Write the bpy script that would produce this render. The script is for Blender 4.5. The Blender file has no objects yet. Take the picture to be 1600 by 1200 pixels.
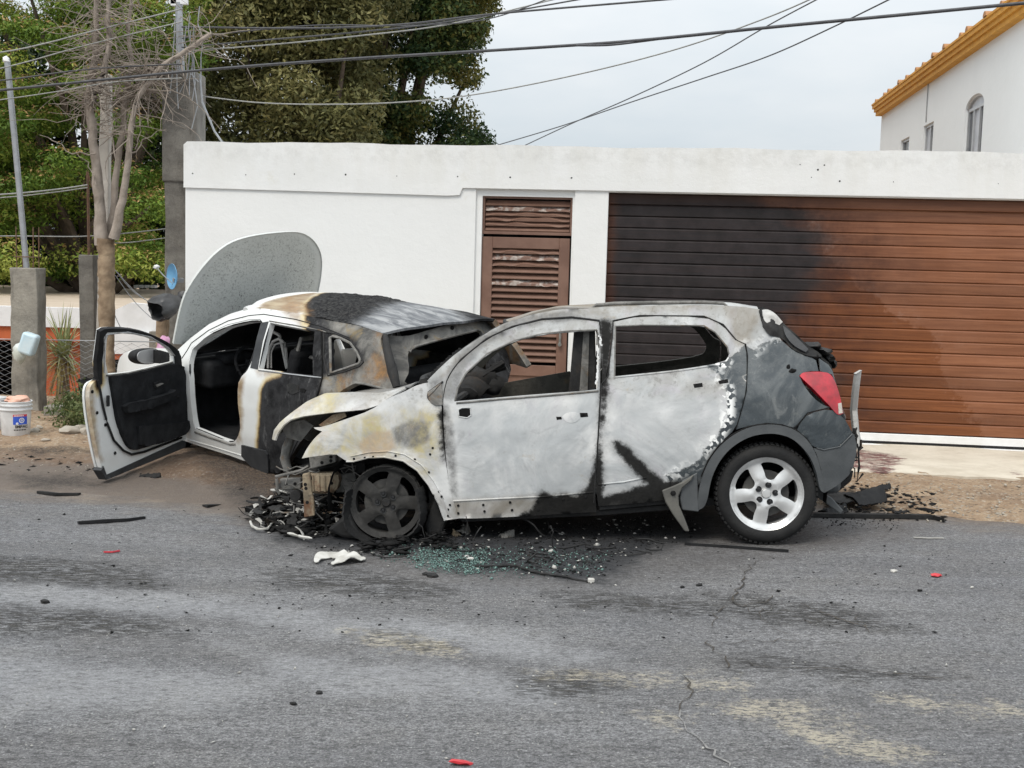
import bpy, bmesh, math, random
import numpy as np
from mathutils import Vector, Matrix, noise
from mathutils.geometry import delaunay_2d_cdt
random.seed(7); RNG = np.random.default_rng(7)
SC = bpy.context.scene; COL = SC.collection

# ---------------------------------------------------------------- camera
F_PX, HORIZ, ROLL, CAM_H = 1900.0, 191.0, 0.027, 1.88       # focal length in photo pixels, horizon offset, roll, height
TH = math.atan(HORIZ / F_PX)
FW = np.array([0, math.cos(TH), -math.sin(TH)]); U0 = np.array([0, math.sin(TH), math.cos(TH)]); R0 = np.array([1.0, 0, 0])
RT = R0 * math.cos(ROLL) + U0 * math.sin(ROLL); UP = U0 * math.cos(ROLL) - R0 * math.sin(ROLL)
EYE = np.array([0, 0, CAM_H])
cd = bpy.data.cameras.new('camera'); cam = bpy.data.objects.new('camera', cd); COL.objects.link(cam)
cd.sensor_width = 36; cd.lens = 36 * F_PX / 1600; cd.clip_end = 3000; cd.clip_start = 0.05
cam.matrix_world = Matrix(((RT[0], UP[0], -FW[0], 0), (RT[1], UP[1], -FW[1], 0), (RT[2], UP[2], -FW[2], CAM_H), (0, 0, 0, 1)))
SC.camera = cam

# ---------------------------------------------------------------- sky, sun, exposure (overcast day)
SUN_DIR = Vector((-0.35, -0.62, 1.0)).normalized()
w = bpy.data.worlds.new('World'); SC.world = w; w.use_nodes = True
wt = w.node_tree; wt.nodes.clear()
wo = wt.nodes.new('ShaderNodeOutputWorld'); wb = wt.nodes.new('ShaderNodeBackground'); wt.links.new(wb.outputs[0], wo.inputs[0])
sky = wt.nodes.new('ShaderNodeTexSky'); sky.sky_type = 'NISHITA'; sky.sun_disc = False
sky.sun_elevation = math.asin(SUN_DIR.z); sky.sun_rotation = math.atan2(SUN_DIR.x, SUN_DIR.y)
sky.dust_density = 3.0; sky.air_density = 1.0
tc = wt.nodes.new('ShaderNodeTexCoord'); mp = wt.nodes.new('ShaderNodeMapping'); mp.inputs['Scale'].default_value = (1, 1, 3.2)
nz = wt.nodes.new('ShaderNodeTexNoise'); nz.inputs['Scale'].default_value = 2.3; nz.inputs['Detail'].default_value = 6; nz.inputs['Roughness'].default_value = .55
wt.links.new(tc.outputs['Generated'], mp.inputs[0]); wt.links.new(mp.outputs[0], nz.inputs['Vector'])
rp = wt.nodes.new('ShaderNodeValToRGB'); rp.color_ramp.elements[0].position = .36; rp.color_ramp.elements[1].position = .68
rp.color_ramp.elements[0].color = (7.1, 7.9, 8.5, 1); rp.color_ramp.elements[1].color = (9.1, 9.4, 9.6, 1)
wt.links.new(nz.outputs['Fac'], rp.inputs[0])
sp = wt.nodes.new('ShaderNodeSeparateXYZ'); wt.links.new(tc.outputs['Generated'], sp.inputs[0])
mr = wt.nodes.new('ShaderNodeMapRange'); mr.inputs[1].default_value = 0; mr.inputs[2].default_value = 1; mr.inputs[3].default_value = .76; mr.inputs[4].default_value = 1.95
wt.links.new(sp.outputs['Z'], mr.inputs[0])                                  # an overcast sky is brighter overhead
vm = wt.nodes.new('ShaderNodeVectorMath'); vm.operation = 'SCALE'; wt.links.new(rp.outputs[0], vm.inputs[0]); wt.links.new(mr.outputs[0], vm.inputs['Scale'])
mx = wt.nodes.new('ShaderNodeMix'); mx.data_type = 'RGBA'; mx.inputs[0].default_value = .92
wt.links.new(sky.outputs[0], mx.inputs[6]); wt.links.new(vm.outputs[0], mx.inputs[7]); wt.links.new(mx.outputs[2], wb.inputs[0])
wb.inputs[1].default_value = .085
sl = bpy.data.lights.new('sun', 'SUN'); sl.energy = 1.5; sl.angle = math.radians(20); sl.color = (1, .93, .83)
so = bpy.data.objects.new('sun', sl); COL.objects.link(so); so.rotation_euler = SUN_DIR.to_track_quat('Z', 'Y').to_euler(); so.location = (0, 0, 20)
SC.view_settings.view_transform = 'Standard'; SC.view_settings.look = 'None'; SC.view_settings.gamma = 1
SC.view_settings.exposure = 0.36; SC.view_settings.use_curve_mapping = False

# ---------------------------------------------------------------- helpers: rays, frames
def ray(p): return RT * (p[0] - 800) + UP * (600 - p[1]) + FW * F_PX
def ZS(X, Y): return .026 * np.clip(X - .05, -1.25, 2.1) * np.clip((10.4 - Y) / 1.0, 0, 1)      # the street tips down to the left
def ground(px, py, z=0.0):
    d = ray((px, py)); P = EYE + d * ((z - CAM_H) / d[2])
    for _ in range(5): P = EYE + d * ((z + float(ZS(P[0], P[1])) - CAM_H) / d[2])
    return P
def atY(px, py, Y):
    d = ray((px, py)); return EYE + d * (Y / d[1])
class Frame:                                       # a place with its own axes: car, wall, door
    def __init__(s, M): s.M = M; s.I = np.array(M.inverted())
    def hit(s, p, axis, fn):                       # where the line of sight to p meets the surface coord[axis] = fn(other two)
        o = s.I[:3, :3] @ EYE + s.I[:3, 3]; d = s.I[:3, :3] @ ray(p); ot = [i for i in range(3) if i != axis]
        c = float(fn(0.0, 0.8))
        for _ in range(40):
            P = o + d * ((c - o[axis]) / d[axis]); c2 = float(fn(P[ot[0]], P[ot[1]])); c = c + .7 * (c2 - c)
        return o + d * ((c - o[axis]) / d[axis])
    def hit2(s, pts, axis, fn):
        ot = [i for i in range(3) if i != axis]
        return [tuple(s.hit(p, axis, fn)[ot]) for p in pts]

# ---------------------------------------------------------------- helpers: objects
def tag(o, label=None, cat=None, group=None, kind=None):
    for k, v in (('label', label), ('category', cat), ('group', group), ('kind', kind)):
        if v: o[k] = v
    return o
def empty(name, M=None, parent=None):
    o = bpy.data.objects.new(name, None); COL.objects.link(o); o.empty_display_size = .2
    if M is not None: o.matrix_world = M
    if parent: o.parent = parent
    return o
def mesh_obj(name, V, Fc, mat=None, parent=None, smooth=None, attrs=None, uniform=None):
    if mat is not None and mat.name in ('burnt_car_paint', 'white_car_paint') and not attrs: attrs = {k: np.full(len(V), -.6) for k in ('ash', 'yel', 'soot', 'paint', 'tan', 'rust', 'grey')}
    me = bpy.data.meshes.new(name); V = np.asarray(V, dtype=np.float64).reshape(-1, 3)
    if uniform:                                    # numpy faces, all of one size: fast path
        Fc = np.asarray(Fc, dtype=np.int32); n = len(Fc)
        me.vertices.add(len(V)); me.vertices.foreach_set('co', V.astype(np.float32).ravel())
        me.loops.add(n * uniform); me.loops.foreach_set('vertex_index', Fc.ravel())
        me.polygons.add(n); me.polygons.foreach_set('loop_start', np.arange(0, n * uniform, uniform, dtype=np.int32))
        me.update(calc_edges=True); me.validate()
    else:
        me.from_pydata(V.tolist(), [], [tuple(int(i) for i in f) for f in Fc]); me.update()
    if smooth is not None:
        if isinstance(smooth, (np.ndarray, list)): me.polygons.foreach_set('use_smooth', np.asarray(smooth, dtype=bool))
        elif smooth is True: me.polygons.foreach_set('use_smooth', np.ones(len(me.polygons), dtype=bool))
        else:
            me.polygons.foreach_set('use_smooth', np.ones(len(me.polygons), dtype=bool)); me.set_sharp_from_angle(angle=math.radians(smooth))
    for k, a in (attrs or {}).items():
        at = me.attributes.new(k, 'FLOAT', 'POINT'); at.data.foreach_set('value', np.asarray(a, dtype=np.float32))
    if mat: me.materials.append(mat)
    o = bpy.data.objects.new(name, me); COL.objects.link(o)
    if parent: o.parent = parent
    return o
def inst(name, src, parent=None, M=None):
    o = bpy.data.objects.new(name, src.data); COL.objects.link(o)
    if parent: o.parent = parent
    if M is not None: o.matrix_local = M
    return o
def bev(o, wd=.004, seg=1):
    m = o.modifiers.new('bevel', 'BEVEL'); m.width = wd; m.segments = seg; m.limit_method = 'ANGLE'; m.angle_limit = math.radians(35); return o

class MB:                                          # collects shapes into one mesh
    def __init__(s): s.v = []; s.f = []
    def add(s, V, Fc):
        n = len(s.v); s.v += [tuple(map(float, p)) for p in V]; s.f += [tuple(int(i) + n for i in f) for f in Fc]; return s
    def box(s, c, sz, R=None):
        h = np.array(sz) / 2; P = np.array([[x, y, z] for x in (-1, 1) for y in (-1, 1) for z in (-1, 1)]) * h
        if R is not None: P = P @ np.array(R).T
        return s.add(P + np.array(c), [(0, 1, 3, 2), (4, 6, 7, 5), (0, 4, 5, 1), (2, 3, 7, 6), (0, 2, 6, 4), (1, 5, 7, 3)])
    def tube(s, pts, r, n=8, cap=True):
        pts = [np.array(p, float) for p in pts]; m = len(pts); rs = r if hasattr(r, '__len__') else [r] * m
        V = []; up = np.array([0.13, .21, .97])
        for i in range(m):
            d = pts[min(i + 1, m - 1)] - pts[max(i - 1, 0)]; d = d / (np.linalg.norm(d) + 1e-9)
            a = np.cross(d, up if abs(d @ up) < .95 else np.array([1., 0, 0])); a /= np.linalg.norm(a); b = np.cross(d, a)
            for k in range(n):
                t = 2 * math.pi * k / n; V.append(pts[i] + rs[i] * (a * math.cos(t) + b * math.sin(t)))
        Fc = [(i * n + k, i * n + (k + 1) % n, (i + 1) * n + (k + 1) % n, (i + 1) * n + k) for i in range(m - 1) for k in range(n)]
        if cap: Fc += [tuple(range(n))[::-1], tuple(range((m - 1) * n, m * n))]
        return s.add(V, Fc)
    def lathe(s, prof, n=32, axis=1, c=(0, 0, 0), close=False):      # prof: (radius, along axis)
        V = []; m = len(prof)
        for r, h in prof:
            for k in range(n):
                t = 2 * math.pi * k / n; q = [r * math.cos(t), r * math.sin(t)]; q.insert(axis, h); V.append(np.array(q) + np.array(c))
        Fc = [(i * n + k, i * n + (k + 1) % n, (i + 1) * n + (k + 1) % n, (i + 1) * n + k) for i in range(m - 1) for k in range(n)]
        if close: Fc += [((m - 1) * n + k, (m - 1) * n + (k + 1) % n, (k + 1) % n, k) for k in range(n)]
        return s.add(V, Fc)
    def prism(s, poly, y0, y1, axis=1):             # polygon in the other two axes, extruded along axis
        n = len(poly); V = []
        for y in (y0, y1):
            for p in poly: q = list(p); q.insert(axis, y); V.append(q)
        return s.add(V, [tuple(range(n)), tuple(range(n, 2 * n))[::-1]] + [(k, k + n, (k + 1) % n + n, (k + 1) % n) for k in range(n)])
    def build(s, name, mat, parent=None, smooth=None):
        return mesh_obj(name, s.v, s.f, mat, parent, smooth)

# ---------------------------------------------------------------- helpers: panels cut from an outline
def chaikin(P, it=2, keep=48):
    P = [np.array(p, float) for p in P]
    sharp = set()
    Q = []
    n = len(P); fl = []
    for i in range(n):
        a = P[i] - P[i - 1]; b = P[(i + 1) % n] - P[i]
        ang = math.degrees(abs(math.atan2(a[0] * b[1] - a[1] * b[0], a @ b + 1e-12))); fl.append(ang > keep)
    for _ in range(it):
        Q = []; G = []; n = len(P)
        for i in range(n):
            if fl[i]: Q.append(P[i]); G.append(True)
            else:
                Q.append(P[i] * .75 + P[i - 1] * .25); G.append(False); Q.append(P[i] * .75 + P[(i + 1) % n] * .25); G.append(False)
        P, fl = Q, G
    return P
def inside(poly, X, Y):
    poly = np.asarray(poly); r = np.zeros(X.shape, bool); n = len(poly); j = n - 1
    for i in range(n):
        xi, yi = poly[i]; xj, yj = poly[j]
        c = ((yi > Y) != (yj > Y)) & (X < (xj - xi) * (Y - yi) / (yj - yi + 1e-15) + xi); r ^= c; j = i
    return r
def edge_dist(poly, X, Y):
    poly = np.asarray(poly); d = np.full(X.shape, 1e9); n = len(poly)
    for i in range(n):
        a = poly[i]; b = poly[(i + 1) % n]; ab = b - a; L = ab @ ab + 1e-15
        t = np.clip(((X - a[0]) * ab[0] + (Y - a[1]) * ab[1]) / L, 0, 1)
        d = np.minimum(d, np.hypot(X - a[0] - t * ab[0], Y - a[1] - t * ab[1]))
    return d
def sdf(polys, X, Y, lim=.6):
    r = np.full(X.shape, -lim)
    for p in polys:
        p = np.asarray(p); e = edge_dist(p, X, Y); r = np.maximum(r, np.where(inside(p, X, Y), e, -e))
    return np.clip(r, -lim, lim)
def dens(P, sp):
    out = []; n = len(P)
    for i in range(n):
        a = np.array(P[i], float); b = np.array(P[(i + 1) % n], float); k = max(1, int(round(np.linalg.norm(b - a) / sp)))
        for j in range(k): out.append(a + (b - a) * j / k)
    return out
def cdt(outline, holes, sp):
    loops = [dens(outline, sp)] + [dens(h, sp) for h in holes]
    pts = []; ed = []
    for lp in loops:
        b = len(pts); pts += lp; ed += [(b + i, b + (i + 1) % len(lp)) for i in range(len(lp))]
    o = np.array(loops[0]); x0, y0 = o.min(0); x1, y1 = o.max(0)
    gx, gy = np.meshgrid(np.arange(x0 + sp * .5, x1, sp), np.arange(y0 + sp * .5, y1, sp * .87)); gx = gx + (np.arange(gx.shape[0]) % 2)[:, None] * sp * .5
    gx = gx.ravel(); gy = gy.ravel(); m = inside(loops[0], gx, gy) & (edge_dist(loops[0], gx, gy) > sp * .5)
    for h in loops[1:]: m &= ~inside(h, gx, gy) & (edge_dist(h, gx, gy) > sp * .5)
    pts += [np.array(q) for q in zip(gx[m], gy[m])]
    r = delaunay_2d_cdt([Vector((float(p[0]), float(p[1]))) for p in pts], ed, [], 0, 1e-7)
    V = np.array([tuple(v) for v in r[0]]); T = np.array([tuple(f) for f in r[2]], dtype=int)
    c = V[T].mean(1); k = inside(loops[0], c[:, 0], c[:, 1])
    for h in loops[1:]: k &= ~inside(h, c[:, 0], c[:, 1])
    return V, T[k]
def wob(X, Y, scale, seed=0):                      # smooth cheap noise, about -1..1
    g = np.random.default_rng(seed); r = 0
    for k in range(7):
        a = g.uniform(0, 6.28); f = scale * g.uniform(.5, 1.6); r = r + np.sin((X * math.cos(a) + Y * math.sin(a)) * f + g.uniform(0, 6.28))
    return r / 3.5
def wob2(X, Y, sc, seed): return wob(X, Y, sc, seed) + .38 * wob(X, Y, sc * 2.3, seed + 7) + .16 * wob(X, Y, sc * 5.2, seed + 11)
def shell(name, V, T, thick, mat, parent=None, attrs=None, towards=None, inward=True):
    """a sheet of triangles given real thickness, rims included; 'towards' = direction the outer face looks"""
    V = np.asarray(V, float); T = np.asarray(T, int)
    used = np.unique(T); mp_ = -np.ones(len(V), int); mp_[used] = np.arange(len(used)); V = V[used]; T = mp_[T]
    if attrs: attrs = {k: np.asarray(a)[used] for k, a in attrs.items()}
    fn = np.cross(V[T[:, 1]] - V[T[:, 0]], V[T[:, 2]] - V[T[:, 0]])
    if towards is not None and (fn.sum(0) @ np.array(towards)) < 0: T = T[:, ::-1]; fn = -fn
    N = np.zeros_like(V)
    for k in range(3): np.add.at(N, T[:, k], fn)
    N /= (np.linalg.norm(N, axis=1)[:, None] + 1e-12)
    n = len(V); E = {}
    for t in T:
        for k in range(3):
            a, b = int(t[k]), int(t[(k + 1) % 3]); E[(a, b)] = 1
    bd = [e for e in E if (e[1], e[0]) not in E]
    W = V - N * thick
    rimv = []; rid = {}
    Fc = [tuple(t) for t in T] + [tuple(t[::-1] + n) for t in T] + [(b, a, a + n, b + n) for a, b in bd]
    sm = [True] * (2 * len(T)) + [False] * len(bd)
    if attrs: attrs = {k: np.concatenate([a, a]) for k, a in attrs.items()}
    o = mesh_obj(name, np.vstack([V, W]), Fc, mat, parent, sm, attrs)
    me = o.data; ev = np.zeros(len(me.edges) * 2, np.int32); me.edges.foreach_get('vertices', ev); ev = np.sort(ev.reshape(-1, 2), 1).astype(np.int64)
    bs = np.array([(min(a, b), max(a, b)) for a, b in bd] + [(min(a, b) + n, max(a, b) + n) for a, b in bd], dtype=np.int64)
    key = ev[:, 0] * (4 * n) + ev[:, 1]; me.attributes.new('sharp_edge', 'BOOLEAN', 'EDGE').data.foreach_set('value', np.isin(key, bs[:, 0] * (4 * n) + bs[:, 1]))
    return o
KEYS = ('ash', 'yel', 'soot', 'paint', 'tan', 'rust', 'grey')
def panel(name, fr, axis, fn, outline, holes=(), sp=.035, thick=.02, mat=None, parent=None, regs=None, off=0., mirror=False,
          dent=0., dscale=6., seed=0, local=False, smooth_it=2, towards=None, extra=None, keep=48):
    """outline (traced on the surface coord[axis]=fn) becomes a curved sheet with thickness"""
    ot = [i for i in range(3) if i != axis]
    L = (lambda P: [tuple(p) for p in P]) if local else (lambda P: fr.hit2(P, axis, fn))
    o = chaikin(L(outline), smooth_it, keep); hs = [chaikin(L(h), smooth_it, keep) for h in holes]
    V2, T = cdt(o, hs, sp); X, Y = V2[:, 0], V2[:, 1]
    Z = fn(X, Y) + off
    if dent: Z = Z + dent * wob2(X, Y, dscale, seed)
    if extra: Z = Z + extra(X, Y)
    V = np.zeros((len(X), 3)); V[:, ot[0]] = X; V[:, ot[1]] = Y; V[:, axis] = Z
    at = {k: np.full(len(X), -.6) for k in KEYS}
    for k, polys in (regs or {}).items(): at[k] = sdf(polys, X, Y)
    tw = towards if towards is not None else {1: (0, 1, 0), 2: (0, 0, 1), 0: (-1, 0, 0)}[axis]
    at['edge'] = np.minimum(edge_dist(o, X, Y), .6)
    for h_ in hs: at['edge'] = np.minimum(at['edge'], edge_dist(h_, X, Y))
    if mirror: V[:, 1] *= -1; tw = (tw[0], -tw[1], tw[2])
    return shell(name, V, T, thick, mat, parent, at, tw)

# ---------------------------------------------------------------- helpers: materials
class NT:
    def __init__(s, name):
        s.m = bpy.data.materials.new(name); s.m.use_nodes = True; s.t = s.m.node_tree; s.t.nodes.clear()
        s.out = s.t.nodes.new('ShaderNodeOutputMaterial'); s.b = s.t.nodes.new('ShaderNodeBsdfPrincipled'); s.t.links.new(s.b.outputs[0], s.out.inputs[0])
        s._o = None
    def put(s, sock, v):
        if isinstance(v, bpy.types.NodeSocket): s.t.links.new(v, sock)
        elif v is not None:
            try: sock.default_value = v
            except Exception: sock.default_value = (*v, 1) if len(v) == 3 else v[:3]
    def nd(s, ty, out=0, props=None, **inp):
        n = s.t.nodes.new('ShaderNode' + ty)
        for k, v in (props or {}).items(): setattr(n, k, v)
        for k, v in inp.items(): s.put(n.inputs[int(k[1:])] if k[0] == 'i' and k[1:].isdigit() else n.inputs[k.replace('_', ' ')], v)
        return n.outputs[out]
    @property
    def obj(s):
        if s._o is None: s._o = s.nd('TexCoord', 'Object')
        return s._o
    def scl(s, v, sc): return s.nd('Mapping', i0=v, Scale=sc)
    def noise(s, scale, detail=4, rough=.55, v=None, dist=0., out='Fac'):
        return s.nd('TexNoise', out, Vector=v if v is not None else s.obj, Scale=scale, Detail=detail, Roughness=rough, Distortion=dist)
    def vor(s, scale, v=None, feat='F1', out='Distance'):
        return s.nd('TexVoronoi', out, {'feature': feat}, Vector=v if v is not None else s.obj, Scale=scale)
    def math(s, op, a, b=None, c=None, clamp=False): return s.nd('Math', 0, {'operation': op, 'use_clamp': clamp}, i0=a, i1=b, i2=c)
    def mr(s, v, a, b, c=0., d=1., smooth=True): return s.nd('MapRange', 0, {'interpolation_type': 'SMOOTHSTEP' if smooth else 'LINEAR'}, i0=v, i1=a, i2=b, i3=c, i4=d)
    def mix(s, f, a, b, bl='MIX'):
        n = s.t.nodes.new('ShaderNodeMix'); n.data_type = 'RGBA'; n.blend_type = bl
        s.put(n.inputs[0], f); s.put(n.inputs[6], a); s.put(n.inputs[7], b); return n.outputs[2]
    def ramp(s, v, els):
        n = s.t.nodes.new('ShaderNodeValToRGB'); cr = n.color_ramp
        while len(cr.elements) < len(els): cr.elements.new(.5)
        for e, (p, c) in zip(cr.elements, els): e.position = p; e.color = (*c, 1) if len(c) == 3 else c
        s.put(n.inputs[0], v); return n.outputs[0]
    def attr(s, name): return s.nd('Attribute', 'Fac', {'attribute_name': name})
    def mask(s, name, nzv, amp, w):                # signed distance + ragged edge -> 0..1
        a = s.math('MULTIPLY_ADD', s.math('SUBTRACT', nzv, .5), amp, s.attr(name)); return s.mr(a, -w, w)
    def bump(s, h, strength=.3, dist=.01, n=None): return s.nd('Bump', 0, Strength=strength, Distance=dist, Height=h, Normal=n)
    def done(s, col=None, rough=None, metal=None, normal=None, **kw):
        for k, v in (('Base Color', col), ('Roughness', rough), ('Metallic', metal), ('Normal', normal)): s.put(s.b.inputs[k], v) if v is not None else None
        for k, v in kw.items(): s.put(s.b.inputs[k.replace('_', ' ')], v)
        return s.m
def simple(name, c1, c2, scale=6., rough=.7, metal=0., bump=.2, bscale=40., detail=5, lo=.3, hi=.7, dist=.01, **kw):
    n = NT(name); f = n.mr(n.noise(scale, detail), lo, hi); c = n.mix(f, c1, c2)
    return n.done(c, rough, metal, n.bump(n.noise(bscale, 4), bump, dist), **kw)
# ================================================================ materials of the place
def m_asphalt():
    n = NT('asphalt'); o = n.obj
    big = n.noise(.45, 4, .6); mid = n.noise(2.6, 6, .68); fine = n.noise(90, 3, .8); f2 = n.noise(40, 6, .85, n.scl(o, (.6, 1.2, 1))); agg = n.vor(150, out='Color')
    st = n.noise(1.0, 6, .65, n.scl(o, (.16, 2.6, 1))); st2 = n.noise(1.0, 6, .7, n.scl(o, (.5, 7, 1)))             # streaks worn along the traffic
    c = n.mix(n.mr(st, .32, .68), (.145, .141, .139), (.238, .234, .231))
    c = n.mix(n.mr(st2, .45, .72, 0, .5), c, (.25, .245, .24)); c = n.mix(n.mr(big, .4, .7, 0, .5), c, (.152, .154, .164))
    c = n.mix(n.mr(mid, .45, .75, 0, .35), c, (.23, .215, .19)); c = n.mix(n.mr(n.noise(.9, 6, .7, n.scl(o, (.45, 1.3, 1))), .46, .66, 0, .45), c, (.135, .126, .118))
    ag = n.nd('SeparateColor', 0, None, i0=agg)
    c = n.mix(n.mr(ag, .93, .98, 0, .55), c, (.42, .41, .39)); c = n.mix(n.mr(ag, .0, .25, .35, 0), c, (.06, .06, .06))
    c = n.mix(n.mr(f2, .36, .54, .9, 0), c, (.050, .048, .047)); c = n.mix(n.mr(f2, .54, .68, 0, .6), c, (.33, .325, .32)); c = n.mix(n.mr(fine, .34, .6, .75, 0), c, (.04, .04, .04)); c = n.mix(n.mr(fine, .58, .75, 0, .4), c, (.36, .355, .35))
    p = n.mask('pale', n.noise(3, 6, .7), .7, .16); c = n.mix(n.math('MULTIPLY', p, n.mr(f2, .3, .6, .1, .4)), c, (.34, .34, .34))
    s = n.mask('sand', n.noise(7, 6, .85), .7, .07); c = n.mix(n.math('MULTIPLY', s, n.mr(f2, .42, .56, .0, .8)), c, (.38, .335, .25))
    pit = n.mr(n.noise(24, 6, .82, n.scl(o, (.42, 1.7, 1))), .44, .52, 1, 0)
    r = n.mask('ravel', n.noise(3.5, 6, .75), .55, .14)
    rr = n.math('MULTIPLY', r, pit); c = n.mix(n.math('MULTIPLY', rr, .72), c, (.030, .025, .018))
    d = n.mask('damp', n.noise(4, 6, .75), .5, .2); c = n.mix(n.math('MULTIPLY', d, n.mr(f2, .3, .65, .7, .3)), c, (.060, .052, .046))
    k = n.mask('soot', n.noise(6, 6, .78), .5, .16); c = n.mix(n.math('MULTIPLY', k, n.mr(f2, .35, .7, .97, .7)), c, (.014, .015, .017))
    c = n.mix(1.0, c, (1.36, 1.37, 1.41), 'MULTIPLY')
    e = n.attr('edge'); du = n.mr(n.math('MULTIPLY_ADD', n.math('SUBTRACT', n.noise(2.2, 6, .75, n.scl(o, (.6, 1.6, 1))), .5), 1.3, e), -.62, .10); c = n.mix(n.math('MULTIPLY', n.math('MULTIPLY', du, n.math('SUBTRACT', 1, n.math('MULTIPLY', k, .8))), n.mr(f2, .35, .6, .55, .95)), c, n.mix(n.mr(mid, .35, .65), (.17, .13, .10), (.27, .215, .165)))
    h = n.math('ADD', n.math('MULTIPLY', f2, 1.0), n.math('MULTIPLY', fine, .4)); h = n.math('SUBTRACT', h, n.math('MULTIPLY', rr, .8))
    rough = n.mix(n.math('MAXIMUM', n.math('MULTIPLY', k, .6), n.math('MULTIPLY', d, .5)), (.85, .85, .85), (.45, .45, .45))
    return n.done(c, rough, 0, n.bump(h, 1.0, .014), Specular_IOR_Level=.35)
def m_dirt():
    n = NT('dirt'); fine = n.noise(55, 5, .75); mid = n.noise(6, 6, .65); big = n.noise(1.3, 4, .6)
    c = n.mix(n.mr(mid, .3, .7), (.37, .245, .15), (.55, .41, .275)); c = n.mix(n.mr(big, .45, .7, 0, .6), c, (.25, .165, .105))
    pb = n.vor(45, out='Color'); pv = n.nd('SeparateColor', 0, None, i0=pb); c = n.mix(n.mr(pv, .88, .95, 0, .9), c, (.56, .48, .38)); c = n.mix(n.mr(pv, .0, .16, .8, 0), c, (.13, .09, .06))
    c = n.mix(n.mr(fine, .35, .62, .42, 0), c, (.16, .108, .07))
    d = n.mask('damp', n.noise(3.5, 6, .75), .55, .2); c = n.mix(n.math('MULTIPLY', d, .6), c, (.125, .082, .062))
    g = n.mask('pale', n.noise(3, 5, .7), .5, .12); c = n.mix(n.math('MULTIPLY', g, .7), c, (.17, .15, .135))
    k = n.mask('soot', n.noise(7, 6, .78), .5, .16); c = n.mix(n.math('MULTIPLY', k, n.mr(fine, .35, .7, .85, .35)), c, (.022, .019, .018))
    return n.done(c, .95, 0, n.bump(n.math('ADD', fine, n.math('MULTIPLY', mid, .8)), .9, .03))
def m_plaster(name='white_plaster', base=(.80, .80, .79), stain=True):
    n = NT(name); big = n.noise(.9, 5, .6); fine = n.noise(45, 4, .6); v = n.noise(1.6, 5, .65, n.scl(n.obj, (2.2, 2.2, .35)))
    c = n.mix(n.mr(big, .35, .75, 0, .6), base, tuple(b * .93 for b in base))
    if stain:
        z = n.nd('SeparateXYZ', 2, None, i0=n.obj)
        hi = n.math('MULTIPLY', n.mr(z, 2.35, 2.95), n.mr(v, .35, .7)); c = n.mix(n.math('MULTIPLY', hi, .32), c, (.64, .62, .56))
        c = n.mix(n.math('MULTIPLY', n.mr(n.noise(2.3, 6, .7), .58, .75), n.math('MULTIPLY', n.mr(z, 2.2, 2.6), .35)), c, (.58, .55, .44))
        top = n.math('MULTIPLY', n.mr(z, 2.83, 2.95), n.mr(n.noise(9, 5, .7), .4, .65)); c = n.mix(n.math('MULTIPLY', top, .2), c, (.45, .44, .41))
        low = n.math('MULTIPLY', n.mr(z, .9, .2), n.mr(v, .4, .65)); c = n.mix(n.math('MULTIPLY', low, .5), c, (.52, .48, .42))
    c = n.mix(n.mr(n.noise(22, 6, .8), .66, .72, 0, .3), c, (.5, .49, .46))
    return n.done(c, .9, 0, n.bump(n.math('ADD', n.math('MULTIPLY', n.noise(140, 3, .6), .35), n.math('MULTIPLY', n.noise(4, 6, .7), 2.2)), .35, .010))
M = {}
M['asphalt'] = m_asphalt(); M['dirt'] = m_dirt(); M['plaster'] = m_plaster(); M['plaster2'] = m_plaster('house_plaster', (.74, .75, .75), False)
def m_concrete(name, a, b, dark):
    n = NT(name); c = n.mix(n.mr(n.noise(4, 6, .65), .3, .7), a, b); c = n.mix(n.mr(n.noise(2.2, 6, .7, n.scl(n.obj, (2.5, 2.5, .6))), .5, .72, 0, .75), c, dark)
    c = n.mix(n.mr(n.noise(38, 4, .7), .6, .72, 0, .6), c, tuple(x * .6 for x in dark)); return n.done(c, .92, 0, n.bump(n.noise(30, 6, .7), .6, .02))
M['concrete'] = m_concrete('old_concrete', (.19, .175, .15), (.33, .305, .26), (.075, .068, .058))
M['darkconc'] = m_concrete('dark_concrete', (.12, .11, .098), (.225, .21, .185), (.045, .041, .037))
def m_apron():
    n = NT('apron_concrete'); c = n.mix(n.mr(n.noise(2.5, 6, .65), .3, .7), (.50, .44, .35), (.64, .58, .48))
    c = n.mix(n.mr(n.noise(9, 6, .75, n.scl(n.obj, (.6, 2.5, 1))), .56, .7, 0, .7), c, (.33, .27, .2)); c = n.mix(n.mr(n.noise(30, 5, .75), .62, .72, 0, .6), c, (.2, .16, .12))
    s = n.math('MULTIPLY', n.mask('soot', n.noise(7, 6, .8, n.scl(n.obj, (.6, 1.8, 1))), .55, .03), n.mr(n.noise(11, 6, .8, n.scl(n.obj, (.7, 1.5, 1))), .36, .54)); c = n.mix(n.math('MULTIPLY', s, .93), c, n.mix(n.mr(n.noise(14, 6, .8), .35, .65), (.035, .006, .008), (.17, .035, .04)))
    return n.done(c, n.mix(s, (.9, .9, .9), (.55, .55, .55)), 0, n.bump(n.noise(30, 5, .7), .5, .01))
M['apron'] = m_apron()
M['brown'] = simple('brown_door_paint', (.165, .088, .062), (.215, .122, .088), 5, .5, bump=.12, bscale=30)
M['peeled'] = simple('peeled_edge', (.46, .40, .36), (.22, .13, .10), 14, .7, lo=.40, hi=.55)
M['steel'] = simple('brushed_metal', (.55, .54, .5), (.42, .41, .38), 20, .35, .9)
M['whitepaint'] = simple('white_paint', (.8, .8, .8), (.74, .74, .73), 8, .5)
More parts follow.
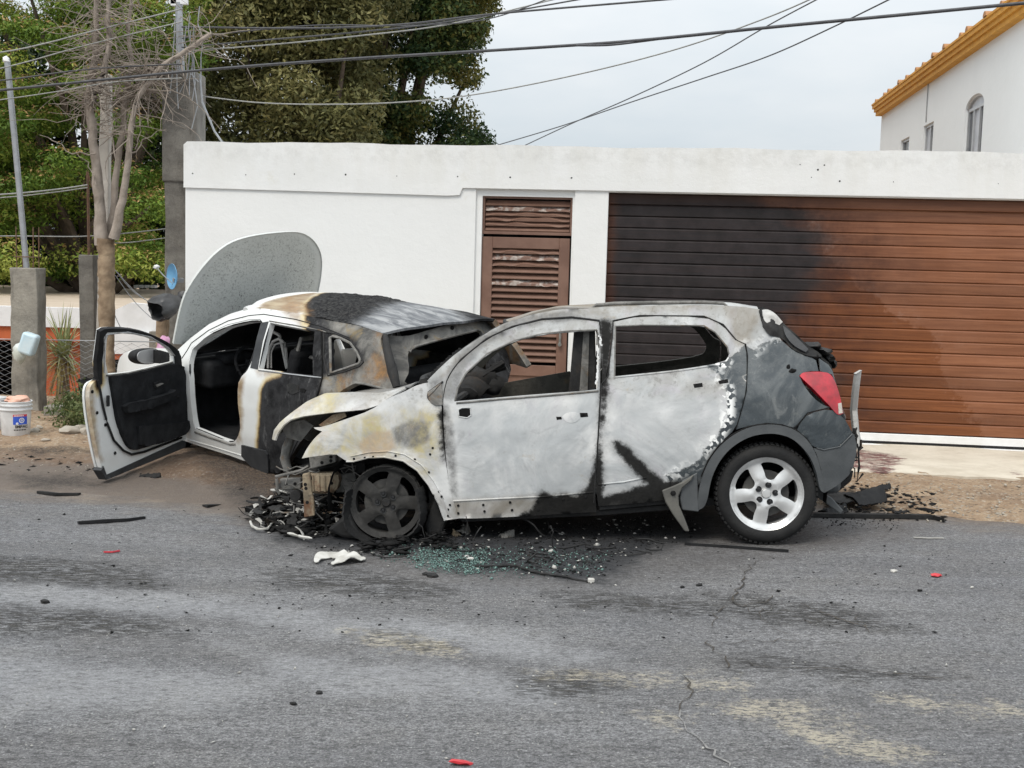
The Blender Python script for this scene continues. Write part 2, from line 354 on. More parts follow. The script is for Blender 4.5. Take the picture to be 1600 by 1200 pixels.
M['rubber'] = simple('black_rubber', (.010, .010, .011), (.019, .019, .02), 12, .75, Specular_IOR_Level=.3)
M['yellow'] = simple('ochre_trim', (.62, .30, .035), (.50, .23, .025), 6, .75, bump=.2)
M['clay'] = simple('clay_tile', (.34, .16, .07), (.42, .22, .10), 12, .85)
def m_glass():
    n = NT('dark_glass'); return n.done((.03, .035, .045), .06, 0, None, Specular_IOR_Level=.8)
M['glass'] = m_glass()
M['curtain'] = simple('pale_curtain', (.42, .43, .46), (.52, .53, .56), 4, .4)
M['alu'] = simple('aluminium_frame', (.5, .5, .5), (.42, .42, .43), 8, .4, .6)
M['black'] = simple('soot_shade_black', (.006, .006, .006), (.016, .0155, .0155), 14, .9, bump=.5, Specular_IOR_Level=.2)  # serves soot, and the painted shade inside the orange house

# ================================================================ road
def G(P, z=0.): return [tuple(ground(x, y, z)[:2]) for x, y in P]
ROADR = {
 'soot': [[(380, 800), (430, 775), (700, 760), (1090, 770), (1115, 835), (1010, 868), (945, 912), (860, 905), (760, 880), (650, 868), (560, 862), (430, 845)], [(640, 850), (760, 850), (930, 905), (700, 895)]],
 'damp': [[(330, 790), (450, 850), (600, 905), (900, 925), (1150, 890), (1290, 860), (1450, 830), (1420, 800), (1250, 780), (800, 740), (420, 740)], [(1280, 780), (1460, 800), (1420, 845), (1290, 850)]],
 'ravel': [[(420, 893), (560, 890), (700, 922), (690, 940), (560, 932), (440, 910)], [(-60, 868), (120, 878), (250, 895), (260, 918), (120, 912), (-60, 905)], [(-80, 950), (130, 955), (270, 975), (270, 995), (120, 990), (-80, 985)],
           [(860, 930), (1060, 935), (1120, 945), (1080, 960), (900, 948)], [(560, 990), (650, 995), (700, 1012), (600, 1010)], [(1120, 1022), (1330, 1040), (1500, 1060), (1330, 1055), (1150, 1040)], [(820, 1052), (960, 1065), (900, 1095), (820, 1080)], [(1100, 930), (1300, 945), (1420, 985), (1200, 975)]],
 'sand': [[(1120, 1103), (1230, 1098), (1330, 1120), (1250, 1132), (1150, 1118)], [(1230, 1138), (1330, 1142), (1470, 1186), (1340, 1184)], [(1003, 1118), (1062, 1122), (1052, 1137)], [(540, 985), (690, 1000), (720, 1025), (600, 1015)], [(1390, 1088), (1600, 1105), (1600, 1118), (1400, 1100)], [(840, 1050), (1150, 1062), (1150, 1072), (860, 1062)]],
 'pale': [[(-100, 905), (300, 930), (800, 985), (1000, 1040), (800, 1030), (300, 960), (-100, 945)], [(-100, 1010), (250, 1040), (500, 1060), (300, 1110), (-100, 1100)], [(350, 1010), (800, 1050), (900, 1110), (500, 1080)]],
}
ROADR = {k: [G(p) for p in v] for k, v in ROADR.items()}
xs = np.concatenate([[-400, -120, -40, -15, -9], np.arange(-6.5, 6.5, .07), [9, 15, 40, 120, 400]])
ys = np.concatenate([[-400, -60, -15, -4, 1], np.arange(3.2, 10.4, .07), [11.5, 13]])
def sheet(name, xs, ys, hf, mat, regs, keys, ex=None):
    X, Y = np.meshgrid(xs, ys); X = X.ravel(); Y = Y.ravel(); Z = hf(X, Y); nx, ny = len(xs), len(ys)
    i, j = np.meshgrid(np.arange(nx - 1), np.arange(ny - 1)); a = (j * nx + i).ravel(); Fq = np.stack([a, a + 1, a + nx + 1, a + nx], 1)
    at = {k: sdf(regs[k], X, Y) if k in regs else np.full(len(X), -.6) for k in keys}
    if ex: at['edge'] = ex(X, Y)
    o = mesh_obj(name, np.stack([X, Y, Z], 1), Fq, mat, None, True, at, uniform=4); o['kind'] = 'structure'; return o
EDGE_X = np.array([-60, -12, -4.1, -3.2, -2.3, -1.6, 2.3, 3.0, 3.9, 12, 60]); EDGE_Y = np.array([16, 10.6, 9.72, 9.55, 9.1, 8.85, 9.35, 9.15, 8.95, 8.0, 2.0])
def dist_edge(X, Y): return Y - np.interp(X, EDGE_X, EDGE_Y) + .12 * wob(X, Y * 2, 2.2, 3) + .05 * wob(X, Y, 9, 4)
sheet('road', xs, ys, lambda X, Y: .004 * wob(X, Y, .8, 5) * (np.abs(X) < 8) * (Y > 3) + ZS(X, Y), M['asphalt'], ROADR, ('soot', 'damp', 'sand', 'ravel', 'pale'), lambda X, Y: np.clip(dist_edge(X, Y), -3, 1))
def dirt_h(X, Y):
    d = dist_edge(X, Y); b = np.clip((d + .05) * .07, -.08, .09)
    g = np.clip((d - .1) / .5, 0, 1) * (np.abs(X) < 9)
    h = b + g * (.014 * wob(X, Y, 5, 6) + .008 * wob(X, Y, 16, 7) + .005 * wob(X, Y, 40, 8))
    return h + ZS(X, Y) + np.clip((Y - 14.6), 0, 1) * -.1 - np.clip(Y - 15.5, 0, 30) * .12 * (X < 30) 
DIRTR = {'damp': [G([(-80, 700), (140, 712), (250, 690), (330, 700), (460, 730), (470, 830), (330, 800), (140, 765), (-80, 758)], .05), G([(1270, 800), (1420, 808), (1480, 818), (1600, 822), (1600, 840), (1270, 830)], .03)],
         'pale': [G([(-80, 718), (150, 730), (420, 770), (430, 800), (200, 780), (-80, 758)], .03), G([(1270, 818), (1600, 822), (1600, 840), (1270, 838)], .02)],
         'soot': [G([(290, 715), (380, 720), (470, 750), (480, 830), (400, 800), (330, 745)], .04), G([(0, 703), (120, 706), (180, 712), (60, 714)], .05), G([(560, 700), (1300, 730), (1300, 800), (560, 830)], .03), G([(1290, 765), (1345, 768), (1350, 790), (1290, 795)], .04), G([(20, 740), (120, 742), (160, 755), (50, 758)], .03)]}
xs2 = np.concatenate([[-400, -120, -40, -15, -9.5], np.arange(-7.2, 6.6, .06), [9, 15, 40, 120, 400]])
ys2 = np.concatenate([np.arange(8.2, 13.9, .06), [14.6, 15.5, 18, 24, 32, 45, 80, 200, 800]])
sheet('dirt_verge', xs2, ys2, dirt_h, M['dirt'], DIRTR, ('damp', 'soot', 'pale'))

def ribbon(name, pts, wd, mat, z=.009):
    P = [np.array(ground(x, y, z)) for x, y in pts]; Q = []
    for a, b in zip(P[:-1], P[1:]):
        k = max(2, int(np.linalg.norm(b - a) / .05))
        for t in range(k): Q.append(a + (b - a) * t / k + np.array([random.gauss(0, .012), random.gauss(0, .012), 0]))
    V = []
    for i, q in enumerate(Q):
        d = Q[min(i + 1, len(Q) - 1)] - Q[max(i - 1, 0)]; nrm = np.array([-d[1], d[0], 0]); nrm /= np.linalg.norm(nrm) + 1e-9
        h = wd * random.uniform(.12, .62) * (1 if 0 < i < len(Q) - 1 else .1); V += [q + nrm * h, q - nrm * h]
    return V, [(2 * i, 2 * i + 1, 2 * i + 3, 2 * i + 2) for i in range(len(Q) - 1)]
cr = MB(); crl = MB()
for pts, wd in (([(1165, 900), (1150, 930), (1145, 940), (1160, 948), (1200, 940), (1210, 925)], .012), ([(1140, 945), (1120, 960), (1108, 985)], .012), ([(1105, 1000), (1112, 1012), (1130, 1022), (1140, 1032), (1133, 1052)], .011), ([(1150, 940), (1180, 962), (1215, 968)], .006), ([(1185, 948), (1192, 975), (1230, 990), (1300, 996)], .005), ([(1215, 965), (1260, 968), (1290, 985)], .005), ([(1120, 965), (1160, 978), (1200, 975)], .005), ([(1160, 900), (1175, 880), (1190, 872)], .006), ([(1340, 960), (1360, 990), (1420, 1000)], .006), ([(1250, 942), (1290, 957), (1320, 970), (1380, 982)], .012),
                ([(1415, 988), (1435, 998)], .01), ([(1110, 1005), (1200, 1000), (1350, 1006)], .006), ([(1133, 1030), (1200, 1042), (1330, 1046), (1500, 1062)], .008), ([(1070, 1055), (1077, 1080), (1060, 1110), (1068, 1125)], .01), ([(1500, 1015), (1580, 1030)], .007)):
    cr.add(*ribbon('c', pts, wd, None))
for pts, wd in (([(1062, 1105), (1066, 1128), (1080, 1150), (1105, 1165), (1125, 1180), (1160, 1205)], .012),): crl.add(*ribbon('c', pts, wd, None))
M['crack'] = simple('crack_dirt', (.03, .027, .024), (.075, .06, .045), 30, .95); M['crackl'] = simple('crack_dust', (.16, .155, .15), (.27, .26, .25), 30, .95)
cr.build('road_crack', M['crack'])['kind'] = 'structure'; crl.build('road_crack', M['crackl'])['kind'] = 'structure'

# ================================================================ garage wall
WALL = Frame(Matrix.Translation((3.6, 12.36, 0)) @ Matrix.Rotation(-.1204, 4, 'Z'))
flat = lambda a, b: a * 0.
def WP(x, y, dep=0.): return WALL.hit((x, y), 1, lambda a, b: a * 0. + dep)
garage = empty('garage_building', WALL.M); tag(garage, 'white plastered wall building with louvred door and burnt wooden garage door', 'building')
x_l = WP(288, 420)[0]; zt_l = WP(289, 221)[2]; zt_r = WP(1600, 239)[2]; x_r = WP(1600, 400)[0]; sl_ = (zt_r - zt_l) / (x_r - x_l); X_END = x_r + 4.5
gx0 = WP(950, 330)[0]; gzt = .5 * (WP(952, 300)[2] + WP(1600, 313)[2]); gx1 = gx0 + 5.2; gz0 = .115
dx0 = WP(743, 330)[0]; dx1 = WP(898, 330)[0]; dzt = WP(820, 297)[2]
zb_l = WP(289, 293)[2]
top = [(x, zt_l + sl_ * (x - x_l) + .006 * math.sin(x * 3.1) + .004 * math.sin(x * 8)) for x in np.linspace(x_l + .04, X_END, 60)]
outer = [(x_l + .012, -.3), (x_l + .012, zt_l - .03)] + top + [(X_END, -.3)]
gh = [(gx0, gz0), (gx0, gzt), (gx1, gzt), (gx1, gz0)]; dh = [(dx0, .14), (dx0, dzt), (dx1, dzt), (dx1, .14)]
panel('wall', WALL, 1, flat, outer, [gh, dh], .25, .30, M['plaster'], garage, local=True, smooth_it=0, towards=(0, -1, 0))
bandp = [(x_l, zb_l), (x_l, zt_l - .035)] + [(x, z + .001) for x, z in top] + [(X_END, gzt + .012), (dx0 - .14, gzt + .012), (dx0 - .17, zb_l - .02), (dx0 - .3, zb_l - .03)]
panel('parapet_band', WALL, 1, lambda a, b: a * 0 - .022, bandp, [], .25, .024, M['plaster'], garage, local=True, smooth_it=0, towards=(0, -1, 0))
bk = MB(); bk.box(((x_l + X_END) / 2, 3.2, 1.2), (X_END - x_l - .05, 5.6, 2.4)); bk.build('building_body', M['plaster'], garage)
hl = MB()                                         # nail holes along the parapet
for px, py in ((460, 272), (540, 273), (620, 275), (715, 276), (797, 277), (893, 278), (1250, 257), (1288, 258), (1278, 265), (1268, 277), (1396, 284), (1560, 287), (301, 271), (384, 273), (1312, 283)):
    p = WP(px, py, -.0225); r = random.uniform(.005, .011); hl.add([(p[0] + r * random.uniform(.7, 1.2) * math.cos(t), -.0235, p[2] + r * random.uniform(.7, 1.2) * math.sin(t)) for t in np.linspace(0, 5.4, 7)], [tuple(range(7))])
hl.build('nail_hole', M['black'], garage)['kind'] = 'stuff'
# --- garage door: 21 boards
DEP = .10; bz0_ = WP(1400, 677, DEP)[2] - gz0; bh_ = (gzt - gz0 - bz0_) / 20; gd = empty('garage_door', None, garage); gd.location = (gx0, DEP, gz0)
GW, GH = gx1 - gx0, gzt - gz0
def m_wood():
    n = NT('scorched_wood_board')
    tcn = n.t.nodes.new('ShaderNodeTexCoord'); tcn.object = gd; o = tcn.outputs['Object']; n._o = o
    gr = n.noise(3.2, 7, .7, n.scl(o, (.35, 1, 9)), .6); gr2 = n.noise(14, 5, .7, n.scl(o, (.12, 1, 6)))
    sx = n.nd('SeparateXYZ', 0, None, i0=o); sz = n.nd('SeparateXYZ', 2, None, i0=o)
    c = n.mix(n.mr(gr, .25, .75), (.120, .035, .009), (.235, .080, .025)); c = n.mix(n.mr(gr2, .5, .8, 0, .6), c, (.075, .020, .006))
    hz = n.math('DIVIDE', sz, GH)
    nb = n.noise(1.6, 6, .62); nb2 = n.noise(5, 6, .65)
    def line(pts): return n.nd('SeparateColor', 0, None, i0=n.ramp(hz, [(p, (v / GW,) * 3) for p, v in pts]))
    P = lambda px, py: ((WP(px, py)[2] - gz0) / GH, WP(px, py)[0] - gx0)
    b1 = line(sorted([P(1550, 690), P(1515, 650), P(1480, 600), P(1465, 530), P(1395, 490), P(1345, 440), P(1300, 400), P(1275, 370), P(1260, 350), P(1230, 325), P(1190, 308)]))
    d1 = n.math('SUBTRACT', n.math('DIVIDE', sx, GW), b1)                    # beyond it the varnish is bleached and dusty
    bl = n.mr(n.math('MULTIPLY_ADD', n.math('SUBTRACT', n.noise(3.2, 6, .8), .5), .17, d1), -.003, .006)
    c = n.mix(n.math('MULTIPLY', bl, n.mr(nb, .2, .8, .3, .75)), c, n.mix(n.mr(gr, .3, .7), (.215, .088, .046), (.31, .142, .080)))
    sp_ = n.math('MULTIPLY', n.mr(n.math('ABSOLUTE', n.math('SUBTRACT', d1, .012)), .0, .055, 1, 0), n.mr(n.noise(2.6, 6, .8), .50, .66)); c = n.mix(n.math('MULTIPLY', sp_, n.mr(n.math('DIVIDE', sz, GH), .35, .8, .1, .6)), c, (.42, .30, .25))
    b2 = line(sorted([P(1330, 690), P(1300, 600), P(1290, 540), P(1265, 490), P(1320, 440), P(1350, 405), P(1325, 380), P(1300, 350), P(1265, 330), P(1225, 312)]))
    d2 = n.math('SUBTRACT', n.math('DIVIDE', sx, GW), b2)
    bi = n.nd('TexWhiteNoise', 0, {'noise_dimensions': '1D'}, W=n.math('FLOOR', n.math('DIVIDE', n.math('SUBTRACT', sz, bz0_), bh_)))
    nbx = n.noise(1.3, 6, .7, n.scl(o, (.45, 1, 2.2)))
    d2 = n.math('MULTIPLY_ADD', n.math('SUBTRACT', bi, .5), .045, d2); d2 = n.math('MULTIPLY_ADD', n.math('SUBTRACT', nbx, .5), .16, d2)
    hal = n.mr(n.math('MULTIPLY_ADD', n.math('SUBTRACT', nb, .5), .10, d2), .20, -.02); c = n.mix(n.math('MULTIPLY', hal, n.mr(nb2, .25, .7, .9, .35)), c, (.040, .011, .006))
    k = n.mr(n.math('MULTIPLY_ADD', n.math('SUBTRACT', nb, .5), .13, d2), .03, -.085)
    k = n.math('MULTIPLY', k, n.mr(n.math('MULTIPLY_ADD', n.math('SUBTRACT', nb2, .5), .25, sx), .0, .14, .35, 1))   # the left edge by the jamb is less scorched
    sc = n.mix(n.mr(nb2, .3, .7), (.006, .0055, .0065), (.020, .018, .021)); c = n.mix(n.math('MULTIPLY', k, n.mr(gr2, .2, .8, 1, .88)), c, sc)
    c = n.mix(1.0, c, n.mix(bi, (.80, .80, .80), (1.14, 1.14, 1.14)), 'MULTIPLY')
    lintel_shade = n.mr(sz, GH - .16, GH, 0, .55); c = n.mix(lintel_shade, c, (.05, .022, .013))  # upper edge darkened in colour: shade under the lintel
    return n.done(c, n.mix(k, (.48, .48, .48), (.62, .62, .62)), 0, n.bump(n.math('ADD', gr, gr2), .25, .006), Specular_IOR_Level=.4)
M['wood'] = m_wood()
NBD = 20; bz0 = WP(1400, 677, DEP)[2] - gz0; bh = (GH - bz0) / NBD; sec = 0
prof = [(0, .014), (.003, .010), (.007, .002), (.010, 0), (bh - .016, -.001), (bh - .006, .006), (bh - .001, .014), (bh - .001, .035), (0, .035)]
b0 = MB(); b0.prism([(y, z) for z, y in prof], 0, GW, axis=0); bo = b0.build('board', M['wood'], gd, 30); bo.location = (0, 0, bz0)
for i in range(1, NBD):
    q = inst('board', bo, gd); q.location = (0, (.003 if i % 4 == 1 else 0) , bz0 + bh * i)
bs = MB(); bs.box((GW / 2, .012, bz0 - .048), (GW, .05, .082)); bev(bs.build('bottom_rail', M['whitepaint'], gd), .006); rs = MB(); rs.box((GW / 2, .012, bz0 - .11), (GW, .045, .05)); rs.build('rubber_seal', M['rubber'], gd)
bb = MB(); bb.box((GW / 2, .06, GH / 2), (GW, .02, GH)); bb.build('back_sheet', M['black'], gd)
# --- louvred door
ld = empty('louvre_door', None, garage); ld.location = (0, 0, 0)
cx0 = WP(752.5, 340)[0]; cx1 = WP(894, 330)[0]; czt = WP(820, 307)[2]
cs = MB(); cs.box(((dx0 + cx0) / 2, .075, (dzt + .14) / 2), (cx0 - dx0, .09, dzt - .14)); cs.box(((dx1 + cx1) / 2, .075, (dzt + .14) / 2), (dx1 - cx1, .09, dzt - .14)); cs.box(((cx0 + cx1) / 2, .0755, (dzt + czt) / 2), (cx1 - cx0, .09, dzt - czt))
cs.build('casing', M['plaster'], ld)
def slat_mesh(L, h, t=.006, bend=0., seed=0):
    n = 24; V = []; g = random.Random(seed); a = g.uniform(.25, .75)
    for i in range(n + 1):
        s = i / n; x = (s - .5) * L; b = bend * math.exp(-((s - a) / .22) ** 2) + (bend * .35 * math.sin(s * 19 + seed) if bend else 0)
        for (y, z) in ((-h * .42, -h * .5), (-h * .42 - .004, -h * .5 + t * 1.5 + b), (h * .42, h * .5 + b * .2), (h * .42, h * .5 - t)): V.append((x, y, z))
    Fc = [(i * 4 + k, (i + 1) * 4 + k, (i + 1) * 4 + (k + 1) % 4, i * 4 + (k + 1) % 4) for i in range(n) for k in range(4)] + [(0, 1, 2, 3), (4 * n + 3, 4 * n + 2, 4 * n + 1, 4 * n)]
    return V, Fc
def louvre(x0, x1, zs, dep, par, bends=()):
    L = x1 - x0; base = None
    for i, z in enumerate(zs):
        if i in bends:
            V, Fc = slat_mesh(L, .060, .004, .022 + .01 * (i % 2), i + 3); o = mesh_obj('slat', V, Fc, M['peeled'] if bends[i] else M['brown'], par)
        elif base is None: V, Fc = slat_mesh(L, .060); o = base = mesh_obj('slat', V, Fc, M['brown'], par)
        else: o = inst('slat', base, par)
        o.location = ((x0 + x1) / 2, dep, z)
tx0, tx1 = cx0 + .012, cx1 - .012; tz0 = WP(820, 366)[2]; tz1 = czt - .01
fr = MB(); fr.box((cx0 + .012, .10, (tz0 + tz1) / 2), (.024, .06, tz1 - tz0)); fr.box((cx1 - .012, .10, (tz0 + tz1) / 2), (.024, .06, tz1 - tz0)); fr.box(((cx0 + cx1) / 2, .1, tz1), (cx1 - cx0, .062, .022)); fr.box(((cx0 + cx1) / 2, .1, tz0 + .012), (cx1 - cx0, .062, .03))
fr.build('transom_frame', M['brown'], ld)
louvre(cx0 + .03, cx1 - .03, [WP(820, y)[2] for y in (317, 325, 333, 341, 349, 357)], .105, ld, {1: 1, 2: 0, 3: 0, 4: 0})
lx0 = WP(751.5, 400)[0]; lx1 = WP(889, 400)[0]; lzt = WP(820, 371)[2]; zr1 = WP(820, 388.5)[2]; zr0 = WP(820, 571)[2]; zb1 = WP(820, 588)[2]
sx0 = WP(768, 400)[0]; sx1 = WP(872.5, 400)[0]
lf = MB(); lf.box(((lx0 + sx0) / 2, .085, (lzt + .16) / 2), (sx0 - lx0, .045, lzt - .16)); lf.box(((lx1 + sx1) / 2, .085, (lzt + .16) / 2), (lx1 - sx1, .045, lzt - .16))
lf.box(((sx0 + sx1) / 2, .0855, (lzt + zr1) / 2), (sx1 - sx0, .045, lzt - zr1)); lf.box(((sx0 + sx1) / 2, .0855, (zr0 + zb1) / 2), (sx1 - sx0, .045, zr0 - zb1)); lf.box(((sx0 + sx1) / 2, .0855, .24), (sx1 - sx0, .045, .16)); bev(lf.build('door_leaf', M['brown'], ld), .004)
lp = MB(); lp.box(((sx0 + sx1) / 2, .095, (zb1 + .32) / 2), (sx1 - sx0, .02, zb1 - .32)); lp.build('kick_panel', M['brown'], ld)
louvre(sx0, sx1, [zr1 - .025 - .0668 * i for i in range(int((zr1 - zr0 - .02) / .0668))], .092, ld, {0: 0, 1: 1, 2: 0, 5: 1})
bb = MB(); bb.box(((cx0 + cx1) / 2, .16, (czt + .14) / 2), (cx1 - cx0, .01, czt - .14)); bb.build('backing_panel', M['black'], ld)
hp = WP(875, 530, .06); h_ = MB(); h_.box((hp[0], .055, hp[2] + .04), (.024, .012, .16)); h_.lathe([(.0, -.03), (.02, -.03), (.022, -.012), (.012, 0), (.012, .012)], 16, 1, (hp[0], .05, hp[2] - .055)); h_.tube([(hp[0], .05, hp[2] + .09), (hp[0], .02, hp[2] + .085), (hp[0], .02, hp[2] + .0)], .009); h_.build('door_handle', M['steel'], ld, 40)
# --- concrete apron in front
ax = np.arange(-6.5, 6.5, .07)
def apron():
    V = []; Q = []; nx = len(ax); ny = 22
    for j in range(ny):
        for i, x in enumerate(ax):
            f = -1.72 + .05 * math.sin(x * 2.3) + .03 * math.sin(x * 7 + 1) + .02 * math.sin(x * 17); y = f + (0.28 - f) * max(0, j - 1) / (ny - 2); z = .112 - .012 * (y < f + .1) + .006 * math.sin(x * 2 + y * 3)
            V.append((x, y, z if j else -.1))
    for j in range(ny - 1):
        for i in range(nx - 1): Q.append((j * nx + i, j * nx + i + 1, (j + 1) * nx + i + 1, (j + 1) * nx + i))
    V = np.array(V); R = [WALL.hit2([(1335, 700), (1350, 703), (1385, 708), (1412, 714), (1405, 722), (1390, 728), (1393, 738), (1375, 741), (1362, 733), (1345, 735), (1330, 730)], 2, lambda a, b: .112), WALL.hit2([(1578, 735), (1590, 737), (1588, 741)], 2, lambda a, b: .112)]
    o = mesh_obj('garage_apron', V, Q, M['apron'], None, 40, {'soot': sdf(R, V[:, 0], V[:, 1])}); o.matrix_world = WALL.M; o['kind'] = 'structure'
apron()
# ================================================================ car materials
def m_ashcar():
    n = NT('burnt_car_paint'); o = n.obj
    sw = n.noise(1.5, 4, .55, None, 1.3); sw2 = n.noise(2.8, 4, .55, None, .9); f = n.noise(24, 5, .7); ff = n.noise(90, 3, .7)
    c = n.mix(n.mr(sw, .32, .68), (.43, .445, .45), (.60, .60, .595)); c = n.mix(n.mr(sw2, .5, .72, 0, .6), c, (.70, .70, .695)); zz = n.nd('SeparateXYZ', 2, None, i0=o); hi_ = n.mr(zz, .93, 1.06); ed = n.math('MULTIPLY', n.mr(n.math('MULTIPLY_ADD', n.math('SUBTRACT', sw2, .5), .30, n.attr('edge')), .16, .02), n.math('SUBTRACT', 1, hi_)); c = n.mix(n.math('MULTIPLY', hi_, n.mr(n.noise(3.5, 6, .7, None, 1.), .3, .65, .15, .8)), c, (.30, .29, .27)); c = n.mix(n.math('MULTIPLY', hi_, n.mr(f, .5, .68, 0, .6)), c, (.16, .15, .135)); c = n.mix(n.math('MULTIPLY', ed, .75), c, (.74, .735, .72)); c = n.mix(n.mr(n.noise(2.2, 5, .6, None, 3.), .52, .72, 0, .55), c, (.45, .43, .46)); c = n.mix(n.mr(n.noise(1.5, 5, .62, None, .9), .46, .66, 0, .75), c, (.37, .39, .40)); c = n.mix(n.mr(n.noise(2.2, 4, .6, None, 2.), .58, .72, 0, .6), c, (.31, .315, .32))
    c = n.mix(n.mr(f, .56, .74, 0, .35), c, (.30, .29, .28))
    c = n.mix(n.mr(n.noise(7, 6, .75, None, 1.), .62, .74, 0, .5), c, (.36, .30, .22))
    y = n.mask('yel', n.noise(3.2, 5, .65), .5, .10)
    yc = n.mix(n.mr(n.noise(5, 6, .7, None, 1.5), .38, .60), (.36, .335, .28), (.47, .40, .20)); yc = n.mix(n.mr(n.noise(8, 6, .7), .54, .70, 0, .8), yc, (.47, .34, .22)); yc = n.mix(n.mr(n.noise(2.3, 5, .6, None, 1), .5, .62, 0, .8), yc, (.25, .26, .26)); yc = n.mix(n.mr(sw2, .53, .7, 0, .75), yc, (.62, .60, .55))
    c = n.mix(n.math('MULTIPLY', y, n.mr(n.noise(2.0, 6, .7, None, 2.), .38, .60, .25, .9)), c, yc)
    t = n.mask('tan', n.noise(9, 6, .7), .10, .04); c = n.mix(n.math('MULTIPLY', t, n.mr(sw2, .25, .7, .35, .9)), c, (.20, .165, .12))
    tp = n.mask('rust', n.noise(9, 6, .75), .08, .02); c = n.mix(n.math('MULTIPLY', tp, .75), c, n.mix(n.mr(f, .35, .65), (.46, .34, .22), (.40, .33, .25)))
    g = n.mask('grey', n.noise(9, 6, .75), .07, .022); c = n.mix(n.math('MULTIPLY', g, n.mr(f, .3, .7, .8, .35)), c, (.12, .118, .118))
    # paint that survived, with a dusty film
    nzp = n.noise(17, 6, .75); ap = n.attr('paint'); pm = n.mr(n.math('MULTIPLY_ADD', n.math('SUBTRACT', nzp, .5), .07, ap), -.006, .006)
    pc = n.mix(n.mr(n.noise(2.4, 6, .68, None, 1.2), .42, .68, 0, .75), (.040, .049, .055), (.13, .14, .142)); pc = n.mix(n.mr(n.noise(13, 6, .8), .58, .72, 0, .4), pc, (.17, .175, .16)); pc = n.mix(n.mr(n.noise(7, 6, .75, n.scl(o, (1, 1, .45)), 1.), .60, .68, 0, .5), pc, (.20, .205, .20))
    c = n.mix(pm, c, pc)
    vv = n.vor(42, out='Color'); vz = n.nd('SeparateColor', 0, None, i0=vv)
    fl = n.math('MULTIPLY', n.math('MULTIPLY', n.mr(n.math('ABSOLUTE', ap), .015, .065, 1, 0), n.mr(n.noise(3.3, 4), .38, .52)), n.mr(vz, .50, .52)); c = n.mix(fl, c, (.85, .85, .83))   # paint flakes at the edge of the burn
    kw = n.mask('soot', n.noise(9, 6, .75), .10, .06); c = n.mix(n.math('MULTIPLY', kw, n.mr(ff, .3, .7, .9, .45)), c, (.10, .098, .096))
    k = n.mask('soot', n.noise(13, 6, .82), .09, .016); c = n.mix(n.math('MULTIPLY', k, .97), c, n.mix(f, (.006, .006, .006), (.026, .025, .024)))
    film = n.mr(n.noise(26, 5, .7), .35, .7, .14, .38)
    ro = n.mix(n.math('MULTIPLY', pm, n.math('SUBTRACT', 1, k)), (.82, .82, .82), film)
    hb = n.math('ADD', n.math('MULTIPLY', sw2, 1.6), n.math('MULTIPLY', f, .16)); hb = n.math('MULTIPLY', hb, n.math('SUBTRACT', 1, n.math('MULTIPLY', pm, .92)))
    hb = n.math('MULTIPLY_ADD', fl, .5, hb); hb = n.math('MULTIPLY_ADD', n.noise(1.7, 4, .5, None, 1.2), 2.5, hb)
    return n.done(c, ro, 0, n.bump(hb, .55, .012), Specular_IOR_Level=n.math('MULTIPLY', n.math('SUBTRACT', 1, n.math('MULTIPLY', k, .85)), n.math('MULTIPLY_ADD', pm, .25, .3)))
M['ashcar'] = m_ashcar()
def m_burnsteel(name, a, b, rust, rs=.55):
    n = NT(name); c = n.mix(n.mr(n.noise(7, 6, .65, None, 1), .3, .7), a, b); c = n.mix(n.mr(n.noise(5, 6, .7), rs, rs + .15, 0, .85), c, rust); c = n.mix(n.mr(n.noise(26, 5, .7), .58, .7, 0, .6), c, (.03, .028, .026))
    return n.done(c, .8, .15, n.bump(n.noise(30, 5, .7), .5, .01))
M['bsteel'] = m_burnsteel('burnt_steel', (.10, .098, .09), (.25, .24, .225), (.16, .10, .05))
M['dsteel'] = m_burnsteel('charred_steel', (.010, .010, .0105), (.030, .029, .028), (.05, .036, .026))
M['rsteel'] = m_burnsteel('rusted_steel', (.16, .13, .09), (.36, .29, .20), (.13, .055, .025), .46)
M['palesteel'] = m_burnsteel('pale_steel', (.40, .39, .37), (.55, .54, .52), (.22, .15, .08), .58)
M['farskin'] = m_burnsteel('soot_dark_skin', (.045, .043, .037), (.10, .095, .08), (.14, .10, .05), .58)
M['ricol'] = m_burnsteel('burnt_rim', (.020, .0195, .019), (.046, .044, .041), (.11, .10, .08), .62)
M['claddark'] = simple('charred_seal', (.05, .052, .055), (.03, .031, .033), 8, .6)
M['tyre'] = simple('tyre_rubber', (.010, .010, .0105), (.020, .0195, .019), 9, .75, bump=.35, bscale=60, Specular_IOR_Level=.35)
M['alloy'] = simple('silver_alloy', (.62, .62, .615), (.70, .70, .69), 6, .27, .45, bump=.05)
M['plastic'] = simple('dark_plastic', (.060, .065, .068), (.085, .090, .093), 8, .5, bump=.15, bscale=80)
M['greyflap'] = simple('scuffed_plastic', (.085, .082, .075), (.13, .125, .11), 9, .7)
M['lamp'] = simple('red_lens', (.55, .008, .024), (.30, .005, .012), 14, .10, bump=.06, bscale=18, Coat_Weight=.6, Specular_IOR_Level=.7)
M['lampclear'] = simple('clear_lens', (.62, .58, .52), (.5, .46, .4), 12, .25)
M['lug'] = simple('lug_nut', (.035, .035, .037), (.06, .06, .06), 20, .3, .6)
M['disc'] = simple('brake_disc', (.035, .034, .033), (.08, .077, .07), 10, .6, .3)

def rs_(P, n):
    P = np.array(P); L = np.concatenate([[0], np.cumsum(np.linalg.norm(np.diff(P, axis=0), axis=1))]); t = np.linspace(0, L[-1], n); return np.stack([np.interp(t, L, P[:, k]) for k in range(P.shape[1])], 1)
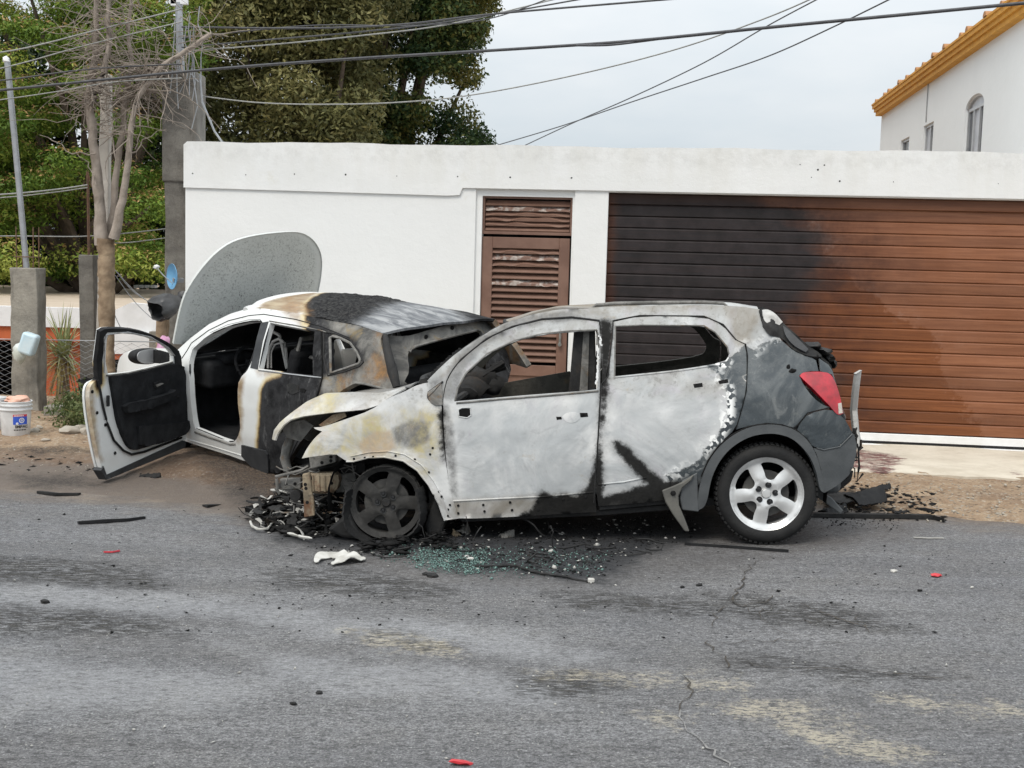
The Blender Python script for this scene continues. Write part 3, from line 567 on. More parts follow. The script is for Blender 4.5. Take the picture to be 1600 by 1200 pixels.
# ================================================================ wheels
def wheel(parent, pos, rot0, burnt, side=1, tyre=True, R=.335, flat_=0.):
    mr_, ml = (M['ricol'], M['lug']) if burnt else (M['alloy'], M['lug'])
    hub = MB(); hub.lathe([(.0, -.055), (.155, -.055), (.155, -.085), (.06, -.09), (.055, -.2), (0, -.2)], 28)
    wh = hub.build('wheel', M['disc'], parent, 40); wh.location = pos
    if side < 0: wh.rotation_euler = (0, 0, math.pi)
    r0 = .243
    ho = []
    for k in range(5):
        a0 = math.radians(rot0 + 36 + 72 * k)
        pol = [(.098, -14), (.098, 14), (.15, 18), (.200, 23), (.211, 18), (.214, 0), (.211, -18), (.200, -23), (.15, -18)]
        ho.append(chaikin([(r * math.cos(a0 + math.radians(t)), r * math.sin(a0 + math.radians(t))) for r, t in pol], 2, 70))
    out = [(r0 * math.cos(t), r0 * math.sin(t)) for t in np.linspace(0, 2 * math.pi, 73)[:-1]]
    V2, T = cdt(out, ho, .013); x, z = V2[:, 0], V2[:, 1]; r = np.hypot(x, z); th = np.degrees(np.arctan2(z, x))
    ds = np.abs((th - rot0 + 36) % 72 - 36) / np.maximum(12 + 0 * r, 1)       # 0 on a spoke's centre line
    y = -.026 + .012 * np.exp(-((r - .10) / .05) ** 2) - .010 * np.exp(-(r / .05) ** 2) + .022 * np.clip((r - .213) / .02, 0, 1) - .004 * np.clip(ds, 0, 1.5) ** 2 * (r > .09)
    rim = shell('rim', np.stack([x, y, z], 1), T, .042, mr_, wh, None, (0, 1, 0))
    bar = MB(); bar.lathe([(.243, -.004), (.247, -.002), (.249, -.010), (.236, -.022), (.222, -.05), (.215, -.13), (.225, -.19), (.238, -.2), (.231, -.19), (.208, -.13), (.214, -.05), (.226, -.024)], 64, close=True); bar.build('rim_barrel', mr_, wh, 40)
    nut = None
    for k in range(5):
        a = math.radians(rot0 + 36 + 72 * k)
        if nut is None:
            m = MB(); m.lathe([(.0, .010), (.009, .009), (.013, .003), (.013, -.02)], 10); m.lathe([(.013, .0), (.021, .001), (.021, -.02)], 14); nut = m.build('lug_nut', ml, wh, 40); q = nut
        else: q = inst('lug_nut', nut, wh)
        q.location = (.060 * math.cos(a), -.018, .060 * math.sin(a))
    cap = MB(); cap.lathe([(0, -.014), (.026, -.015), (.03, -.019), (.03, -.03)], 24); cap.build('hub_cap', M['dsteel'] if burnt else mr_, wh, 40)
    if tyre:
        pf = [(.243, -.02), (.247, .004), (.262, .013), (.29, .016), (.312, .008), (.325, -.008), (.333, -.028), (.3355, -.06), (.3365, -.1), (.3355, -.15), (.331, -.185), (.318, -.205), (.285, -.213), (.25, -.2)]
        t = MB(); t.lathe(pf, 72)
        for k in range(60):                                   # shoulder blocks
            a = 2 * math.pi * (k + .25) / 60
            for yy, wdt, rr in ((-.022, .03, .3315), (-.185, .03, .3315), (-.075, .05, .3375), (-.13, .05, .3375)):
                Rm = np.array([[math.cos(a), 0, -math.sin(a)], [0, 1, 0], [math.sin(a), 0, math.cos(a)]]); t.box((rr * math.cos(a + (yy < -.1) * .05), yy, rr * math.sin(a + (yy < -.1) * .05)), (.011, wdt, .022), Rm)
        t.build('tyre', M['tyre'], wh, 40)
    return wh

# ================================================================ grey crossover in front
TRX = Frame(Matrix.Translation((.5046, 8.8961, -.0543)) @ Matrix.Rotation(math.pi - math.radians(3), 4, 'Z') @ Matrix.Rotation(math.radians(3.18), 4, 'Y') @ Matrix.Rotation(math.radians(2.5), 4, 'X'))
trax = empty('burnt_crossover', TRX.M); tag(trax, 'burnt grey crossover with white ash doors, silver rear wheel and crushed front', 'car')
ZK = [-.2, .2, .35, .6, .8, .98, 1.05, 1.3, 1.48, 1.6, 1.75]; YK = [.80, .845, .872, .888, .886, .868, .85, .745, .66, .585, .46]
def ST(x, z):
    x = np.asarray(x, float); z = np.asarray(z, float); b = np.interp(z, ZK, YK)
    fr = np.clip(x - 1.35, 0, None); rr = np.clip(-1.45 - x, 0, None)
    return b - .20 * fr ** 2 - .62 * rr ** 2
S = lambda P, fn=ST: TRX.hit2(P, 1, fn)
# burn marks traced on the side: outline sets in car coordinates
ash_edge = [(1090, 572), (1122, 585), (1137, 605), (1138, 650), (1120, 690), (1100, 705), (1088, 725), (1060, 735), (1035, 738), (1020, 728), (1000, 722), (930, 760)]
paintR = [S([(1092, 560), (1105, 572), (1122, 585), (1137, 608), (1138, 648), (1122, 682), (1103, 700), (1090, 722), (1062, 738), (1040, 742), (1060, 800), (1400, 800), (1400, 500), (1260, 545), (1215, 530), (1196, 535), (1178, 548), (1165, 540), (1150, 552), (1130, 568)])]
sootR = [S([(957, 690), (966, 688), (980, 697), (998, 716), (1022, 740), (1040, 752), (1092, 750), (1092, 790), (936, 800), (936, 778), (985, 764), (1012, 757), (994, 740), (972, 716), (960, 703)]),
         S([(846, 765), (862, 776), (880, 772), (900, 775), (918, 760), (926, 735), (940, 650), (943, 780), (940, 805), (800, 812), (830, 797)]),
         S([(938, 500), (955, 500), (957, 520), (950, 600), (945, 660), (936, 660), (938, 610)]),
         S([(685, 640), (694, 640), (696, 720), (690, 720)])]
greyR = [S([(690, 620), (700, 575), (740, 530), (800, 500), (850, 489), (893, 487), (920, 500), (850, 505), (800, 518), (760, 540), (722, 580), (716, 625)]), S([(664, 592), (692, 590), (692, 634), (680, 634)]), S([(690, 625), (702, 630), (712, 700), (715, 780), (705, 770), (696, 700)]), S([(936, 500), (950, 500), (945, 640), (934, 640)])]
yelR = [S([(474, 712), (500, 670), (560, 652), (610, 640), (660, 640), (690, 650), (692, 700), (672, 748), (630, 715), (560, 712)])]
tanR = [S([(474, 714), (560, 713), (620, 716), (672, 760), (716, 812), (700, 812), (660, 740), (620, 724), (550, 722)]), S([(702, 783), (927, 770), (930, 800), (710, 812)]), S([(690, 590), (716, 560), (790, 505), (850, 487), (930, 481), (1130, 476), (1130, 480), (930, 486), (800, 505), (720, 560)]), S([(1130, 475), (1190, 480), (1175, 530), (1150, 540)])]
greyR += [S([(612, 668), (640, 656), (672, 660), (672, 688), (645, 702), (618, 696)])]
rustR = [S([(560, 694), (585, 674), (610, 672), (620, 700), (600, 711), (566, 711)])]
REG = dict(rust=rustR, paint=paintR, soot=sootR, grey=greyR, yel=yelR, tan=tanR)
bodyP = dict(fr=TRX, axis=1, fn=ST, mat=M['ashcar'], regs=REG, sp=.03, thick=.012)
# outlines
fender_o = [(690, 634), (676, 633), (667, 622), (668, 612), (690, 596), (664.6, 598), (648, 603), (632, 612), (606, 622), (580, 641), (540, 655), (505, 667), (490, 668), (494, 671), (503.5, 674), (492, 684), (480, 700), (472, 716),
            (490, 713), (524, 708.5), (533, 715), (541, 720), (552, 720), (575, 714), (600, 713), (630, 719), (652, 734), (670, 757), (685, 785), (695, 813), (717, 810), (705, 772), (695, 715), (691, 660)]
front_door_o = [(692, 632), (697, 600), (705, 583), (720, 563.5), (760, 530.5), (800, 511.5), (847, 499.5), (893, 496.5), (936, 503), (939, 530), (937.5, 610), (934.5, 660), (932, 712), (929, 760), (932, 800), (827, 806), (718, 811), (710, 806), (704, 770), (696, 712)]
front_win = [(710, 627), (714, 608), (727, 584), (760, 554), (803, 533), (847, 522.5), (893, 518), (934, 516), (937, 530), (934, 605), (930, 609.5), (850, 615), (780, 621)]
rear_door_o = [(941, 602), (950, 587), (957, 520), (958, 503), (1000, 494), (1100, 495), (1129, 508), (1148, 531), (1163, 538), (1167, 556), (1165.5, 611), (1157, 643), (1149, 670), (1128, 689), (1106, 722), (1090, 765), (1060, 777), (1020, 784), (935, 791), (931, 760), (934, 712), (937, 660), (939.5, 610)]
rear_win = [(959, 588), (960.5, 509), (1000, 507), (1100, 508), (1118, 518), (1138, 543), (1140, 554), (1132, 566), (1065, 577), (1000, 584)]
rail_o = [(690, 596), (664.6, 599), (668, 594), (690, 572), (715, 550), (760, 520), (790, 503.5), (830, 490.5), (870, 483.5), (930, 480), (1000, 477.5), (1100, 476.5), (1150, 478), (1186, 483), (1198, 500), (1229, 543), (1263, 556), (1275, 563), (1279, 580), (1262, 579.5), (1249, 586), (1255, 601), (1270, 621), (1286, 633), (1296, 636), (1262, 644), (1247, 662), (1240, 668), (1215, 662), (1190, 661), (1160, 668), (1150, 671), (1158, 643), (1167, 611), (1168.5, 556), (1165, 537),
          (1149, 530), (1130, 506), (1100, 493), (1000, 492), (957, 500.5), (955.5, 520), (948.5, 587), (940.8, 600), (939, 530), (938, 503), (893, 494.5), (847, 497.5), (799, 509.5), (759, 528.5), (719, 561), (703, 582), (695, 600), (690.5, 634), (680, 634), (668, 616)]
bumper_o = [(1249, 663), (1263, 646), (1297, 638), (1318, 652), (1329, 671), (1332, 678), (1312, 697), (1287, 702), (1268, 697), (1245, 674)]
valance_o = [(1270, 699), (1287, 704), (1312, 699), (1333, 679), (1338, 700), (1331, 737), (1310, 757), (1287, 770), (1278, 742), (1283, 765), (1279, 735)]
valance_o = [(1268, 699), (1287, 704), (1312, 699), (1334, 678), (1339, 700), (1331, 737), (1310, 757), (1287, 770), (1281, 740), (1272, 712)]
arch_out = [(1090, 772), (1096, 745), (1107, 719), (1122, 698), (1143, 680), (1168, 667), (1197, 662), (1222, 664), (1244, 672), (1262, 688), (1274, 708), (1282, 735), (1287, 769)]
arch_in = [(1280, 766), (1275, 738), (1266, 715), (1252, 697), (1236, 684), (1218, 678), (1200, 676.5), (1175, 680), (1154, 690), (1136, 704), (1122, 722), (1110, 748), (1103, 790), (1089, 797)]
def both(name, outl, holes=(), **kw):
    a = dict(bodyP); a.update(kw); r = [panel(name, outline=outl, holes=holes, parent=trax, **a)]
    a['seed'] = a.get('seed', 0) + 50; a['mat'] = M['farskin'] if a['mat'] == M['ashcar'] else a['mat']
    r.append(panel(name, outline=outl, holes=holes, parent=trax, mirror=True, **a)); return r
both('body_side', rail_o, dent=.002, dscale=7, smooth_it=1)
fen = both('fender', fender_o, dent=.006, dscale=8, seed=2, smooth_it=1, off=.002)
fdoors = both('door', front_door_o, [front_win], dent=.0065, dscale=9, seed=3, off=.004, smooth_it=1)
rdoors = both('rear_door', rear_door_o, [rear_win], dent=.006, dscale=9, seed=4, off=.004, smooth_it=1)
fdoors[0]['label'] = 'front door burnt to white ash'; rdoors[0]['label'] = 'rear door half white ash, half dark paint'
both('rear_bumper', bumper_o, off=.006, smooth_it=1); 
both('bumper_valance', valance_o, off=.012, mat=M['plastic'], smooth_it=1)
[bev(o, .012, 3) for o in both('arch_trim', arch_out + arch_in, off=.028, mat=M['plastic'], thick=.04, keep=60)]
def seam(pts, par, r=.004, off=.0, fn=ST, fr=TRX, mat=None, name='seam', mirror=False):   # a door edge, lip or crease
    if fn is ST: fn = SD0 if par is fdoors[0] else SD1 if par is rdoors[0] else SFN if par is fen[0] else ST
    P = []
    if name == 'press_mark': pts = [tuple(q) for q in rs_(np.array([pts[0]] + [tuple(x) for x in chaikin(pts, 2, 200)][2:-2] + [pts[-1]]), 24)]
    for a, b in zip(pts[:-1], pts[1:]):
        for t in np.linspace(0, 1, 5)[:-1]: P.append((a[0] + (b[0] - a[0]) * t, a[1] + (b[1] - a[1]) * t))
    P.append(pts[-1]); Q = [fr.hit(p, 1, lambda x, z: fn(x, z) + off) for p in P]; m = MB(); m.tube(Q, r, 6); at = None; rg = {M['ashcar']: REG, M.get('white'): globals().get('WREG')}.get(mat or M['ashcar'])
    if rg: X_ = np.array([v[0] for v in m.v]); Z_ = np.array([v[2] for v in m.v]); at = {k: (sdf(rg[k], X_, Z_) if k in rg else np.full(len(X_), -.6)) for k in KEYS}
    return mesh_obj(name, m.v, m.f, mat or M['ashcar'], par, 60, at)
panel('pillar_plate', TRX, 1, ST, [(668, 613), (690, 597), (692, 632), (680, 634), (670, 626)], [], .02, .01, M['bsteel'], trax, off=.009)
# details on the near doors
SD0 = lambda x, z: ST(x, z) + .0065 * wob2(np.asarray(x, float), np.asarray(z, float), 9., 3)
SD1 = lambda x, z: ST(x, z) + .006 * wob2(np.asarray(x, float), np.asarray(z, float), 9., 4)
SFN = lambda x, z: ST(x, z) + .006 * wob2(np.asarray(x, float), np.asarray(z, float), 8., 2)
D0, D1_ = fdoors[0], rdoors[0]
seam([(707, 783), (780, 779), (850, 776), (927, 769)], D0, .006, .004, mat=M['ashcar'], name='crease'); seam([(935, 757), (975, 753), (1010, 746)], D1_, .006, .004, name='crease')
seam([(713, 630), (780, 624), (860, 618), (935, 611)], D0, .007, .006, name='belt_strip', mat=M['bsteel']); 
seam([(959, 590), (1000, 586), (1065, 579), (1130, 569)], D1_, .006, .004, name='belt_strip', mat=M['ashcar'])
def blob(pts, name, par, mat, off=.006, th=.004, fn=ST, fr=TRX, sp=.02):
    fn = SD0 if par is D0 else SD1 if par is D1_ else fn
    return panel(name, fr, 1, fn, pts, [], sp, th, mat, par, off=off)
blob([(717, 641), (722, 638), (734, 638), (735, 648), (730, 652), (718, 650)], 'mirror_hole', D0, M['black'], .0055); seam([(716, 640), (722, 637), (735, 637), (736, 649), (730, 653), (717, 651), (716, 640)], D0, .0035, .006, name='mirror_mount')
blob([(869, 651), (877, 651), (878, 655), (870, 656)], 'handle_hole', D0, M['black'], .0055); blob([(906, 645), (918, 645), (919, 651), (907, 652)], 'handle_hole', D0, M['black'], .0055)
blob([(1083, 600), (1097, 598), (1098, 604), (1085, 606)], 'handle_hole', D1_, M['black'], .0055); blob([(1122, 595), (1137, 592), (1138, 598), (1124, 600)], 'handle_hole', D1_, M['black'], .0055)
def ring(cx, cy, rx, ry, par, name='dent_ring', r=.005, off=.004): seam([(cx + rx * math.cos(t), cy + ry * math.sin(t)) for t in np.linspace(0, 2 * math.pi, 13)], par, r, off, name=name)
ring(891, 652, 15, 9, D0, 'handle_recess', .0045, -.001)
blob([(878, 651), (884, 645), (895, 643), (905, 646), (906, 654), (898, 661), (885, 660)], 'handle_cup', D0, M['ashcar'], .0062)
for yy in (678, 701): ring_ = [(838, yy), (846, yy - 9), (880, yy - 9), (892, yy), (880, yy + 10), (846, yy + 10), (838, yy)]; seam(ring_, D0, .007, -.0035, name='press_mark')
seam([(735, 728), (745, 722), (752, 734), (775, 738), (800, 745), (822, 742), (835, 738), (848, 750), (880, 752), (915, 738), (922, 715)], D0, .009, -.0055, name='press_mark'); seam([(905, 752), (918, 740), (924, 716), (926, 680)], D0, .008, -.005, name='press_mark')
seam([(990, 655), (1010, 648), (1035, 652), (1050, 665), (1040, 678), (1010, 676), (992, 668), (990, 655)], D1_, .009, -.0055, name='press_mark'); seam([(960, 695), (972, 689), (986, 698), (1003, 716), (1020, 726)], D1_, .009, -.0055, name='press_mark')
for cx_, cy_, rx_, ry_, pp in ((845, 626, 10, 6, D0), (883, 622, 7, 5, D0), (776, 628, 9, 5, D0), (990, 600, 9, 6, D1_), (1040, 592, 9, 5, D1_), (1078, 588, 7, 5, D1_), (835, 745, 6, 5, D0), (747, 727, 7, 5, D0)): ring(cx_, cy_, rx_, ry_, pp, 'press_mark', .006, -.004)
st = MB()
for px, py in ((716, 790), (716, 802), (755, 789), (797, 785), (757, 799), (800, 797), (840, 783), (841, 796), (880, 780), (915, 776), (945, 757), (980, 752)):
    q = TRX.hit((px, py), 1, lambda x, z: SD0(x, z) + .0055); st.lathe([(0, .003), (.009, .002), (.010, -.004)], 8, 1, q)
st.build('rivet_hole', M['black'], D0, 60)
st = MB()
for px, py in ((553, 717), (570, 715.5), (583, 714), (618, 712), (648, 718), (670, 738), (686, 768), (690, 776), (703, 789), (700, 806), (676, 700), (672, 710), (700, 796)):
    q = TRX.hit((px, py), 1, lambda x, z: SFN(x, z) + .0035); st.lathe([(0, .003), (.008, .002), (.009, -.004)], 8, 1, q)
st.build('rivet_hole', M['black'], fen[0], 60)
seam([(541, 721), (552, 721), (575, 715), (600, 714), (630, 720), (652, 735), (670, 758), (685, 786), (695, 813)], fen[0], .007, .0, name='arch_lip'); seam([(548, 713), (575, 707), (605, 705), (632, 710), (658, 726), (678, 752), (693, 780), (703, 808)], fen[0], .004, .004, name='arch_crease')
seam([(668, 622), (680, 610), (692, 596)], trax, .006, .004, name='pillar_edge', mat=M['dsteel'])
# window frame lips and the melted rubber
seam([(711, 626), (715, 607), (728, 583), (761, 553), (804, 532), (848, 521.5), (893, 517), (933, 515.5)], D0, .007, .0, name='frame_lip', mat=M['bsteel']); seam([(960, 588), (961.5, 510), (1000, 508), (1100, 509), (1117, 519), (1137, 543), (1139, 553)], D1_, .006, .0, name='frame_lip', mat=M['bsteel'])
seam([(696, 612), (706, 583), (720, 562), (760, 529.5), (800, 510.5), (847, 498.5), (893, 495.5), (937, 501)], trax, .007, .006, name='drip_seal', mat=M['dsteel']); seam([(928, 786), (932, 712), (936, 650), (940, 600), (950, 588), (957, 520), (958, 501), (1000, 493), (1100, 494), (1130, 507), (1150, 531)], trax, .005, .004, name='door_seal', mat=M['dsteel'])
seam([(1165, 537), (1168, 556), (1166.3, 611), (1158, 643), (1150, 670)], trax, .0035, .005, name='door_seam', mat=M['black']); seam([(1241, 669), (1248, 662), (1262, 645), (1297, 637)], trax, .003, .005, name='bumper_seam', mat=M['black'])
seam(arch_out[1:-1], trax, .006, .018, name='arch_gap', mat=M['black']); seam([(1276, 700), (1287, 703), (1312, 698), (1332, 678)], trax, .005, .014, name='bumper_line', mat=M['plastic'])
wr = MB()
for i in range(38):
    t = i / 37; px = 927 + 9 * math.sin(t * 3) * .4 + random.uniform(-1.5, 1.5) + (6 if t < .2 else 0); py = 525 + 75 * t; q = TRX.hit((px + 4, py), 1, lambda x, z: ST(x, z) + .002); s_ = random.uniform(.006, .016); wr.box(q, (s_, .006, s_ * random.uniform(.6, 2)))
wr.build('peeled_rubber', M['peeled2'] if 'peeled2' in M else M['whitepaint'], D0)
# roof: lofted between the two rails
def loft_roof(fr, rail, fn, crown, name, mat, parent, ns=26, bowf=.05, bowr=.05, thick=.015, regs=None, extra=None, step=.04, rdrop=0.):
    R = np.array([[p[0], fn(p[0], p[1]), p[1]] for p in rail]); L = np.concatenate([[0], np.cumsum(np.linalg.norm(np.diff(R, axis=0), axis=1))]); n = int(L[-1] / step)
    tt = np.linspace(0, L[-1], n); R = np.stack([np.interp(tt, L, R[:, k]) for k in range(3)], 1); V = []
    for i in range(n):
        f = i / (n - 1); bow = bowf * max(0, 1 - f * 6) - bowr * max(0, (f - .75) * 4) ** 1.5
        for s in np.linspace(-1, 1, ns):
            V.append((R[i, 0] + bow * (1 - s * s), R[i, 1] * s, R[i, 2] + crown * (1 - s * s) * (1 - .25 * (2 * f - 1) ** 2 - rdrop * max(0, (f - .45) / .55) ** 2)))
    V = np.array(V); 
    if extra is not None: V[:, 2] += extra(V[:, 0], V[:, 1])
    T = []
    for i in range(n - 1):
        for j in range(ns - 1): a = i * ns + j; T += [(a, a + 1, a + ns + 1), (a, a + ns + 1, a + ns)]
    at = {k: np.full(len(V), -.6) for k in KEYS}
    for k, polys in (regs or {}).items(): at[k] = sdf(polys, V[:, 0], V[:, 1])
    return shell(name, V, T, thick, mat, parent, at, (0, 0, 1)), V.reshape(n, ns, 3)
rail_pts = S([(795, 503), (830, 491.5), (870, 484.5), (930, 481), (1000, 478.5), (1100, 477.5), (1150, 479), (1185, 484)])
roof, RV = loft_roof(TRX, rail_pts, ST, .035, 'roof', M['ashcar'], trax, regs={'soot': [[(-1.9, .3), (-1.2, .25), (-.6, .5), (-.5, -.3), (-1.9, -.6)]], 'tan': [[(0, -.8), (.8, -.8), (.8, .8), (-.6, .8)]]}, extra=lambda x, y: .012 * wob(x, y, 8, 9))
# burnt roof rail remains and melted crust
rr = MB(); P = [TRX.hit(p, 1, lambda x, z: ST(x, z) - .02) for p in ((925, 481), (932, 476.5), (960, 474.5), (1030, 473), (1100, 472.5), (1130, 474), (1136, 477.5))]
rr.tube(P, [.006, .012, .014, .014, .013, .012, .006], 8); ro_ = rr.build('roof_rail', M['bsteel'], trax, 60); rr = MB(); rr.tube([(p[0], -p[1], p[2]) for p in P], .013, 8); rr.build('roof_rail', M['bsteel'], trax, 60)
def lump(cx, rad, mat, name, parent, seed=0, n=2, sq=(1, 1, 1)):
    bm = bmesh.new(); bmesh.ops.create_icosphere(bm, subdivisions=n, radius=1)
    V = np.array([tuple(v.co) for v in bm.verts]); Fc = [tuple(v.index for v in f.verts) for f in bm.faces]; bm.free()
    g = np.random.default_rng(seed); d = 1 + .28 * np.array([noise.noise(Vector((v[0] * 1.7 + seed, v[1] * 1.7, v[2] * 1.7))) for v in V]) * 1.6
    V = V * d[:, None] * rad * np.array(sq) + np.array(cx); return V, Fc
def crust(name, spots, mat, parent, fr, fn, off=.0, seed=0):
    m = MB()
    for i, (px, py, r, sq) in enumerate(spots): m.add(*lump(fr.hit((px, py), 1, lambda x, z: fn(x, z) + off), r, mat, name, parent, seed + i, 2, sq))
    return m.build(name, mat, parent, 50)
hf = lambda amp, sc, sd_: (lambda X, Y: amp * wob(X, Y, sc, sd_) + amp * .6 * wob(X, Y, sc * 2.3, sd_ + 1))
panel('melted_trim', TRX, 1, ST, [(1185, 485), (1192, 483), (1200, 483), (1214, 493), (1226, 508), (1245, 524), (1264, 541), (1281, 552), (1284, 557), (1266, 557), (1252, 552), (1238, 546), (1224, 529), (1212, 526), (1200, 523), (1191, 509)], [], .014, .03, M['dsteel'], trax, off=.014, extra=hf(.012, 38, 5))
panel('melted_crust', TRX, 1, ST, [(1190, 484), (1200, 483), (1212, 491), (1222, 503), (1217, 508), (1206, 503), (1199, 506), (1192, 500)], [], .012, .02, M['palesteel'], trax, off=.026, extra=hf(.008, 46, 8))
panel('glass_seal', TRX, 1, ST, [(1222, 509), (1228, 512), (1262, 545), (1258, 550), (1240, 541), (1226, 525)], [], .02, .02, M['claddark'], trax, off=.03)
crust('melted_trim', [(1238, 580, .018, (1.4, .5, 1)), (1232, 574, .014, (1, .5, 1.4))], M['black'], trax, TRX, ST, .0, 31)
# tailgate: sloping burnt glass frame, lower skin and melted spoiler
tg_edge = S([(1188, 484), (1212, 500), (1232, 524), (1262, 549), (1281, 558), (1298, 572), (1306, 600), (1316, 640), (1322, 655)])
TG = np.array([[p[0], ST(p[0], p[1]), p[1]] for p in tg_edge]); L = np.concatenate([[0], np.cumsum(np.linalg.norm(np.diff(TG, axis=0), axis=1))]); tt = np.linspace(0, L[-1], 26); TG = np.stack([np.interp(tt, L, TG[:, k]) for k in range(3)], 1)
V = []; ns = 22
for i in range(26):
    for s in np.linspace(-1, 1, ns): V.append((TG[i, 0] - .09 * (1 - s * s), (TG[i, 1] - .004) * s, TG[i, 2] + .02 * (1 - s * s)))
T = []
for i in range(25):
    for j in range(ns - 1):
        if 2 < i < 12 and 2 < j < ns - 4: continue            # the rear glass is gone
        a = i * ns + j; T += [(a, a + 1, a + ns + 1), (a, a + ns + 1, a + ns)]
V = np.array(V); at = {k: np.full(len(V), -.6) for k in KEYS}; at['paint'][:] = .3; at['soot'] = np.clip((V[:, 2] - 1.12) * 1.2, -.6, .6)
tail = shell('tailgate', V, T, .02, M['ashcar'], trax, at, (-1, 0, .5))
crust('melted_spoiler', [(1268, 540, .05, (1.3, 4, .55)), (1282, 549, .05, (1.2, 4, .6)), (1293, 560, .04, (1.0, 4, .8)), (1301, 569, .028, (.8, 3, 1.1))], M['dsteel'], tail, TRX, lambda x, z: ST(x, z) * .62, 0, 61)
# strip of tailgate beside the lamp, tail lamps
both('lamp_surround', [(1280, 560), (1299, 573), (1306, 600), (1300, 585), (1282, 580)], off=.004, smooth_it=1)
lampo = [(1249, 587), (1253, 582), (1265, 580.5), (1282, 580.5), (1297, 583), (1305, 597), (1313, 622), (1317, 646), (1308, 649), (1297, 635), (1286, 624), (1270, 607), (1257, 595)]
both('tail_lamp', lampo, off=.012, mat=M['lamp'], thick=.04, sp=.02, smooth_it=2, keep=70); blob([(1309, 630), (1314, 629), (1316, 645), (1310, 646)], 'reverse_lens', trax, M['lampclear'], .016, .004)
# rear bumper face, floor, firewall, engine bay, far structure
bx = MB(); bx.box((-1.74, 0, .52), (.16, 1.30, .46)); bev(bx.build('bumper_core', M['plastic'], trax), .05, 3)
fl = MB(); fl.box((.0, 0, .27), (3.0, 1.5, .05)); fl.box((-1.35, 0, .42), (.9, 1.1, .05)); fl.box((0, .72, .285), (1.75, .09, .11)); fl.box((0, -.72, .285), (1.75, .09, .11)); fl.build('floor_pan', M['dsteel'], trax)
fw_ = MB(); fw_.box((.98, 0, .62), (.04, 1.46, .66)); fw_.tube([(.86, -.74, .95), (.82, 0, .98), (.86, .74, .95)], .03, 8); fw_.box((.93, .1, .93), (.18, 1.35, .07)); fw_.build('firewall', M['dsteel'], trax)
eg = MB()
for i in range(16): eg.add(*lump((random.uniform(1.1, 1.75), random.uniform(-.55, .35), random.uniform(.4, .78)), random.uniform(.07, .16), None, 'e', None, 90 + i, 1, (1, 1, .8)))
eg.tube([(1.1, -.45, .55), (1.6, -.45, .5), (1.95, -.4, .42)], .045, 6); eg.tube([(1.05, .56, .62), (1.5, .58, .6), (1.92, .55, .5)], .05, 4); eg.build('engine', M['dsteel'], trax, 30)
for sx_ in (1.2775, -1.2775):
    for sy in (1, -1):
        V = []; n = 18; ar = MB()
        for i in range(n):
            a = math.radians(-12 + 204 * i / (n - 1)); rr_ = .405
            V += [(sx_ + rr_ * math.cos(a), sy * .845, .345 + rr_ * math.sin(a)), (sx_ + rr_ * math.cos(a), sy * .52, .345 + rr_ * math.sin(a))]
        ar.add(V, [(2 * i, 2 * i + 1, 2 * i + 3, 2 * i + 2) for i in range(n - 1)])
        ar.add([(sx_ + .405 * math.cos(a), sy * .52, .345 + .405 * math.sin(a)) for a in np.linspace(-.2, math.pi + .2, 18)], [tuple(range(18))])
        ar.build('wheel_well', M['black'], trax, 40)
def seat(parent, x, y, fr_mat):
    m = MB(); m.tube([(x + .25, y - .22, .55), (x - .22, y - .22, .5), (x - .4, y - .2, 1.02), (x - .42, y, 1.06), (x - .4, y + .2, 1.02), (x - .22, y + .22, .5), (x + .25, y + .22, .55)], .018, 8)
    for k in range(5): z = .58 + .09 * k; m.tube([(x - .24 - .035 * k, y - .21, z), (x - .24 - .035 * k, y + .21, z)], .006, 5)
    for k in range(4): m.tube([(x + .2 - .11 * k, y - .21, .53), (x + .2 - .11 * k, y + .21, .53)], .006, 5)
    m.box((x, y - .2, .4), (.5, .03, .2)); m.box((x, y + .2, .4), (.5, .03, .2)); return m.build('seat_frame', fr_mat, parent, 50)
seat(trax, .3, .38, M['dsteel']); seat(trax, .3, -.38, M['dsteel'])
m = MB(); m.tube([(-.95, -.6, .9), (-.97, 0, .92), (-.95, .6, .9)], .03, 6); m.box((-.7, 0, .48), (.5, 1.2, .12)); m.box((-1.0, 0, .7), (.06, 1.2, .5)); m.build('rear_seat_frame', M['dsteel'], trax, 50)
m = MB()                                                        # hanging charred lumps at the far front corner
for i, (x, y, z, r) in enumerate(((.82, -.55, 1.0, .11), (.74, -.62, 1.08, .10), (.66, -.64, 1.02, .09), (.9, -.5, .97, .1), (.6, -.66, 1.16, .05))): m.add(*lump((x, y, z), r, None, 'x', None, 120 + i, 2, (1.3, .5, .9)))
m.tube([(.72, -.6, 1.1), (.55, -.64, 1.2)], .025, 6); m.build('charred_dashboard', M['dsteel'], trax, 50)
def strip(name, pts, y, th, mat, par):
    m = MB(); m.prism(S(pts, lambda a, b: a * 0 + y), y, y - th); return m.build(name, mat, par)
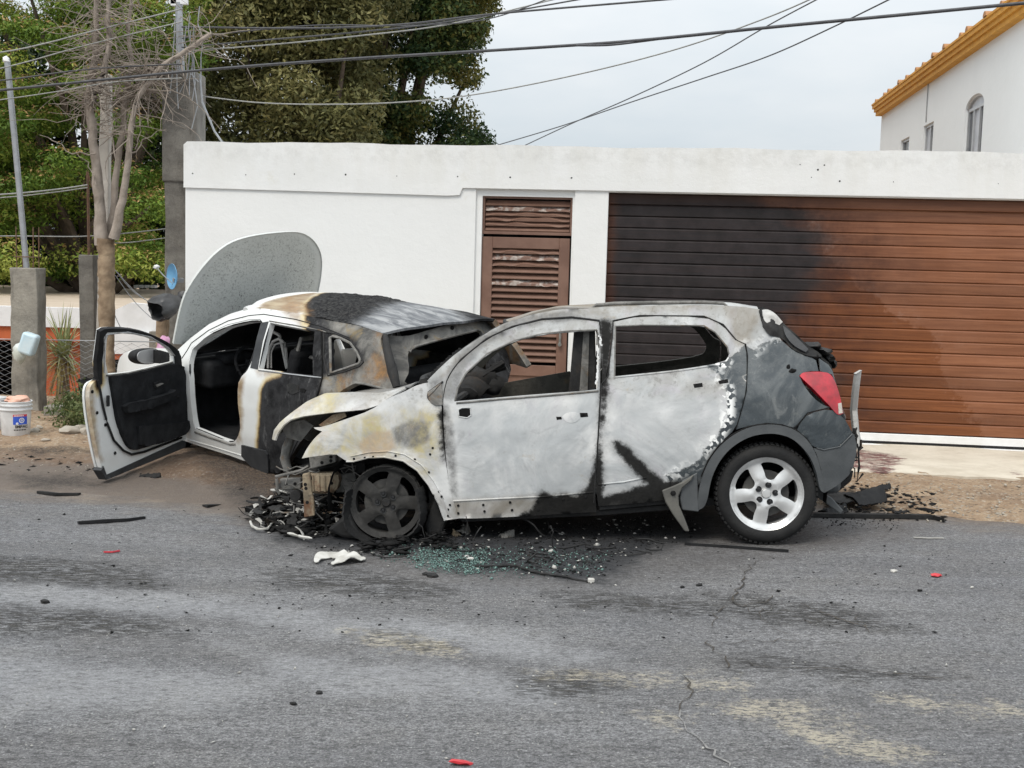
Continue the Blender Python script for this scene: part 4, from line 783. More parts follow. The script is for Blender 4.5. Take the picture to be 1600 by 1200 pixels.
# inner steel skins of the far doors, seen through the windows
for o_, pts in (('door_inner', [(705, 640), (712, 612), (890, 580), (905, 600), (905, 640)]), ('door_inner', [(958, 606), (962, 592), (1075, 566), (1130, 566), (1130, 600)])):
    z = [TRX.hit(p, 1, lambda a, b: a * 0 - .80) for p in pts]; m = MB(); m.prism([(q[0], q[2]) for q in z], -.80, -.83); m.build(o_, M['farskin'], trax)
plate_in = [TRX.hit(p, 1, lambda a, b: a * 0 + .60) for p in [(897, 514), (930, 512), (932, 616), (888, 618)]]; m = MB(); m.prism([(q[0], q[2]) for q in plate_in], .60, .54); bev(m.build('inner_pillar', M['dsteel'], trax), .012, 2)
plate_in = [TRX.hit(p, 1, lambda a, b: a * 0 + .605) for p in [(912, 514), (921, 513), (918, 616), (905, 617)]]; m = MB(); m.prism([(q[0], q[2]) for q in plate_in], .61, .60); m.build('pillar_flange', M['bsteel'], trax)
# windscreen frame: cowl, header
m = MB(); A = np.array([[p[0], ST(p[0], p[1]), p[1]] for p in S([(662, 600), (690, 573), (720, 548), (760, 520.5), (795, 503)])])
hd = RV[0]; hv = np.vstack([hd, hd + np.array([-.05, 0, -.035])]); n_ = len(hd); m.add(hv, [(i, i + 1, n_ + i + 1, n_ + i) for i in range(n_ - 1)]); 
m.tube([(p[0] + .01, p[1] * 1.0, p[2] - .01) for p in hd], .014, 6); cw = A[0]; m.tube([(cw[0] + .07 * (1 - (y / cw[1]) ** 2), y, cw[2] + .01) for y in np.linspace(-cw[1], cw[1], 15)], .03, 6)
m.tube([(q[0], -q[1] + .03, q[2] - .01) for q in A], .02, 6); m.tube([(q[0], q[1] - .03, q[2] - .008) for q in A], .016, 6); m.build('windscreen_frame', M['dsteel'], trax, 50)
m = MB()
for i in range(26):
    t = i / 25; q = A[0] * (1 - t) + A[2] * t; s_ = random.uniform(.008, .02); m.box((q[0] + .01, q[1] - .02, q[2] + random.uniform(.005, .02)), (s_ * 1.5, s_, s_))
m.build('windscreen_scraps', M['dsteel'], trax)
# crumpled bonnet: a raised folded sheet
hood_t = [(425, 686), (428, 672), (438, 659), (455, 645), (477, 629), (503, 617), (548, 613.5), (592, 614), (612, 610), (632, 604)]
hood_b = [(430, 688), (433, 678), (443, 664), (455, 655), (475, 650), (515, 645), (569, 640), (592, 633), (604, 624), (634, 606)]
yb = [.80, .80, .80, .80, .80, .79, .79, .79, .79, .80]; V = []
ht = [TRX.hit(p, 1, lambda a, b: a * 0 + .70) for p in hood_t]; hb = [TRX.hit(p, 1, lambda a, b: a * 0 + .80) for p in hood_b]
ht, hb = rs_(ht, 34), rs_(hb, 34); nf = 34; V = []
for i in range(nf):
    for k in range(5): V.append(hb[i] * (1 - k / 4) + ht[i] * (k / 4) + np.array([0, .012 * math.sin(k / 4 * math.pi), 0]))
    for k in range(1, 16):
        f = k / 15; fold = .05 * math.sin(f * 7 + i * .12) * min(1, f * 3) - .16 * max(0, f - .35)
        V.append(ht[i] + np.array([-.22 * max(0, f - .3) * (1 - i / nf), -1.36 * f, fold * (1 - .6 * i / nf) - .02 * f]))
ns = 20; T = []
for i in range(nf - 1):
    for j in range(ns - 1): a = i * ns + j; T += [(a, a + 1, a + ns + 1), (a, a + ns + 1, a + ns)]
V = np.array(V); at = {k: np.full(len(V), -.6) for k in KEYS}; at['tan'] = .03 * wob(V[:, 0], V[:, 1], 9, 3) - .01; at['yel'] = np.clip(V[:, 0] - 1.6, -.6, .3) * .3 - .05; at['grey'] = np.clip(.55 - V[:, 1], -.6, .6) * .5 - .1
shell('bonnet', V, T, .01, M['ashcar'], trax, at, (0, .3, 1))
m = MB(); hu = [TRX.hit(p, 1, lambda a, b: a * 0 + .62) for p in [(440, 668), (455, 660), (475, 656), (490, 665), (470, 690), (448, 684)]]; m.prism([(q[0], q[2]) for q in hu], .62, .60); m.build('bonnet_bracket', M['bsteel'], trax)
m = MB(); hu = [TRX.hit(p, 1, lambda a, b: a * 0 + .76) for p in [(498, 664), (520, 648), (538, 644), (541, 651), (530, 656), (505, 668)]]; m.prism([(q[0], q[2]) for q in hu], .76, .735); m.build('hinge_bracket', M['rsteel'], trax)
# crash structure at the nose
def plate(name, pts, y, th, mat, bevel=.006):
    q = [TRX.hit(p, 1, lambda a, b: a * 0 + y) for p in pts]; m = MB(); m.prism([(a[0], a[2]) for a in q], y, y - th); return bev(m.build(name, mat, trax), bevel)
def holes(par, pts, y, r=.012):
    m = MB()
    for p in pts: q = TRX.hit(p, 1, lambda a, b: a * 0 + y + .001); m.lathe([(0, .001), (r, .001), (r, -.01)], 10, 1, q)
    m.build('bolt_hole', M['black'], par, 60)
p1_ = plate('bumper_bracket', [(482, 712), (524, 709), (525, 722), (512, 726), (485, 733)], .74, .10, M['bsteel']); holes(p1_, [(517, 714), (517, 720), (503, 723)], .74)
p2_ = plate('crash_box', [(478, 741), (526, 739), (529, 752), (524, 770), (500, 772), (482, 771)], .76, .14, M['rsteel'], .02); holes(p2_, [(487, 747), (518, 755)], .76)
for px in (489, 498, 507, 515): 
    a = TRX.hit((px, 743), 1, lambda x, z: x * 0 + .762); b = TRX.hit((px + 1, 768), 1, lambda x, z: x * 0 + .762); m = MB(); m.tube([a, b], .008, 6); m.build('crash_box_rib', M['rsteel'], p2_, 60)
p3_ = plate('bumper_support', [(472, 741), (484, 738), (487, 768), (490, 780), (491.5, 806), (475, 809), (474, 780)], .78, .03, M['rsteel']); holes(p3_, [(477, 757), (478, 763), (480, 785)], .78)
p4_ = plate('bumper_beam', [(437, 748), (470, 747), (470, 764), (440, 766)], .66, .06, M['bsteel']); holes(p4_, [(447, 757), (461, 756)], .66)
plate('frame_rail', [(526, 742), (556, 738), (556, 768), (524, 770)], .62, .08, M['bsteel']); plate('frame_rail', [(530, 722), (570, 722), (572, 740), (532, 742)], .60, .06, M['dsteel'])
q = TRX.hit((463, 774), 1, lambda a, b: a * 0 + .67); m = MB(); m.lathe([(0, .03), (.035, .03), (.04, .02), (.04, -.03), (0, -.03)], 16, 1, q); m.build('tow_socket', M['dsteel'], trax, 40)
m = MB(); pr = random.Random(5)
for i in range(26):
    x0_, y0_ = pr.uniform(430, 560), pr.uniform(725, 800); pts = []
    for k in range(4): pts.append(TRX.hit((x0_ + k * pr.uniform(4, 13), y0_ + pr.uniform(-7, 12) * k * .5), 1, lambda a, b: a * 0 + .70 - .02 * (i % 4)))
    m.tube(pts, pr.uniform(.003, .007), 5)
for (a, b, r) in (((430, 745), (470, 735), .010), ((432, 748), (434, 765), .012), ((470, 735), (482, 728), .01), ((446, 757), (452, 738), .006), ((430, 762), (437, 772), .01), ((520, 771), (526, 742), .008)):
    m.tube([TRX.hit(a, 1, lambda x, z: x * 0 + .70), TRX.hit(b, 1, lambda x, z: x * 0 + .70)], r, 6)
m.build('burnt_wiring', M['bsteel'], trax, 60)
m = MB(); P = [TRX.hit(p, 1, lambda a, b: a * 0 + .55) for p in ((455, 683), (448, 700), (445, 716), (450, 735))]; m.tube(P, [.03, .035, .035, .03], 10); m.build('radiator_hose', M['bsteel'], trax, 50)
# wheels
wf = wheel(trax, (1.2775, .872, .322), 38, True, 1, False); wr_ = wheel(trax, (-1.2775, .872, .335), 68, False, 1, True); wheel(trax, (-1.2775, -.872, .40), 20, False, -1, True); wf2 = wheel(trax, (1.2775, -.872, .40), 10, True, -1, False)
wf['label'] = 'burnt dark front wheel without a tyre'; wr_['label'] = 'silver alloy rear wheel with intact tyre'
for sy in (1, -1):                                             # what is left of the front tyre: wire belts slumped round the rim
    V = []; n = 60; nk = 7
    for i in range(n):
        a = -math.pi * 1.12 + (math.pi * 1.24) * i / (n - 1); low = max(0, -math.sin(a)); sq = .256 + .012 * low + .07 * max(0, abs(math.cos(a)) - .55) * low
        for k in range(nk):
            f = k / (nk - 1) - .5; x = 1.2775 + (sq + .004 * math.sin(i * 2.3 + k)) * math.cos(a) * (1 + .25 * low * abs(f)) + .02 * math.sin(k * 1.3); z = max(.322 + (sq + .02 * math.cos(f * 3)) * math.sin(a), .035 + .006 * math.sin(i * 1.7 + k * 2)) 
            V.append((x, sy * (.79 + .30 * f * (1 + .3 * low)), z))
    T = []
    for i in range(n - 1):
        for k in range(nk - 1): a = i * nk + k; T += [(a, a + 1, a + nk + 1), (a, a + nk + 1, a + nk)]
    shell('tyre_remains', V, T, .012, M['tyre'], trax)
m = MB(); P = [TRX.hit(p, 1, lambda a, b: a * 0 + .86) for p in [(513, 826), (530, 812), (548, 800), (552, 812), (562, 830), (578, 843), (560, 842), (535, 838)]]; m.prism([(q[0], q[2]) for q in P], .90, .64); bev(m.build('tyre_flap', M['tyre'], trax), .02, 2)
m = MB(); P = [TRX.hit(p, 1, lambda a, b: a * 0 + .80) for p in [(664, 820), (672, 795), (680, 775), (690, 795), (695, 818), (690, 834), (668, 840)]]; m.prism([(q[0], q[2]) for q in P], .80, .60); bev(m.build('tyre_flap', M['tyre'], trax), .02, 2)
# torn mud guard behind the rear door, sill strips
m = MB(); P = [TRX.hit(p, 1, lambda a, b: a * 0 + .90) for p in [(1034, 766), (1050, 760), (1068, 752), (1084, 741), (1080, 750), (1066, 762), (1060, 775), (1061, 790), (1069, 808), (1077, 830), (1070, 830), (1052, 805), (1040, 785)]]
m.prism([(q[0], q[2]) for q in P], .915, .89); mg = bev(m.build('torn_mudguard', M['greyflap'], trax), .006); q = TRX.hit((1052, 771), 1, lambda a, b: a * 0 + .93); m = MB(); m.lathe([(0, .0), (.014, -.002), (.018, -.012)], 12, 1, q); m.build('clip', M['black'], mg, 50)
plate('mudguard_base', [(1065, 752), (1090, 738), (1092, 800), (1066, 797), (1062, 780), (1064, 765)], .89, .05, M['plastic'])
plate('sill', [(716, 808), (935, 797), (1064, 786), (1064, 796), (935, 806), (722, 816)], .80, .08, M['dsteel'])
plate('lower_cladding', [(936, 789), (1000, 783), (1064, 770), (1064, 786), (1000, 792), (936, 798)], .84, .05, M['dsteel'])
# bent panel at the tail and hanging scraps
TRB = lambda p: np.array(ground(*p))
m = MB(); P = [TRX.hit(p, 0, lambda a, b: a * 0 - 2.03) for p in ((1338, 583), (1336, 610), (1334, 640), (1336, 672), (1339, 700))]
V = []
for i, p in enumerate(P):
    for dx, dy in ((.02, .09), (.02, .02), (.008, .0), (-.022, .0), (-.034, .02), (-.012, .09)): V.append((p[0] + dx + .012 * math.sin(i * .8), p[1] + dy, p[2] + .02 * (i == 0) * (dx < 0)))
Fc = [(i * 6 + k, i * 6 + (k + 1) % 6, (i + 1) * 6 + (k + 1) % 6, (i + 1) * 6 + k) for i in range(4) for k in range(6)] + [(0, 1, 2, 3, 4, 5), tuple(range(24, 30))[::-1]]
m.add(V, Fc); bev(m.build('bent_tailgate_panel', M['palesteel'], trax), .004)
m = MB(); pr = random.Random(3)
for i in range(14):
    x0_, y0_ = pr.uniform(1318, 1346), pr.uniform(640, 730); pts = [TRX.hit((x0_ + pr.uniform(-5, 5) * k * .6, y0_ + k * pr.uniform(3, 14)), 1, lambda a, b: a * 0 + .5 + .02 * i) for k in range(4)]; m.tube(pts, pr.uniform(.004, .012), 5)
m.build('hanging_scraps', M['dsteel'], trax, 50)
plate('hanging_bumper_piece', [(1272, 752), (1288, 770), (1300, 778), (1318, 798), (1314, 804), (1295, 790), (1278, 778)], .72, .10, M['plastic'])
plate('hanging_bracket', [(1303, 762), (1322, 748), (1334, 735), (1330, 752), (1318, 762), (1306, 772)], .6, .05, M['dsteel'])
# ================================================================ white crossover with open door
def m_whitecar():
    n = NT('white_car_paint'); o = n.obj; f = n.noise(26, 5, .72); md = n.noise(6, 6, .68); sw = n.noise(3.0, 5, .6, None, 1.6)
    c = n.mix(n.mr(n.noise(3, 5, .6), .4, .75, 0, .5), (.74, .75, .74), (.60, .60, .575)); c = n.mix(n.mr(n.noise(60, 4, .75), .66, .72, 0, .5), c, (.30, .29, .27))
    t = n.mask('tan', md, .10, .04); c = n.mix(n.math('MULTIPLY', t, .9), c, n.mix(n.mr(n.noise(9, 5, .6, n.scl(o, (.4, 1.6, 1.6))), .35, .65), (.42, .33, .20), (.24, .14, .06)))
    a = n.attr('soot'); ring_ = n.math('MULTIPLY_ADD', n.math('SUBTRACT', md, .5), .08, a)
    c = n.mix(n.mr(ring_, -.07, -.015), c, (.60, .50, .30)); c = n.mix(n.mr(ring_, -.03, .0), c, (.26, .17, .07))
    k = n.mr(ring_, -.014, .014); sc = n.mix(n.mr(md, .3, .7), (.012, .012, .013), (.045, .045, .047)); sc = n.mix(n.mr(n.noise(9, 6, .8, n.scl(o, (1, 1, .3))), .54, .70, 0, .7), sc, (.15, .15, .15)); c = n.mix(k, c, sc)
    g = n.mask('grey', md, .16, .05); gc = n.mix(n.mr(sw, .33, .66), (.085, .084, .082), (.25, .24, .22)); gc = n.mix(n.mr(n.noise(4, 6, .7, None, 2), .58, .72, 0, .6), gc, (.42, .40, .35)); gc = n.mix(n.mr(n.noise(5, 5, .65, None, 1), .56, .7, 0, .7), gc, (.26, .20, .11)); gc = n.mix(n.mr(f, .58, .72, 0, .6), gc, (.05, .05, .05))
    c = n.mix(g, c, gc)
    r = n.mask('rust', n.noise(8, 6, .8), .25, .06); c = n.mix(n.math('MULTIPLY', r, n.mr(sw, .35, .65, .75, .1)), c, n.mix(n.mr(f, .35, .65), (.36, .19, .07), (.20, .12, .06)))
    y = n.mask('yel', n.noise(5, 6, .78, n.scl(o, (.6, 1.5, 1))), .45, .12); c = n.mix(n.math('MULTIPLY', y, .85), c, n.mix(n.mr(n.noise(4, 6, .72, n.scl(o, (.5, 1.5, 1)), 1.5), .36, .64), (.15, .158, .17), (.38, .385, .39)))      # bluish heat-washed steel
    b = n.mask('paint', n.noise(6, 6, .8, n.scl(o, (.6, 1.5, 1))), .5, .12); c = n.mix(n.math('MULTIPLY', b, n.mr(n.noise(5, 6, .75, n.scl(o, (.5, 1.6, 1))), .3, .6, .5, .97)), c, n.mix(n.mr(n.noise(30, 6, .8), .42, .62), (.012, .012, .013), (.07, .068, .066)))   # crusted soot
    bm_ = n.math('MAXIMUM', n.math('MAXIMUM', k, g), b); ro = n.mix(bm_, (.32, .32, .32), (.8, .8, .8))
    h = n.math('MULTIPLY', n.math('ADD', n.math('MULTIPLY', f, .5), sw), bm_); h = n.math('MULTIPLY_ADD', n.math('MULTIPLY', b, n.noise(34, 6, .8)), 2.5, h)
    return n.done(c, ro, 0, n.bump(h, .6, .014), Specular_IOR_Level=n.math('MULTIPLY_ADD', n.math('MAXIMUM', k, b), -.42, .5))
M['white'] = m_whitecar()
M['trim'] = simple('charred_trim', (.008, .0085, .010), (.019, .020, .022), 10, .8, bump=.45, bscale=70, Specular_IOR_Level=.25)
M['claddw'] = simple('black_cladding', (.022, .024, .027), (.04, .042, .045), 8, .6)
WH = Frame(None or (lambda R_: Matrix.Translation(Vector((-2.868, 10.8, .2)) - R_ @ Vector((0, .86, .25))) @ R_.to_4x4())(Matrix.Rotation(math.radians(138), 3, 'Z') @ Matrix.Rotation(math.radians(-2.5), 3, 'Y') @ Matrix.Rotation(math.radians(-4.0), 3, 'X')))
white = empty('open_crossover', WH.M); tag(white, 'white crossover with raised bonnet, wide open front door and burnt rear end', 'car')
ZW = [-.2, .2, .45, .7, .9, .98, 1.25, 1.42, 1.52, 1.7]; YW = [.82, .86, .895, .90, .885, .865, .755, .66, .57, .40]
def SWf(x, z):
    x = np.asarray(x, float); z = np.asarray(z, float); b = np.interp(z, ZW, YW); fr = np.clip(x - .75, 0, None); rr = np.clip(-2.3 - x, 0, None); return b - .30 * fr ** 2 - .45 * rr ** 2
SW = lambda P: WH.hit2(P, 1, SWf)
WREG = dict(soot=[SW([(448, 570), (441, 588), (417, 597), (410, 612), (408, 650), (405, 700), (408, 760), (660, 760), (660, 470), (600, 480), (480, 480), (476, 488), (479, 500), (484, 506)])],
            tan=[SW([(440, 484), (470, 487), (482, 505), (470, 508)]), SW([(372, 592), (383, 590), (380, 640), (378, 690), (370, 690)]), SW([(400, 578), (445, 584), (440, 590), (405, 586)])],
            grey=[SW([(512, 498), (600, 515), (640, 530), (640, 640), (540, 620), (500, 615), (506, 590), (545, 585), (571, 568), (570, 545), (548, 526), (520, 520)])],
            rust=[SW([(578, 560), (604, 556), (612, 590), (590, 600), (562, 596), (570, 575)]), SW([(530, 590), (552, 585), (548, 612), (528, 612)]), SW([(592, 518), (600, 522), (600, 545), (592, 540)])])
wP = dict(fr=WH, axis=1, fn=SWf, mat=M['white'], regs=WREG, sp=.03, thick=.014)
w_side = [(276, 549), (282, 542.5), (298, 528.6), (326, 507.6), (357, 492), (384, 484.5), (405, 481), (440, 485.5), (461, 488.5), (482, 494), (518, 501.5), (559, 508.5), (578, 514.5), (598, 521), (594, 533), (599, 550), (606, 576), (614, 606), (611, 609), (570, 599), (557, 597), (530, 612), (500, 642), (470, 690), (440, 740), (421, 738), (382, 719), (293, 691), (284, 686), (284, 640), (279, 600), (276, 565)]
ap = [(296, 562), (301, 545), (326, 522.5), (357, 508.5), (389, 501), (407, 500), (411, 504), (407, 520), (398, 550), (390, 574), (377, 592), (373, 616), (377, 648), (375, 676), (367, 690.5), (357, 691), (305, 670), (300, 645), (297, 600)]
rwin = [(405, 576), (423, 504), (493, 517.5), (490, 586.5)]
qwin = [(515.5, 528), (520, 525.5), (531, 528), (548, 536.5), (558, 551), (563, 563), (561, 568), (540, 575.5), (517, 583)]
rdoor = [(375, 592), (391, 576), (397, 556), (411, 503), (421, 500.5), (502, 514.5), (504, 560), (503.5, 590), (498, 612), (485, 650), (460, 700), (445, 738), (417, 704), (380, 695), (375, 686), (377, 665), (372, 616)]
def wboth(name, outl, holes=(), **kw):
    a = dict(wP); a.update(kw); r = [panel(name, outline=outl, holes=holes, parent=white, **a)]; r.append(panel(name, outline=outl, holes=holes, parent=white, mirror=True, **a)); return r
wbs = wboth('body_side', w_side, [ap, rwin, qwin], thick=.05, smooth_it=1)
rd = wboth('rear_door', rdoor, [rwin], off=.006, dent=.002, seed=5, smooth_it=1); rd[0]['label'] = 'rear door, front third white, rest burnt black'
lowd = [(292, 577), (392, 577), (377, 592), (373, 616), (377, 648), (375, 676), (357, 691), (305, 670), (300, 645)]
panel('far_front_door', outline=lowd, parent=white, mirror=True, **wP)
panel('pillar_cover', WH, 1, SWf, [(409.5, 504), (421, 502), (404, 577), (392.5, 574.5), (399, 548)], [], .03, .01, M['claddw'], white, off=.011)
wboth('wheel_cladding', [(380, 695), (417, 704), (421, 712), (422, 738), (410, 741), (389, 723), (380, 712)], off=.02, mat=M['claddw'], smooth_it=1)
wseam = lambda pts, par, r, off, name, mat: seam(pts, par, r, off, SWf, WH, mat, name)
wseam(ap + [ap[0]], white, .012, -.012, 'door_rubber', M['rubber']); wseam([(284, 560), (292, 548), (299, 536), (326, 516), (357, 501), (389, 493), (412, 491), (462, 499), (502, 510), (524, 519), (546, 528)], white, .004, .002, 'roof_gutter', M['rubber'])
wseam([(502, 514), (504, 560), (503.5, 590), (498, 612), (490, 635)], white, .005, .006, 'door_seam', M['black']); wseam([(404, 578.5), (440, 583), (491, 589), (502, 590)], rd[0], .006, .009, 'belt_strip', M['alu'])
wseam([(421, 501.5), (460, 508), (500, 516), (510, 519)], rd[0], .005, .009, 'frame_lip', M['bsteel']); wseam([(404, 577), (422, 503)], rd[0], .006, .0, 'frame_lip', M['trim'])
wseam(qwin + [qwin[0]], wbs[0], .012, .0, 'window_lip', M['bsteel']); wseam([(506, 519), (524, 521), (547, 531), (560, 547), (568, 566), (562, 572), (540, 580), (512, 587), (506, 560), (506, 519)], wbs[0], .006, .003, 'window_edge', M['dsteel'])
wseam([(291, 686), (330, 697), (382, 713)], wbs[0], .006, .0, 'sill_edge', M['white']); wseam([(305, 675), (330, 684), (360, 694), (369, 694)], wbs[0], .012, -.005, 'sill_plate', M['bsteel'])
q = lambda pts, nm, mt, off=.010: panel(nm, WH, 1, SWf, pts, [], .02, .006, mt, rd[0], off=off)
q([(449, 601), (457, 597), (468, 602), (468, 612), (458, 617), (450, 612)], 'handle_recess', M['dsteel']); q([(470, 607), (476, 606), (480, 609), (477, 613), (471, 612)], 'handle_hole', M['black'], .012)
# roof
wr_pts = SW([(384, 485), (405, 481.5), (440, 486), (461, 489), (482, 494), (518, 501.5), (559, 508.5), (578, 514.5), (597, 520.5)])
RW2 = lambda P: WH.hit2(P, 2, lambda a, b: a * 0 + 1.535)
def crustz(x, y):
    k = np.clip(sdf([CR], x, y) / .12 + .4, 0, 1); z = np.array([noise.fractal(Vector((a * 11, b * 11, 3)), .7, 2.1, 4) for a, b in zip(x, y)]); return .010 * wob(x, y, 9, 12) * (x < -1.2) - .012 * np.exp(-((np.abs(y) - .5) / .05) ** 2) * (x > -2.1) + .013 * k * z
CR = RW2([(482, 492), (486, 482), (500, 471), (540, 456), (600, 448), (650, 455), (672, 462), (600, 482), (540, 498), (520, 503)])
wroof, WV = loft_roof(WH, wr_pts, SWf, .10, 'roof', M['white'], white, 76, .12, .07, .02, regs=dict(
    soot=[RW2([(472, 497), (482, 488), (478, 478), (505, 466), (540, 455), (560, 440), (800, 460), (800, 560), (560, 560)])],
    rust=[RW2([(448, 487), (470, 490), (484, 486), (480, 474), (530, 452), (490, 452), (440, 470)])], tan=[RW2([(380, 485), (440, 490), (480, 478), (530, 440), (440, 450)])],
    paint=[RW2([(482, 492), (486, 482), (500, 471), (540, 456), (600, 448), (650, 455), (672, 462), (600, 482), (540, 498), (520, 503)])],
    yel=[RW2([(530, 502), (560, 492), (610, 480), (670, 466), (700, 476), (750, 495), (690, 512), (605, 519), (570, 508)])]), extra=crustz, step=.018, rdrop=.45)
def wcol(o, **k):                                              # whole-part heat colours for white-car pieces
    n_ = len(o.data.vertices)
    for key in KEYS:
        a = o.data.attributes.get(key) or o.data.attributes.new(key, 'FLOAT', 'POINT'); a.data.foreach_set('value', np.full(n_, k.get(key, -.6), np.float32))
    return o
# rear frame round the missing tailgate glass
def RWf(y, z): y = np.asarray(y, float); z = np.asarray(z, float); return -2.20 - .62 * np.clip(1.46 - z, -.2, 1) - .12 * np.clip(1 - (y / .70) ** 2, -.3, 1)
rear_o = [(600, 522), (610, 524), (625, 525.5), (644, 523.5), (674, 514), (706, 505.5), (742, 495.5), (757, 499), (775, 512), (790, 540), (800, 590), (760, 640), (700, 650), (634, 650), (622, 612), (613, 600), (606, 560), (599, 538)]
rear_h = [(636.5, 557), (640, 546), (648, 540), (678, 531.5), (716, 521.5), (745, 514.5), (752, 518), (762, 540), (764, 572), (758, 595), (700, 600), (637, 600), (633, 596), (641, 580)]
panel('tailgate_frame', WH, 0, RWf, rear_o, [rear_h], .03, .03, M['white'], white, regs=dict(soot=[WH.hit2([(560, 480), (860, 480), (860, 700), (560, 700)], 0, RWf)], grey=[WH.hit2([(590, 510), (760, 480), (800, 520), (740, 530), (650, 545), (640, 600), (600, 600)], 0, RWf)]), dent=.006, dscale=9, smooth_it=1)
m = MB(); P = [WH.hit(p, 1, SWf) for p in ((598, 524), (600, 540), (604, 560), (610, 582), (616, 606))]; m.tube([(p[0] - .005, p[1] - .02, p[2]) for p in P], [.02, .03, .035, .04, .03], 8); m.build('lamp_recess', M['dsteel'], white, 50)
P = [WH.hit(p, 0, lambda y, z: RWf(y, z) - .012) for p in ((640, 550), (642, 546), (650, 541), (678, 533), (716, 523), (744, 516))]; m = MB(); m.tube(P, .012, 6); m.build('glass_flange', M['bsteel'], white, 50)
for p in ((664, 526), (705, 512)):
    c = WH.hit(p, 0, RWf); m = MB(); m.lathe([(0, -.016), (.016, -.018), (.018, -.01)], 12, 0, (c[0], c[1], c[2])); m.build('hinge_hole', M['black'], white, 60)
# folded quarter edge, crushed lower rear
m = MB(); P = [WH.hit(p, 1, SWf) for p in ((556, 598), (572, 600), (600, 607), (612, 610))]; m.tube([(p[0], p[1] + .005, p[2]) for p in P], .009, 6); wcol(m.build('quarter_fold', M['white'], white, 50), grey=.3)
cv = MB()
for i in range(14): cv.add(*lump((random.uniform(-2.5, -2.0), random.uniform(-.7, .6), random.uniform(.45, .85)), random.uniform(.1, .2), None, 'e', None, 190 + i, 1, (1, 1.2, .7)))
cv.build('crushed_tail', M['dsteel'], white, 30)
# floor, far structure, inside
fl = MB(); fl.box((-.95, 0, .3), (2.6, 1.5, .05)); fl.box((.25, 0, .65), (.05, 1.5, .66)); fl.box((-1.75, 0, .5), (.7, 1.3, .06)); fl.build('floor_pan', M['trim'], white)
db = MB()
db.box((.06, 0, .84), (.34, 1.44, .26)); db.box((.05, 0, .5), (.25, .32, .45)); db.box((-.06, .38, .97), (.2, .4, .1)); db.box((-.08, -.4, .80), (.1, .5, .1)); bev(db.build('dashboard', M['trim'], white, 40), .06, 3)
m = MB(); cx_, cy_, cz_ = -.28, .36, .93; P = [(cx_ + .17 * math.sin(t) * .42, cy_ + .185 * math.cos(t), cz_ + .17 * math.sin(t) * .9) for t in np.linspace(0, 2 * math.pi, 25)]; m.tube(P, .016, 8); m.tube([(cx_, cy_, cz_), (.0, cy_, .84)], .035, 8); m.box((cx_, cy_, cz_), (.05, .14, .09)); m.tube([(cx_, cy_ - .18, cz_), (cx_, cy_ + .18, cz_)], .014, 6); m.build('steering_wheel', M['trim'], white, 50)
def wseat(y):
    m = MB(); m.box((-.78, y, .52), (.5, .46, .16)); o = bev(m.build('seat', M['trim'], white, 40), .05, 3)
    m = MB(); R_ = Matrix.Rotation(math.radians(-16), 3, 'Y'); m.box((-1.08, y, .88), (.12, .44, .62), R_); bev(m.build('seat_back', M['trim'], white, 40), .045, 3)
    m = MB(); m.tube([(-1.17, y - .17, 1.16), (-1.19, y - .15, 1.27), (-1.19, y + .15, 1.27), (-1.17, y + .17, 1.16)], .02, 8); m.build('seat_hoop', M['bsteel'], white, 50)
wseat(.38); wseat(-.38)
for pts, r in (([(419, 575), (420, 548), (427, 533), (437, 529), (446, 538), (449, 575)], .013), ([(428, 519), (437, 524), (442, 546), (448, 576)], .014), ([(424, 575), (424, 550), (430, 538), (438, 536)], .007)): m = MB(); m.tube(rs_([WH.hit(p, 1, lambda x, z: x * 0 + .45) for p in pts], 16), r, 6); m.build('seat_hoop', M['palesteel'], white, 50)
M['soot_blackout'] = simple('sooty_blackout_glass', (.012, .012, .013), (.022, .021, .021), 5, .35)
for nm, ol in (('blackout_pane', [(300, 560), (303, 545), (327, 523), (357, 509), (389, 502), (406, 501), (404, 520), (392, 574), (300, 577)]), ('blackout_pane', [(404, 577), (422, 503), (494, 517), (491, 588)]), ('blackout_quarter_pane', qwin)): panel(nm, WH, 1, SWf, ol, [], .06, .006, M['soot_blackout'], white, off=-.012, mirror=True)  # far panes added, dark and opaque, to keep the cabin black
V = [(.12 - t * (.12 + .52) - .10 * 0, y * (.72 - .16 * t), 1.03 + t * .36) for t in np.linspace(0, .86, 8) for y in np.linspace(-1, 1, 12)]; T = [q_ for i in range(7) for j in range(11) for q_ in ((i * 12 + j, i * 12 + j + 1, (i + 1) * 12 + j + 1), (i * 12 + j, (i + 1) * 12 + j + 1, (i + 1) * 12 + j))]; shell('windscreen', np.array(V), np.array(T), .006, M['soot_blackout'], white, None, (1, 0, 1))
hlv = [(p[0], p[1] * .94, p[2] - .03) for r_ in WV[4:-4:4] for p in r_[::5]]; nr_ = len(WV[4:-4:4]); nc_ = len(WV[0][::5]); m = MB(); m.add(hlv, [(i * nc_ + j, i * nc_ + j + 1, (i + 1) * nc_ + j + 1, (i + 1) * nc_ + j) for i in range(nr_ - 1) for j in range(nc_ - 1)]); m.build('headliner', M['trim'], white)
m = MB(); m.box((-1.9, 0, .55), (.5, 1.2, .15)); m.box((-2.15, 0, .85), (.12, 1.2, .55), Matrix.Rotation(math.radians(-14), 3, 'Y')); bev(m.build('rear_seat', M['trim'], white, 40), .05, 3)
m = MB(); m.tube([WH.hit(p, 1, lambda x, z: x * 0 + .45) for p in ((462, 545), (478, 556), (492, 560))], .016, 6); m.build('burnt_belt', M['bsteel'], white, 50)
m = MB(); m.box((-.42, .0, 1.41), (.03, .22, .06)); bev(m.build('rear_view_mirror', M['alu'], white), .01, 2)
